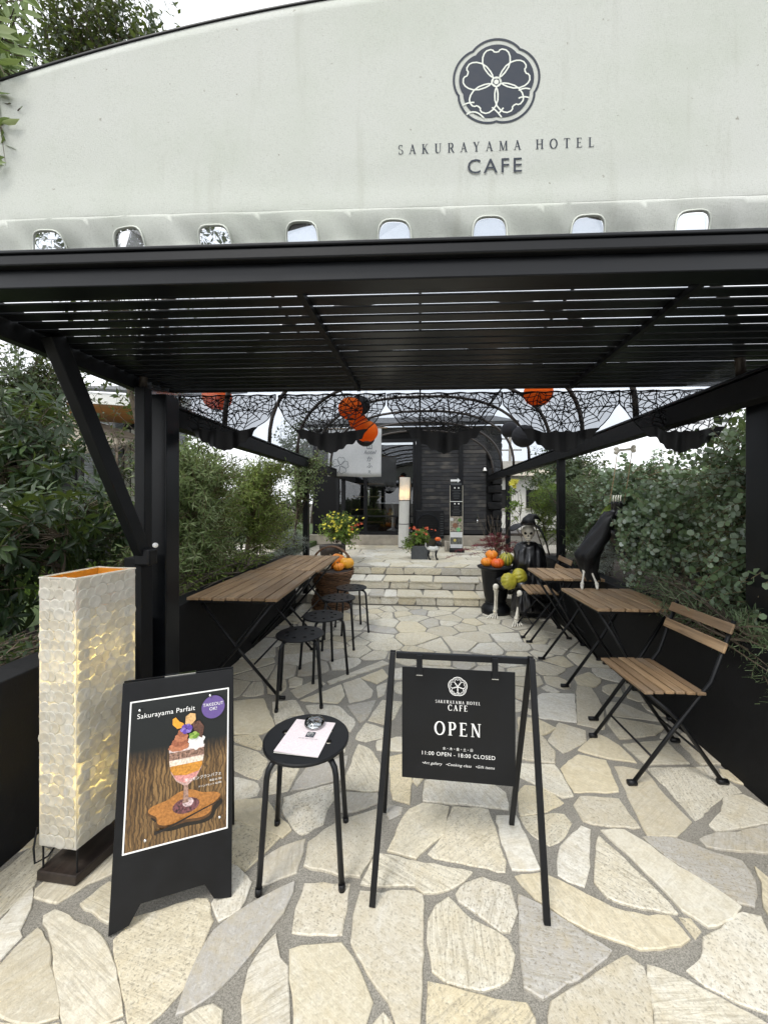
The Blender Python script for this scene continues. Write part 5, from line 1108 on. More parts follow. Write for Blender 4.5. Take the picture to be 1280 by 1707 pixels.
# ------------------------------------------------------------------ lace spider-web valance
def lace(label, x0, x1, yb, T=2.43):
    a_, b_ = hit(x0, 645, T).x, hit(x1, 645, T).x; cx = (a_ + b_) / 2; hw_ = (b_ - a_) / 2; zt = 2.035
    zb = hit((x0 + x1) / 2, yb, T).z; H_ = zt - zb
    t = thing('lace_valance', label, 'lace', (cx, T + SK * cx, zt), 0, 'spider web lace valances')
    prof = [(0, 1.0), (0.2, 0.99), (0.28, 0.92), (0.42, 0.84), (0.52, 0.74), (0.58, 0.66), (0.62, 0.64)]
    def half(s):
        for (s0, w0), (s1, w1) in zip(prof, prof[1:]):
            if s <= s1: return w0 + (w1 - w0) * (s - s0) / (s1 - s0)
        return prof[-1][1] * max(0.25, 1 - (s - 0.62) * 1.6)
    def Pt(x, s, l=0): u_ = cx + hw_ * x; return K(u_, T - l + 0.025 * math.sin(x * 7 + cx * 5) * s + 0.012 * math.sin(x * 17), zt - H_ * s)
    def F(f, s, l=0): return Pt(f * half(s), s, l)
    MB().sheet(lambda i, j: F(2 * i - 1, 0.66 * j), 24, 14).build('net', M['net'], t)
    web = MB(); rr = random.Random(int(x0))
    def strand(p, w):
        for (f0, s0), (f1, s1) in zip(p, p[1:]):
            A_, B_ = F(f0, s0, 0.003), F(f1, s1, 0.003); dd = (B_ - A_)
            if dd.length < 1e-6: continue
            sd = Vector((-dd.z, 0, dd.x)); sd = sd.normalized() * w if sd.length > 1e-9 else Vector((0, 0, w)); web.add([A_ + sd, B_ + sd, B_ - sd, A_ - sd], [(0, 1, 2, 3)])
    hubs = [(-0.45, 0.30), (0.48, 0.26), (0.0, 0.52), (-0.85, 0.05), (0.9, 0.03), (0.05, 0.02)]
    for hx, hs_ in hubs:
        nsp = 9; an = [2 * math.pi * k / nsp + rr.uniform(-.2, .2) for k in range(nsp)]; RR = 0.42
        def hp(a1, r1):
            f_, s_ = hx + r1 * math.cos(a1) * 1.15, hs_ + r1 * math.sin(a1) * 0.85; return (max(-1, min(1, f_)), max(0, min(0.66, s_)))
        for k in range(nsp):
            strand([hp(an[k], RR * j / 5) for j in range(6)], 0.0031)
            a2 = an[(k + 1) % nsp] + (2 * math.pi if k == nsp - 1 else 0)
            for j in range(1, 5):
                r1 = RR * j / 4.3; strand([hp(an[k], r1), hp((an[k] + a2) / 2, r1 * 0.86), hp(a2, r1)], 0.0025)
    for sgn in (-1, 1): strand([(sgn, 0.62 * j / 14) for j in range(15)], 0.0032)
    strand([(-1 + 2 * j / 16, 0.006) for j in range(17)], 0.004)
    web.build('web_strands', M['black_cloth'], t)
    # bat silhouette along the lower edge
    bat = [(-0.68, 0.585), (-0.52, 0.585), (-0.34, 0.62), (-0.2, 0.66), (-0.1, 0.62), (-0.05, 0.65), (0.05, 0.65), (0.1, 0.62), (0.2, 0.66), (0.34, 0.62), (0.52, 0.585), (0.68, 0.585), (0.60, 0.66), (0.56, 0.75), (0.46, 0.75), (0.40, 0.84), (0.30, 0.85), (0.24, 0.93), (0.15, 0.93), (0.10, 0.97), (0.04, 0.975), (0.0, 1.0), (-0.04, 0.975), (-0.10, 0.97), (-0.15, 0.93), (-0.24, 0.93), (-0.30, 0.85), (-0.40, 0.84), (-0.46, 0.75), (-0.56, 0.75), (-0.60, 0.66)]
    up_, lo_ = bat[:12], [bat[11]] + bat[12:] + [bat[0]]
    def interp(pl_, x):
        pl_ = sorted(pl_); 
        for (xa, ya), (xb, yb_) in zip(pl_, pl_[1:]):
            if xa <= x <= xb and xb > xa: return ya + (yb_ - ya) * (x - xa) / (xb - xa)
        return pl_[0][1] if x < pl_[0][0] else pl_[-1][1]
    MB().sheet(lambda i, j: Pt(-0.68 + 1.36 * i, interp(up_, -0.68 + 1.36 * i) * (1 - j) + interp(lo_, -0.68 + 1.36 * i) * j, 0.005), 60, 5).build('bat_hem', M['black_cloth'], t)
for lab, x0, x1, yb in (('black spider web lace valance with bat hem, leftmost above the leafy shrub', 288, 461, 752), ('black spider web lace valance with bat hem, second from the left by the lanterns', 463, 643, 757), ('black spider web lace valance with bat hem, in the middle over the dark cladding', 645, 836, 757), ('black spider web lace valance with bat hem, fourth from the left under an orange lantern', 838, 1031, 757), ('black spider web lace valance with bat hem, rightmost above the round-leaved shrub', 1033, 1240, 756)):
    lace(lab, x0, x1, yb)
# ------------------------------------------------------------------ pumpkins, basket, urn
def pumpkin(label, p, r, mat, squash=0.78, ribs=10, tilt=(0, 0), stripe=None, group=None, name='pumpkin', stem=True):
    t = thing(name, label, 'pumpkin', p, 0, group); t.rotation_euler = (tilt[0], tilt[1], rng.uniform(0, 3))
    n, m = 60, 16; mb = MB(); vs = []
    for i in range(m + 1):
        th = math.pi * i / m
        for k in range(n):
            a_ = 2 * math.pi * k / n; g_ = 1 - 0.11 * (abs(math.cos(ribs * a_ / 2)) ** 6) * math.sin(th)
            zz = math.cos(th) * squash * (1 - 0.30 * (math.sin(th) < 0.5) * (0.5 - math.sin(th)))
            vs.append((r * math.sin(th) * math.cos(a_) * g_, r * math.sin(th) * math.sin(a_) * g_, r * zz))
    fs = [(i * n + k, (i + 1) * n + k, (i + 1) * n + (k + 1) % n, i * n + (k + 1) % n) for i in range(m) for k in range(n)]
    mb.add(vs, fs); o = mb.build('body', mat, t, world=False, smooth=True)
    if stripe is not None:
        o.data.materials.append(stripe)
        for f in o.data.polygons:
            c = f.center; a_ = (math.atan2(c.y, c.x) * ribs / (2 * math.pi)) % 1.0
            if a_ < 0.17 or a_ > 0.83: f.material_index = 1
    if stem: MB().tube([(0, 0, r * squash * 0.8), (0.004, 0, r * squash * 1.05), (r * 0.16, 0.0, r * squash * 1.25)], [r * 0.16, r * 0.10, r * 0.09], 7).build('stem', M['twig'], t, world=False, smooth=True)
    return t
bk_ = on(553, 1012, 0); bx, by = bk_.x, bk_.y
bs = thing('wicker_basket', 'big brown wicker basket with a hoop handle full of pumpkins', 'basket', (bx, by, 0))
def bprof(z): return [(0.0, 0.24), (0.10, 0.25), (0.18, 0.20), (0.26, 0.19), (0.36, 0.235), (0.46, 0.275), (0.50, 0.27)]
def brad(z):
    P = bprof(z)
    for (z0, r0), (z1, r1) in zip(P, P[1:]):
        if z <= z1: return r0 + (r1 - r0) * (z - z0) / (z1 - z0)
    return P[-1][1]
MB().lathe([(brad(z) - 0.012, z) for z in [0.01 + 0.49 * i / 12 for i in range(13)]], (bx, by, 0), 28).build('liner', M['lamp_base'], bs, smooth=True)
for k in range(26):
    z = 0.012 + k * 0.0188; n = 56; ph = (k % 2) * math.pi
    pts = [(bx + (brad(z) + 0.008 * math.cos(14 * a_ + ph) + rng.uniform(-.003, .003)) * math.cos(a_), by + (brad(z) + 0.008 * math.cos(14 * a_ + ph)) * math.sin(a_), z + rng.uniform(-.003, .003) + 0.008 * math.sin(a_ * 2 + k)) for a_ in [2 * math.pi * i / n for i in range(n)]]
    MB().tube(pts + pts[:2], 0.0105, 5, False).build('weave', M['wicker'], bs, smooth=True)
for s in (-0.025, 0.02):
    MB().tube([(bx + 0.27 * math.cos(th), by + s + 0.01 * math.sin(th * 5), 0.48 + 0.30 * math.sin(th)) for th in [math.pi * i / 16 for i in range(17)]], 0.010, 6).build('handle', M['wicker'], bs, smooth=True)
for lab, dx, dy, z, r, mt_ in (('amber pumpkin at the left of the wicker basket', -0.16, -0.05, 0.50, 0.085, 'pk_y'), ('small white gourd in the wicker basket', -0.05, -0.17, 0.50, 0.055, 'pk_w'), ('large orange pumpkin in the middle of the wicker basket', 0.0, 0.0, 0.54, 0.10, 'pk_o'), ('small orange pumpkin at the front of the wicker basket', 0.10, -0.16, 0.50, 0.062, 'pk_o'), ('amber pumpkin at the right of the wicker basket', 0.175, -0.03, 0.53, 0.085, 'pk_y'), ('orange pumpkin at the back of the wicker basket', 0.03, 0.16, 0.55, 0.085, 'pk_o')):
    pumpkin(lab, (bx + dx * 1.05 + 0.02, by + dy, z + 0.045), r * 1.08, M[mt_], group='pumpkins in the basket', tilt=(rng.uniform(-.3, .3), rng.uniform(-.3, .3)))
ub = on(826, 1021, 0); ux, uy = ub.x, ub.y
ur = thing('urn_planter', 'black urn with a wide brim carrying pumpkins beside the steps', 'urn', (ux, uy, 0))
MB().lathe([(0.0, 0.0), (0.17, 0.0), (0.175, 0.05), (0.15, 0.09), (0.115, 0.12), (0.12, 0.16), (0.135, 0.2), (0.15, 0.3), (0.165, 0.42), (0.175, 0.52), (0.19, 0.545), (0.215, 0.55), (0.222, 0.565), (0.20, 0.575), (0.16, 0.57), (0.15, 0.53), (0.0, 0.53)], (ux, uy, 0), 36).build('bowl', M['black'], ur, smooth=True)
MB().lathe([(0.115, 0.0), (0.13, 0.012), (0.115, 0.024)], (ux, uy, 0.115), 30).build('collar', M['black'], ur, smooth=True)
for lab, dx, dy, z, r, mt_, st_ in (('orange pumpkin at the left on the black urn', -0.115, -0.05, 0.625, 0.072, 'pk_o', None), ('red orange pumpkin at the front on the black urn', 0.0, -0.11, 0.62, 0.078, 'pk_r', None), ('orange pumpkin on top of the others on the black urn', -0.05, -0.01, 0.705, 0.075, 'pk_o', None), ('green and yellow striped pumpkin at the right on the black urn', 0.125, -0.02, 0.655, 0.088, 'pk_g', 'pk_gd')):
    pumpkin(lab, (ux + dx, uy + dy, z), r, M[mt_], 0.95 if st_ else 0.8, 12 if st_ else 10, group='pumpkins on the urn', stripe=M[st_] if st_ else None, tilt=(rng.uniform(-.3, .3), rng.uniform(-.3, .3)))

# ------------------------------------------------------------------ skeleton decorations
def skull(parent, c, r, face, mat=None):
    """Cranium, cheek narrowing, jaw with teeth row, dark sockets and nose; 'face' is the way it looks."""
    mat = mat or M['bone']; f = Vector(face).normalized(); sd = f.cross(Vector((0, 0, 1))).normalized(); up = sd.cross(f)
    def L(x, y, z): return Vector(c) + sd * x * r + f * y * r + up * z * r
    mb = MB(); n, m = 24, 18; vs = []
    for i in range(m + 1):
        th = math.pi * i / m
        for k in range(n):
            a_ = 2 * math.pi * k / n; x, y, z = math.sin(th) * math.cos(a_), math.sin(th) * math.sin(a_), math.cos(th)
            w_ = 0.80 if z > 0 else 0.80 - 0.28 * min(1, -z * 1.1); X_ = x * w_; Y_ = y * (0.98 if z > -0.1 else 0.72) + (0.10 if z < -0.1 and y > 0 else 0)
            Z_ = z * (0.92 if z > 0 else 1.22)
            if y > 0 and -0.22 < z < 0.12: Y_ -= 0.10 * math.exp(-((abs(x) - 0.42) / 0.2) ** 2)
            vs.append(L(X_, Y_, Z_))
    mb.add(vs, [(i * n + k, (i + 1) * n + k, (i + 1) * n + (k + 1) % n, i * n + (k + 1) % n) for i in range(m) for k in range(n)])
    s_ = mb.build('skull', mat, parent, smooth=True)
    for x in (-0.32, 0.32):
        b = MB(); b.sphere((0, 0, 0), 1, 14, 10); b.v = [tuple(L(x + p[0] * 0.19, 0.80 + p[1] * 0.13, -0.08 + p[2] * 0.18)) for p in b.v]; b.build('eye_socket', M['dark'], s_, smooth=True)
    MB().add([L(0, 0.995, -0.22), L(-0.12, 0.90, -0.46), L(0.12, 0.90, -0.46), L(0, 0.80, -0.32)], [(0, 1, 2), (0, 3, 1), (0, 2, 3), (1, 3, 2)]).build('nose_hole', M['dark'], s_)
    for k in range(7):
        x = -0.24 + k * 0.08
        for z in (-0.66, -0.82): MB().box((0, 0, 0), (0.066 * r, 0.05 * r, 0.12 * r)).build('tooth', mat, s_, world=True).data.transform(Matrix.Translation(L(x, 0.86 - 0.9 * x * x, z)))
    MB().tube([L(-0.3, 0.80, -0.74), L(0, 0.89, -0.74), L(0.3, 0.80, -0.74)], 0.022 * r, 5).build('mouth_gap', M['dark'], s_)
    MB().tube([L(0, -0.1, -0.9), L(0, -0.15, -1.75)], 0.2 * r, 8).build('neck_bone', mat, parent, smooth=True)
    return s_
def bone(parent, a_, b_, r, name='bone', mat=None):
    a_, b_ = Vector(a_), Vector(b_); L_ = (b_ - a_).length; P = []; Rr = []
    for s, k in ((0, 1.5), (0.05, 1.9), (0.13, 1.2), (0.3, 0.85), (0.6, 0.8), (0.87, 1.1), (0.95, 1.7), (1, 1.3)): P.append(a_ + (b_ - a_) * s); Rr.append(r * k)
    return MB().tube(P, Rr, 9).build(name, mat or M['bone'], parent, smooth=True)
def bone_foot(parent, ankle, d, L=0.16):
    ankle = Vector(ankle); d = Vector(d); d.z = 0; d.normalize(); sd = Vector((-d.y, d.x, 0))
    h = MB().sphere(ankle + Vector((0, 0, -0.02)) - d * 0.01, (0.028, 0.028, 0.03), 12, 8).build('ankle', M['bone'], parent, smooth=True)
    for k in range(5):
        o = (k - 2) * 0.016; l_ = L * (1 - 0.08 * k); s0 = ankle + Vector((0, 0, -0.02)) + sd * o * 0.5
        e = ankle + d * l_ + sd * o * 1.7; e.z = 0.010; md = (s0 + e) / 2 + Vector((0, 0, 0.018))
        MB().tube([s0, md, md * 0.35 + e * 0.65 + Vector((0, 0, 0.003)), e], [0.008, 0.006, 0.0075, 0.006], 6).build('toe', M['bone'], h, smooth=True)
def cape(parent, name, rings, folds=9, amp=0.10, n=72, mat=None, ph=0.0, twist=0.0):
    """Draped cloth: rings of (centre, rx, ry, fold strength) skinned into one gathered sheet."""
    mb = MB(); m = len(rings); vs = []; SUB = 4; fine = []
    for i in range(m - 1):
        for j in range(SUB):
            s = j / SUB; s = s; A_, B_ = rings[i], rings[i + 1]; fine.append((Vector(A_[0]) * (1 - s) + Vector(B_[0]) * s, A_[1] * (1 - s) + B_[1] * s, A_[2] * (1 - s) + B_[2] * s, A_[3] * (1 - s) + B_[3] * s))
    fine.append((Vector(rings[-1][0]), rings[-1][1], rings[-1][2], rings[-1][3]))
    for i, (c, rx, ry, w_) in enumerate(fine):
        for k in range(n):
            a_ = 2 * math.pi * k / n; g_ = 1 + amp * w_ * (math.sin(folds * a_ + ph + 0.9 * math.sin(i * 0.45) + twist * i * 1.6) + 0.5 * math.sin(folds * 1.9 * a_ + i * 0.4)) + 0.015 * math.sin(i * 1.9 + a_ * 3)
            vs.append(Vector(c) + Vector((rx * math.cos(a_) * g_, ry * math.sin(a_) * g_, 0.012 * w_ * math.sin(a_ * 5 + i))))
    q_ = len(fine); mb.add(vs, [(i * n + k, i * n + (k + 1) % n, (i + 1) * n + (k + 1) % n, (i + 1) * n + k) for i in range(q_ - 1) for k in range(n)])
    return mb.build(name, mat or M['satin'], parent, smooth=True, solid=0.004)
# the witch, seated
hips = at(884, 975, 4.62); hips.z = 0.48
wt = thing('skeleton_witch', 'seated skeleton decoration in a black witch hat and robe with bare shin bones', 'skeleton', (hips.x, hips.y, 0))
f1, f2 = on(822, 1030, 0), on(861, 1043, 0)
k1 = at(826, 979, 4.46); k2 = at(866, 990, 4.25)
a1 = f1 + Vector((0.03, 0.05, 0.05)); a2 = f2 + Vector((0.01, 0.06, 0.05))
for kn, an_ in ((k1, a1), (k2, a2)):
    bone(wt, kn + Vector((0, 0, -0.01)), an_, 0.016, 'shin_bone'); bone(wt, kn + Vector((0.022, 0.012, -0.035)), an_ + Vector((0.022, 0.01, 0.03)), 0.008, 'shin_bone')
    MB().sphere(kn + Vector((0, -0.012, 0.008)), (0.034, 0.034, 0.036), 12, 8).build('knee', M['bone'], wt, smooth=True)
bone_foot(wt, a1, (-0.45, -1, 0)); bone_foot(wt, a2, (-0.15, -1, 0))
sh_c = at(881, 908, 4.55); hd = at(880.5, 886, 4.48)
cape(wt, 'robe', [(hd + Vector((0.0, 0.03, -0.125)), 0.045, 0.045, 0.3), (sh_c + Vector((0, 0.015, 0.025)), 0.085, 0.065, 0.7), (sh_c + Vector((0, 0.01, -0.005)), 0.135, 0.085, 0.8), (sh_c + Vector((0, 0, -0.06)), 0.163, 0.10, 1.0), (sh_c + Vector((0.0, -0.02, -0.2)), 0.168, 0.13, 1.2), (hips + Vector((-0.02, -0.05, 0.06)), 0.175, 0.16, 1.4), (hips + Vector((-0.03, -0.09, -0.10)), 0.20, 0.19, 1.4), (hips + Vector((-0.04, -0.09, -0.22)), 0.22, 0.20, 1.5)], 9, 0.075, mat=M['satin'], twist=0.16)
for kn, lw in ((k1, 0.2), (k2, 0.3)):                  # cloth over each thigh, falling from the knee
    h0 = hips + Vector((-0.05, -0.06, -0.04)); mb = MB(); pts = [h0, (h0 * 0.4 + kn * 0.6) + Vector((0, 0, 0.05)), kn + Vector((0.015, 0.02, 0.02))]
    mb.tube([h0 + (kn - h0) * (i / 8) + Vector((0, 0, 0.05 * math.sin(math.pi * i / 8))) for i in range(8)], [0.10 - 0.004 * i + 0.008 * math.sin(i * 2.1) for i in range(8)], 14).build('robe_leg', M['satin'], wt, smooth=True)
cape(wt, 'robe_drop', [(k2 + Vector((0.06, 0.06, 0.04)), 0.09, 0.10, 0.3), (k2 + Vector((0.07, 0.07, -0.08)), 0.13, 0.14, 1.0), (k2 + Vector((0.08, 0.08, -0.2)), 0.14, 0.15, 1.2)], 8, 0.09)
skull(wt, hd + Vector((0, 0.0, -0.0)), 0.092, (-0.28, -1, -0.12))
hat = MB(); n = 48; hz = hd + Vector((0.005, 0.02, 0.075)); vs = []
for j, rr in enumerate((0.085, 0.12, 0.16, 0.20, 0.215)):
    for k in range(n):
        a_ = 2 * math.pi * k / n; dr_ = (rr - 0.085) / 0.13; vs.append(hz + Vector((rr * math.cos(a_) * 1.0, rr * math.sin(a_) * 0.9, 0.035 * dr_ - dr_ * dr_ * (0.10 * abs(math.cos(a_)) ** 1.5 + 0.20 * max(0, math.cos(a_ + 0.3)) ** 2) + 0.015 * dr_ * math.sin(3 * a_))))
hat.add(vs, [(j * n + k, j * n + (k + 1) % n, (j + 1) * n + (k + 1) % n, (j + 1) * n + k) for j in range(4) for k in range(n)])
ho = hat.build('hat_brim', M['black_cloth'], wt, smooth=True, solid=0.005)
cn_ = [(hz + Vector((0, 0, 0.0)), 0.088), (hz + Vector((0.01, 0.01, 0.05)), 0.075), (hz + Vector((0.04, 0.03, 0.09)), 0.05), (hz + Vector((0.09, 0.05, 0.10)), 0.03), (hz + Vector((0.14, 0.06, 0.07)), 0.012), (hz + Vector((0.16, 0.06, 0.03)), 0.004)]
MB().tube([p for p, _ in cn_], [r for _, r in cn_], 18).build('hat_cone', M['black_cloth'], ho, smooth=True)
pumpkin('yellow green ridged pumpkin in the lap of the seated skeleton, the left one', at(848, 969, 4.32), 0.095, M['pk_g'], 0.82, 12, (R(70), R(20)), None, 'pumpkins in the lap', stem=False)
pumpkin('yellow green ridged pumpkin in the lap of the seated skeleton, the right one', at(866, 961, 4.36), 0.095, M['pk_g'], 0.82, 12, (R(70), R(10)), None, 'pumpkins in the lap', stem=False)
sb_ = thing('crate_seat', 'dark box under the seated skeleton', 'box', (hips.x, hips.y, 0))
for z in (0.06, 0.15, 0.24, 0.33): MB().box((hips.x, hips.y, z), (0.36, 0.36, 0.075)).build('slat_band', M['black_mat'], sb_, bevel=0.006)

# the one hanging from a bone trapeze
ft = on(982, 977, 0.715)
tz = thing('skeleton_acrobat', 'small skeleton decoration in black cloth hanging by its arms above the square table', 'skeleton', (ft.x, ft.y, 0.712))
hp_ = at(978, 925, 3.02); sh2 = at(1012, 872, 3.0); hd2 = at(1033, 858, 3.12)
cape(tz, 'robe', [(sh2 + Vector((0.03, 0, 0.09)), 0.045, 0.045, 0.2), (sh2 + Vector((0.0, 0, 0.03)), 0.06, 0.055, 0.5), (sh2 * 0.55 + hp_ * 0.45, 0.08, 0.07, 0.9), (hp_, 0.092, 0.075, 1.0), (hp_ + Vector((0.02, 0, -0.12)), 0.06, 0.052, 1.0), (hp_ + Vector((0.05, 0, -0.20)), 0.05, 0.045, 1.0)], 5, 0.05, mat=M['black_cloth'], twist=0.22)
cape(tz, 'sleeve', [(sh2 + Vector((0.05, 0, 0.06)), 0.05, 0.05, 0.4), (at(1030, 850, 2.98), 0.04, 0.04, 0.8), (at(1028, 838, 2.96), 0.035, 0.035, 1)], 7, 0.09)
cape(tz, 'sleeve', [(sh2 + Vector((0.02, 0, -0.05)), 0.04, 0.05, 0.4), (at(1040, 915, 2.98), 0.035, 0.045, 0.8), (at(1062, 905, 2.97), 0.02, 0.05, 1)], 7, 0.09)
skull(tz, hd2, 0.045, (0.3, 0.2, 0.9))
for px in (970, 995):
    e = on(px, 979, 0.72); bone(tz, hp_ + Vector(((px - 980) * 0.002, 0, -0.12)), e + Vector((0, 0, 0.02)), 0.008, 'shin_bone'); 
    MB().tube([e + Vector((0, 0.0, 0.015)), e + Vector((-0.02, -0.05, -0.002))], [0.013, 0.008], 7).build('foot_bone', M['bone'], tz, smooth=True)
ba, bb = at(1027, 751, 2.95), at(1056, 748, 2.93)
tp_ = thing('bone_trapeze', 'plastic bone swing on two ropes hanging in the round-leaved shrub', 'swing', (ba + bb) / 2)
bar_ = bone(tp_, ba, bb, 0.011, 'bone_bar')
for p in (ba, bb):
    for s in (-1, 1): MB().sphere(p + Vector((0, 0, s * 0.013)), 0.018, 10, 8).build('bone_knob', M['bone'], bar_, smooth=True)
for p, e in ((ba + Vector((0.01, 0, 0)), at(1016, 838, 2.97)), (bb - Vector((0.01, 0, 0)), at(1040, 838, 2.95))): MB().tube([p, (p + e) / 2 + Vector((0.003, 0, 0)), e], 0.0035, 6).build('rope', M['rope'], tp_, smooth=True)
for p in (ba, bb): MB().tube([p, Vector((p.x + 0.02, p.y, 1.86))], 0.0012, 4).build('wire', M['black'], tp_)
for k in range(4): MB().tube([at(1022 + k * 4, 836, 2.94), at(1022 + k * 4, 829, 2.945), at(1023 + k * 4, 826, 2.96)], 0.0045, 6).build('finger', M['bone'], tz, smooth=True)

# ------------------------------------------------------------------ terrace pots
pb_ = on(699, 933, 0.362); 
fp = thing('flower_box', 'square slate grey planter box of red and green flowers on the terrace edge', 'planter', (pb_.x, pb_.y + 0.13, 0.362))
pxx, pyy = pb_.x, pb_.y + 0.14
MB().box((pxx, pyy, 0.362 + 0.115), (0.285, 0.27, 0.23)).build('box', M['grey_box'], fp, bevel=0.006)
MB().box((pxx, pyy, 0.594), (0.25, 0.24, 0.008)).build('soil', M['soil'], fp)
plant('flowering_plant', 'bushy green plant with reddish flowers growing in the grey planter box', 'plant', (pxx, pyy, 0.59), [((pxx + 0.02, pyy, 0.76), (0.19, 0.17, 0.16), 3), ((pxx - 0.22, pyy - 0.08, 0.58), (0.12, 0.1, 0.16), 1)], 'ovate', M['l_lime'], 0.055, 90, 12, 0.008, 3, 0.1, 0.02, start=0.25)
def blooms(name, label, pts, mat, r, parent, petals=8):
    P = []; D = []; U = []; S = []
    for p in pts:
        nrm = Vector((rng.uniform(-.5, .5), rng.uniform(-1, -.2), rng.uniform(.2, 1))).normalized(); sd = nrm.orthogonal().normalized(); b = nrm.cross(sd)
        for k in range(petals): a_ = 2 * math.pi * k / petals; P.append(p); D.append(sd * math.cos(a_) + b * math.sin(a_) + nrm * 0.25); U.append(nrm); S.append(r * rng.uniform(.85, 1.1))
    return inst(name, P, D, U, S, LEAF['ovate'][0], LEAF['ovate'][1], mat, parent)
fo = bpy.data.objects[[o.name for o in bpy.data.objects if o.name.startswith('flowering_plant')][-1]]
blooms('blossoms', '', [Vector((pxx + rng.gauss(0.02, 0.11), pyy - 0.05 + rng.gauss(0, 0.08), 0.82 + rng.uniform(-0.05, 0.10))) for _ in range(22)], M['f_red'], 0.03, fo)
# little dog ornament carrying a pumpkin bucket
dgp = on(722, 934, 0.362); dx0, dy0 = dgp.x, dgp.y + 0.05
dg = thing('dog_ornament', 'small black and white dog ornament with an orange pumpkin beside the planter box', 'ornament', (dx0, dy0, 0.362))
bdv = MB(); bdv.tube([(dx0 - 0.09, dy0, 0.53), (dx0 - 0.06, dy0, 0.545), (dx0, dy0, 0.54), (dx0 + 0.06, dy0, 0.55), (dx0 + 0.08, dy0, 0.60)], [0.03, 0.052, 0.05, 0.052, 0.035], 14).build('body', M['p_white'], dg, smooth=True)
for x, y in ((-0.07, -0.03), (-0.07, 0.03), (0.055, -0.03), (0.06, 0.03)): MB().tube([(dx0 + x, dy0 + y, 0.53), (dx0 + x - 0.012, dy0 + y, 0.45), (dx0 + x, dy0 + y, 0.385), (dx0 + x + 0.025, dy0 + y - 0.01, 0.368)], [0.024, 0.015, 0.012, 0.012], 8).build('leg', M['black_cloth'], dg, smooth=True)
hd3 = MB().sphere((dx0 + 0.085, dy0 - 0.01, 0.645), (0.055, 0.05, 0.05), 16, 10).tube([(dx0 + 0.10, dy0 - 0.03, 0.64), (dx0 + 0.115, dy0 - 0.085, 0.625)], [0.033, 0.022], 10).build('head', M['black_cloth'], dg, smooth=True)
for s in (-1, 1): MB().sphere((dx0 + 0.085 + s * 0.045, dy0, 0.625), (0.014, 0.024, 0.045), 10, 8).build('ear', M['black_cloth'], hd3, smooth=True)
MB().tube([(dx0 - 0.09, dy0, 0.54), (dx0 - 0.13, dy0, 0.60), (dx0 - 0.125, dy0, 0.65)], [0.014, 0.01, 0.005], 7).build('tail', M['p_white'], dg, smooth=True)
pumpkin('tiny red orange pumpkin on the head of the dog ornament', (dx0 + 0.08, dy0, 0.715), 0.05, M['pk_r'])

# ------------------------------------------------------------------ planting
# left bed: feathery shrubs
def by_px(px, py, d): return tuple(at(px, py, d))
plant('feathery_shrub', 'large grey green feathery shrub behind the near left table', 'shrub', (-1.98, 2.95, 0.56), [((-1.98, 2.95, 1.42), (0.42, 0.62, 0.46), 4), ((-1.95, 3.35, 1.25), (0.38, 0.5, 0.5), 3), ((-1.80, 2.75, 1.72), (0.3, 0.35, 0.24), 1.4), ((-1.8, 3.3, 1.72), (0.25, 0.5, 0.22), 1.2), ((-1.95, 3.0, 0.95), (0.35, 0.7, 0.3), 2)], 'slim', M['l_grev'], 0.062, 760, 24, 0.022, 2, 0.25, 0.06, wood='twig', start=0.2)
plant('feathery_shrub', 'yellow green feathery shrub behind the far left table', 'shrub', (-1.93, 4.1, 0.56), [((-1.9, 4.1, 1.45), (0.4, 0.6, 0.46), 4), ((-1.75, 4.5, 1.15), (0.3, 0.5, 0.4), 2), ((-1.68, 4.2, 1.82), (0.22, 0.5, 0.2), 1.3)], 'slim', M['l_lime2'], 0.062, 520, 22, 0.02, 2, 0.25, 0.06, wood='twig', start=0.25)
plant('small_leaf_tree', 'slender small-leaved tree beside the arcade post in front of the banner', 'tree', (-1.75, 5.15, 0.5), [((-1.55, 5.0, 1.75), (0.34, 0.5, 0.38), 3), ((-1.35, 5.2, 1.95), (0.25, 0.3, 0.22), 1), ((-1.7, 5.3, 1.35), (0.3, 0.3, 0.4), 1.5)], 'ovate', M['l_grev'], 0.045, 200, 12, 0.016, 2, 0.15, 0.05, start=0.2)
plant('silver_shrub', 'low silvery shrub at the foot of the arcade post on the left', 'shrub', (-1.85, 5.0, 0.5), [((-1.8, 5.05, 0.78), (0.4, 0.45, 0.24), 1)], 'needle', M['l_silver'], 0.045, 130, 26, 0.008, 4, 0.05, 0.06, start=0.1)
plant('yellow_flower_bush', 'lime green bush dotted with yellow flowers by the glass front', 'shrub', by_px(560, 905, 6.4), [(by_px(562, 875, 6.4), (0.42, 0.35, 0.30), 3), (by_px(588, 895, 6.3), (0.15, 0.2, 0.2), 1)], 'ovate', M['l_lime'], 0.06, 150, 12, 0.01, 4, 0.1, 0.06, start=0.2)
yb_ = [o for o in bpy.data.objects if o.name.startswith('yellow_flower_bush')][-1]
blooms('blossoms', '', [at(rng.gauss(568, 15), rng.gauss(873, 12), 6.12 + rng.uniform(-.1, .15)) for _ in range(46)], M['f_yellow'], 0.028, yb_)
blooms('red_blossoms', '', [at(rng.gauss(594, 4), rng.gauss(876, 4), 6.1) for _ in range(5)], M['f_red'], 0.03, yb_)
wpt = at(553, 935, 6.45); tag(MB().lathe([(0.0, 0), (0.17, 0), (0.21, 0.26), (0.2, 0.27), (0.0, 0.25)], (wpt.x, wpt.y, 0.362), 20).build('plant_pot', M['lamp_base'], smooth=True), 'dark round pot holding the yellow-flowered bush', 'pot')
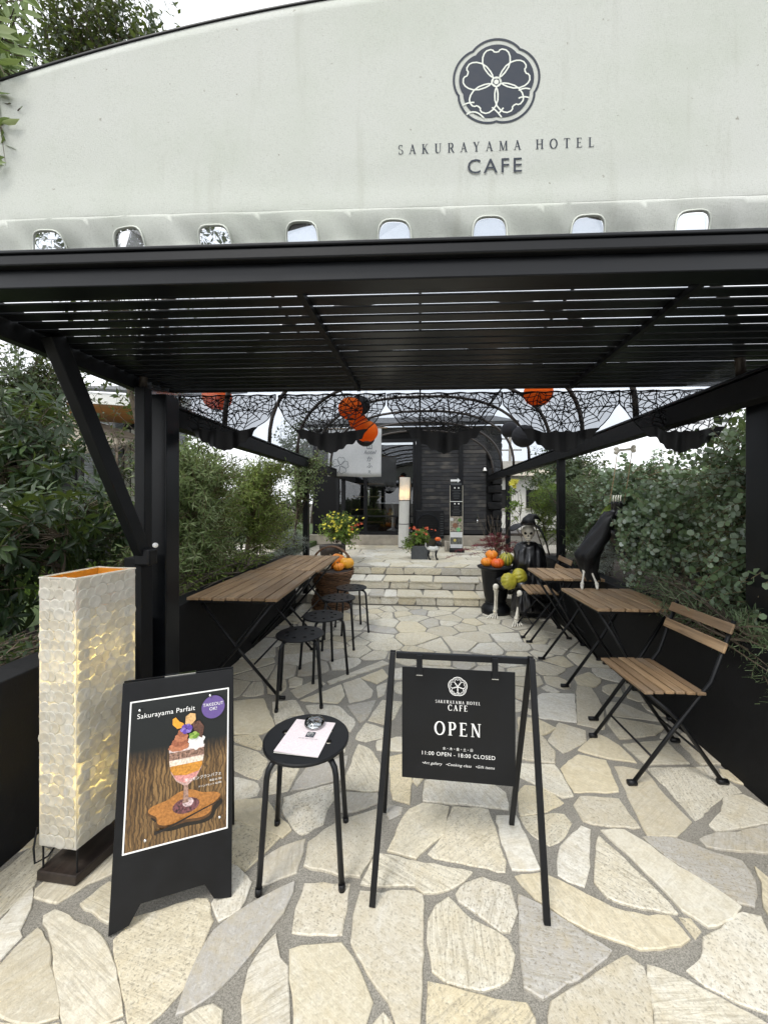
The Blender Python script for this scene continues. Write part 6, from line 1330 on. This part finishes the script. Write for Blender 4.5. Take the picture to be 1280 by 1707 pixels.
plant('trailing_plant', 'pale trailing sprigs hanging over the left planter wall beside the post', 'plant', (-1.66, 2.15, 0.66), [((-1.58, 2.2, 0.45), (0.05, 0.12, 0.22), 1)], 'ovate', M['l_silver'], 0.022, 16, 16, 0.004, 2, 0.6, 0.02, wood='twig', start=0.1)
plant('ground_cover', 'low green plants in the near left bed beside the lamp', 'plant', (-1.95, 1.7, 0.56), [((-1.95, 1.6, 0.62), (0.25, 0.6, 0.10), 1)], 'ovate', M['l_tree'], 0.05, 130, 10, 0.004, 5, 0.1, 0.1, start=0.1)

plant('ground_cover', 'low leafy plants filling the left bed behind the slatted tables', 'plant', (-1.9, 3.3, 0.56), [((-1.86, 2.6, 0.70), (0.16, 0.5, 0.13), 1), ((-1.86, 3.5, 0.70), (0.16, 0.5, 0.13), 1), ((-1.86, 4.4, 0.72), (0.16, 0.5, 0.15), 1)], 'slim', M['l_lime2'], 0.06, 320, 12, 0.004, 6, 0.1, 0.12, start=0.1)
# right bed: round-leaved eucalyptus and rosemary
plant('eucalyptus', 'tall silvery round-leaved eucalyptus on the right, nearest the front', 'tree', (2.05, 2.1, 0.56), [((2.0, 2.2, 1.38), (0.42, 0.55, 0.45), 4), ((1.95, 2.6, 1.6), (0.4, 0.5, 0.36), 3), ((1.9, 1.75, 1.25), (0.3, 0.35, 0.4), 2), ((1.70, 2.3, 1.0), (0.22, 0.4, 0.3), 1.6), ((1.66, 1.9, 0.95), (0.16, 0.3, 0.25), 1.0)], 'round', M['l_euca'], 0.037, 660, 24, 0.02, 3, 0.45, 0.08, wood='twig', start=0.15, flat=0.2)
plant('eucalyptus', 'silvery round-leaved eucalyptus behind the bone swing', 'tree', (2.1, 3.2, 0.56), [((2.0, 3.2, 1.52), (0.4, 0.5, 0.34), 4), ((1.9, 3.9, 1.5), (0.35, 0.6, 0.36), 3), ((1.72, 3.0, 1.15), (0.22, 0.35, 0.3), 1.8), ((1.62, 2.75, 1.35), (0.12, 0.2, 0.2), 0.8), (by_px(1052, 880, 2.82), (0.12, 0.14, 0.24), 1.3), (by_px(1035, 800, 3.1), (0.2, 0.2, 0.14), 0.7)], 'round', M['l_euca'], 0.036, 660, 24, 0.018, 3, 0.45, 0.08, wood='twig', start=0.15, flat=0.2)
plant('rosemary_bush', 'dark needle-leaved rosemary bush behind the seated skeleton', 'shrub', (2.0, 4.6, 0.56), [((1.95, 4.6, 1.35), (0.36, 0.6, 0.5), 3), ((1.75, 4.3, 0.95), (0.25, 0.4, 0.35), 2), ((1.8, 5.1, 1.5), (0.3, 0.5, 0.3), 1.5)], 'needle', M['l_rose'], 0.052, 360, 46, 0.012, 5, 0.25, 0.1, start=0.08, flat=0.0)
plant('rosemary_bush', 'tall bright green needle-leaved bush by the far right arcade post', 'shrub', (1.95, 5.8, 0.4), [((1.85, 5.6, 1.25), (0.35, 0.6, 0.5), 3), ((1.75, 5.1, 1.5), (0.25, 0.4, 0.25), 1)], 'needle', M['l_lime'], 0.055, 190, 44, 0.012, 5, 0.25, 0.1, start=0.08, flat=0.0)
plant('silver_shrub', 'pale silvery shrub between the two skeletons', 'shrub', (1.75, 3.9, 0.56), [((1.7, 3.95, 0.88), (0.22, 0.4, 0.2), 1)], 'needle', M['l_silver'], 0.04, 130, 30, 0.008, 4, 0.2, 0.06, start=0.1)
plant('rosemary_bush', 'dark needle-leaved rosemary spilling over the right wall behind the chair back', 'shrub', (1.85, 1.95, 0.56), [((1.75, 1.9, 0.78), (0.22, 0.5, 0.18), 2), ((1.62, 1.75, 0.62), (0.14, 0.3, 0.2), 1.6), ((1.66, 2.6, 0.72), (0.12, 0.4, 0.16), 1.2), ((1.68, 3.2, 0.78), (0.12, 0.4, 0.16), 1.2)], 'needle', M['l_rose'], 0.036, 260, 46, 0.01, 5, 0.35, 0.1, start=0.08, flat=0.0)
plant('strap_leaf_plant', 'bright green strap-leaved plant behind the bone swing ropes', 'plant', (1.95, 3.6, 0.56), [((1.85, 3.55, 1.38), (0.12, 0.12, 0.12), 1)], 'lance', M['l_lime'], 0.28, 6, 2, 0.006, 2, 0.1, 0.02, start=0.6)
yf = at(857, 805, 5.2); yr = plant('yellow_rose', 'single stem with a bright yellow bloom beside the arcade post on the right', 'plant', (yf.x + 0.1, yf.y, 0.4), [(tuple(yf - Vector((0, 0, 0.25))), (0.15, 0.15, 0.25), 1)], 'ovate', M['l_lime'], 0.05, 22, 8, 0.006, 1, 0.1, 0.02, start=0.3)
blooms('bloom', '', [yf + Vector((rng.gauss(0, .02), rng.gauss(0, .02), rng.gauss(0, .025))) for _ in range(7)], M['f_yellow'], 0.055, yr)
# burgundy plume grass and bare twigs by the urn
rg = at(830, 920, 5.5)
plm = thing('burgundy_grass', 'burgundy feathery plume grass behind the pumpkin urn', 'plant', (rg.x, rg.y, 0.3))
P = []; D = []; U = []; S = []; stm = MB()
for k in range(70):
    a_ = rng.uniform(0, 2 * math.pi); r1 = abs(rng.gauss(0, 0.13)); tip = Vector((rg.x - 0.02 + r1 * math.cos(a_) * 1.3, rg.y + r1 * math.sin(a_), 0.80 + rng.uniform(-0.12, 0.14) - r1 * 0.3)); b0_ = Vector((rg.x, rg.y, 0.4)); md = (b0_ + tip) / 2 + Vector((0, 0, 0.1)); tip2 = tip + Vector((math.cos(a_) * 0.1 - 0.04, math.sin(a_) * 0.08, -0.05))
    stm.tube([b0_, md, tip], 0.002, 3, False)
    for j in range(40): s = 0.35 + 0.65 * j / 40; p = md * (1 - s) ** 2 + tip * 2 * s * (1 - s) + tip2 * s * s; P.append(p); D.append((tip2 - md).normalized() + Vector(tuple(nrg.normal(size=3) * 0.5))); U.append(Vector(tuple(nrg.normal(size=3)))); S.append(rng.uniform(0.03, 0.06))
stm.build('stem', M['twig'], plm); inst('plumes', P, D, U, S, LEAF['needle'][0], LEAF['needle'][1], M['l_red'], plm)
tw0 = at(826, 900, 6.3)
bt = thing('bare_twigs', 'bare brown twigs fanning up beside the corner of the cladding', 'branches', (tw0.x, tw0.y, 0.4))
for k in range(16):
    a_ = rng.uniform(-1, 1); pts = [Vector((tw0.x, tw0.y, 0.4))]
    for j in range(1, 8): pts.append(Vector((tw0.x + a_ * 0.045 * j + rng.uniform(-.02, .02), tw0.y + rng.uniform(-.04, .04), 0.4 + 0.105 * j + rng.uniform(-.02, .02))))
    MB().tube(pts, [0.007 * (1 - j / 9) for j in range(8)], 5).build('twig', M['bark'], bt, smooth=True)

# ------------------------------------------------------------------ left garden
def rhod(label, c, rad, n, base=None, size=0.12):
    plant('glossy_shrub', label, 'shrub', base or (c[0], c[1], 0.45), [(c, rad, 1)], 'lance', M['l_rhod'], size, n, 8, 0.018, 3, 0.05, 0.08, whorl=True, start=0.5, flat=0.7, shell=0.2, group='glossy shrubs in the left garden')
rhod('glossy whorl-leaved shrub at the left edge just behind the shell lamp', by_px(40, 890, 2.3), (0.34, 0.4, 0.34), 90)
rhod('glossy whorl-leaved shrub between the left edge and the diagonal brace', by_px(130, 870, 2.9), (0.40, 0.4, 0.42), 110)
rhod('low dark glossy shrub in the gap at the far left beside the shell lamp', (-2.5, 1.95, 0.78), (0.35, 0.45, 0.26), 90)
plant('dense_hedge', 'dark leafy hedge behind the feathery shrubs of the left bed', 'hedge', (-2.55, 4.0, 0.42), [((-2.55, 3.1, 1.05), (0.25, 0.6, 0.55), 1), ((-2.55, 4.2, 1.05), (0.25, 0.7, 0.6), 1), ((-2.5, 5.2, 1.0), (0.3, 0.6, 0.55), 1)], 'ovate', M['l_tree'], 0.07, 420, 16, 0.02, 6, 0.1, 0.08, start=0.1)
rhod('taller dark glossy shrub behind at the far left', by_px(25, 760, 3.6), (0.8, 0.7, 0.75), 220, size=0.14)
plant('garden_tree', 'dark leafy garden tree filling the gap left of the diagonal brace', 'tree', tuple(at(70, 960, 5.0)[:2]) + (0.45,), [(by_px(40, 690, 5.0), (0.8, 1.0, 0.8), 3), (by_px(80, 600, 5.2), (0.5, 0.9, 0.5), 2), (by_px(10, 720, 4.6), (0.7, 0.8, 0.7), 2)], 'ovate', M['l_tree'], 0.085, 520, 14, 0.035, 2, 0.2, 0.15, start=0.25)
gt = at(205, 900, 4.6)
plant('crooked_tree', 'thin crooked garden tree with bare branches between the posts at left', 'tree', (gt.x, gt.y, 0.45), [(by_px(190, 750, 4.6), (0.45, 0.4, 0.7), 1)], 'ovate', M['l_tree'], 0.06, 46, 6, 0.035, 2, 0.1, 0.1, start=0.55)
plant('overhead_tree', 'leafy tree branch hanging over the top left corner of the awning', 'tree', (-2.9, 1.9, 0.45), [((-1.62, 1.24, 3.10), (0.26, 0.2, 0.30), 2.2), ((-1.47, 1.20, 2.82), (0.10, 0.10, 0.2), 0.9), ((-2.3, 1.5, 3.3), (0.6, 0.5, 0.6), 2)], 'lance', M['l_grev'], 0.075, 300, 14, 0.022, 2, 0.25, 0.1, start=0.4, trunk_top=0.6)
plant('tall_tree', 'tall tree rising behind the awning at the upper left', 'tree', (-4.3, 6.5, 0.45), [(by_px(195, 30, 5.6), (0.95, 0.8, 1.0), 3), (by_px(120, -40, 5.8), (1.2, 1.0, 0.9), 2), (by_px(60, 110, 5.4), (0.8, 0.8, 0.8), 1.5), (by_px(110, 390, 6.5), (1.3, 1.0, 1.0), 2), (by_px(330, 385, 6.8), (1.1, 0.9, 0.8), 1.5), (by_px(250, 600, 6.8), (1.2, 0.8, 0.9), 1.2)], 'ovate', M['l_tree'], 0.11, 760, 16, 0.06, 2, 0.2, 0.2, start=0.3)
plant('hedge_bush', 'dense dark hedge bush behind the lawn at left', 'shrub', (-5.2, 5.6, 0.45), [((-5.2, 5.6, 1.0), (0.9, 0.8, 0.6), 1)], 'ovate', M['l_tree'], 0.08, 240, 14, 0.03, 4, 0.05, 0.2, start=0.2)
plant('hedge_bush', 'dense dark bush beyond the lawn behind the left shrubs', 'shrub', (-3.4, 8.4, 0.45), [((-3.4, 8.4, 1.1), (1.0, 0.7, 0.75), 1)], 'ovate', M['l_tree'], 0.08, 240, 14, 0.03, 4, 0.05, 0.2, start=0.2)
for lab, x, y, z, r in (('broad tree far behind the left garden', -9.5, 13.5, 3.4, 2.4), ('broad tree far behind the cafe roof at left', -4.6, 16.0, 3.6, 2.2), ('distant tree beyond the right end of the cladding', 5.2, 14.5, 2.6, 1.7), ('distant tree far right above the arcade beam', 8.0, 8.5, 3.2, 1.9), ('tree behind the right planting at the frame edge', 4.4, 4.9, 1.9, 1.2), ('round tree behind the house with the orange eave', -11.0, 9.0, 3.6, 2.0)):
    plant('background_tree', lab, 'tree', (x, y, 0), [((x, y, z), (r, r, r * 0.8), 2), ((x + r * 0.5, y - r * 0.3, z - r * 0.4), (r * 0.7, r * 0.7, r * 0.6), 1)], 'ovate', M['l_tree'], 0.17, 420, 15, 0.12, 2, 0.15, 0.3, start=0.3, group='trees behind the garden')
plant('dense_hedge', 'dark hedge behind the eucalyptus along the right side', 'hedge', (2.75, 3.2, 0.3), [((2.75, 2.4, 1.15), (0.28, 0.9, 0.55), 1), ((2.75, 4.2, 1.15), (0.28, 1.0, 0.55), 1), ((2.7, 1.4, 1.1), (0.28, 0.5, 0.5), 0.6)], 'ovate', M['l_tree'], 0.07, 520, 16, 0.02, 6, 0.1, 0.08, start=0.1)

fn = thing('added_dark_fence', 'black board fence added to darken the background of the right planting bed', 'fence', (3.1, 4.5, 0))  # fence added to make the gaps behind the plants dark
for k in range(26): MB().box((0, 0, 0), (0.022, 0.285, 1.55)).build('board', M['black_mat'], fn, world=False, bevel=0.003).location = (0, -3.6 + k * 0.3, 0.78)
for k in range(5): MB().box((0, 0, 0), (0.07, 0.07, 1.6)).build('post', M['black'], fn, world=False).location = (0.05, -3.5 + k * 1.8, 0.80)

# house with its soffit coloured as lit orange, left background
def iron():
    t = NT('corrugated_cladding'); v = t.coord(); w = t.node('ShaderNodeTexWave', Scale=9.0, Distortion=0.1); w.bands_direction = 'Z'; t.link(v, w.inputs[0])
    t.base(t.ramp(w.outputs[0], [(0.2, (0.10, 0.11, 0.12)), (0.8, (0.25, 0.27, 0.29))])); t.rough(0.5); t.bump(w.outputs[0], 0.6, 0.02); return t.m
Hd = 9.0
hs_ = thing('garden_house', 'grey house with a timber soffit coloured as lit orange beyond the left garden', 'house', at(200, 900, Hd)[:2] + (0.45,) if False else Vector((at(200, 900, Hd).x, at(200, 900, Hd).y, 0.45)))
def HB_(name, x0, x1, y0, y1, dep, mat, dd=0.0, thick=0.2, parent=None, **k):
    a_, b_ = at(x0, y1, Hd + dd), at(x1, y0, Hd + dd); c = (a_ + b_) / 2; 
    return MB().box((c.x, c.y + thick / 2, c.z), (abs(b_.x - a_.x), thick, abs(b_.z - a_.z)), ).build(name, mat, parent or hs_, **k)
M['iron'] = iron(); M['soffit'] = wood_mat('soffit_lit_orange', (0.30, 0.13, 0.03), (0.42, 0.19, 0.05), (0.5, 0.25, 0.08), (1.5, 20, 20))  # soffit timber colour includes the orange light on the eave's underside
HB_('wall', 120, 195, 690, 900, 0, M['iron'], 0.0, 0.25)
HB_('wall', 232, 300, 705, 900, 0, M['iron'], 0.03, 0.25)
HB_('door_recess', 195, 232, 705, 900, 0, M['black_mat'], 0.35, 0.1)
wdw = HB_('window_frame', 204, 230, 712, 842, 0, M['black'], 0.2, 0.05)
HB_('pane', 207, 216, 716, 780, 0, M['p_white'], 0.17, 0.01, wdw); HB_('pane', 218, 228, 716, 780, 0, M['p_white'], 0.17, 0.01, wdw); HB_('pane', 207, 216, 784, 838, 0, M['p_white'], 0.17, 0.01, wdw); HB_('pane', 218, 228, 784, 838, 0, M['p_white'], 0.17, 0.01, wdw)
s0, s1 = at(120, 700, Hd - 0.3), at(320, 712, Hd - 0.3); e0, e1 = at(110, 672, Hd - 1.3), at(320, 686, Hd - 1.3)
MB().add([s0, s1, e1, e0] + [p + Vector((0, 0, 0.05)) for p in (s0, s1, e1, e0)], [(0, 1, 2, 3), (4, 5, 6, 7), (0, 1, 5, 4), (1, 2, 6, 5), (2, 3, 7, 6), (3, 0, 4, 7)]).build('soffit', M['soffit'], hs_)
MB().bar(e0 + Vector((0, -0.04, 0.13)), e1 + Vector((0, -0.04, 0.13)), 0.05, 0.22).build('fascia', M['white'], hs_)
rfa = [e0 + Vector((-.1, -.1, .26)), e1 + Vector((.1, -.1, .26)), s1 + Vector((.1, 2.6, 1.5)), s0 + Vector((-.1, 2.6, 1.5))]
MB().add(rfa + [p + Vector((0, 0, 0.06)) for p in rfa], [(3, 2, 1, 0), (4, 5, 6, 7), (0, 1, 5, 4), (1, 2, 6, 5), (2, 3, 7, 6), (3, 0, 4, 7)]).build('roof', M['grey_box'], hs_)
# low pavilion with a pale roof, farther left
pv = thing('garden_shed', 'low shed with a pale sloping roof half hidden by the left shrubs', 'shed', Vector((at(60, 880, 7.0).x, at(60, 880, 7.0).y, 0.45)))
a_, b_ = at(-60, 690, 7.0), at(140, 757, 7.0); up_ = Vector((0, 1.6, 0.5))
MB().add([a_, b_, b_ + up_, a_ + up_] + [p + Vector((0, 0, 0.06)) for p in (a_, b_, b_ + up_, a_ + up_)], [(3, 2, 1, 0), (4, 5, 6, 7), (0, 1, 5, 4), (1, 2, 6, 5), (2, 3, 7, 6), (3, 0, 4, 7)]).build('roof', M['concrete'], pv)
for px, pw2, m_ in ((0, 60, 'p_white'), (62, 70, 'black_mat')):
    a2_, b2_ = at(px, 860, 7.4), at(px + pw2, 752, 7.4); c = (a2_ + b2_) / 2; MB().box((c.x, c.y, c.z), (abs(a2_.x - b2_.x), 0.1, abs(a2_.z - b2_.z))).build('wall', M[m_], pv)
for px in (-40, 60, 135): p = at(px, 760, 7.05); MB().box((p.x, p.y, (p.z + 0.45) / 2), (0.07, 0.07, p.z - 0.45)).build('post', M['black'], pv)
# black stools and rail seen beyond the lamp
gs = on(158, 945, 0.45)
bs_ = thing('garden_bench', 'black bench with thin legs beyond the left shrubs, above the shell lamp', 'bench', (gs.x, gs.y, 0.45))
MB().box((gs.x, gs.y, 0.45 + 0.42), (0.9, 0.3, 0.05)).build('seat', M['black'], bs_)
for s in (-1, -0.1, 0.5, 1): MB().box((gs.x + s * 0.4, gs.y, 0.45 + 0.2), (0.06 if s < 0 else 0.045, 0.05, 0.40)).build('leg', M['black'], bs_)
# utility pole far behind on the right
up0 = at(850, 837, 24); pol = thing('utility_pole', 'grey utility pole far behind the right corner of the cladding', 'pole', (up0.x, up0.y, 0))
MB().tube([(up0.x, up0.y, 0), (up0.x, up0.y, 6.2)], [0.12, 0.08], 8).build('shaft', M['concrete'], pol, smooth=True)
for z in (4.6, 5.3): MB().bar((up0.x - 0.7, up0.y, z), (up0.x + 0.7, up0.y, z), 0.08, 0.08).build('cross_arm', M['concrete'], pol)
hx_ = at(880, 800, 20); nh = thing('far_house', 'pale low house far behind beyond the right planting', 'house', (hx_.x, hx_.y, 0))
MB().box((hx_.x, hx_.y, 1.3), (5, 3, 2.6)).build('wall', M['p_white'], nh)
MB().prism([(-2.0, 2.6), (2.0, 2.6), (0, 3.5)], lambda a_, b_, l: Vector((hx_.x - 2.8 + l, hx_.y + a_, b_)), 5.6).build('roof', M['concrete'], nh)
for k in range(3): w_ = MB().box((hx_.x - 1.6 + k * 1.5, hx_.y - 1.51, 1.5), (0.8, 0.06, 0.9)).build('window', M['dark'], nh); MB().box((hx_.x - 1.6 + k * 1.5, hx_.y - 1.56, 1.02), (0.9, 0.08, 0.05)).build('sill', M['concrete'], w_)
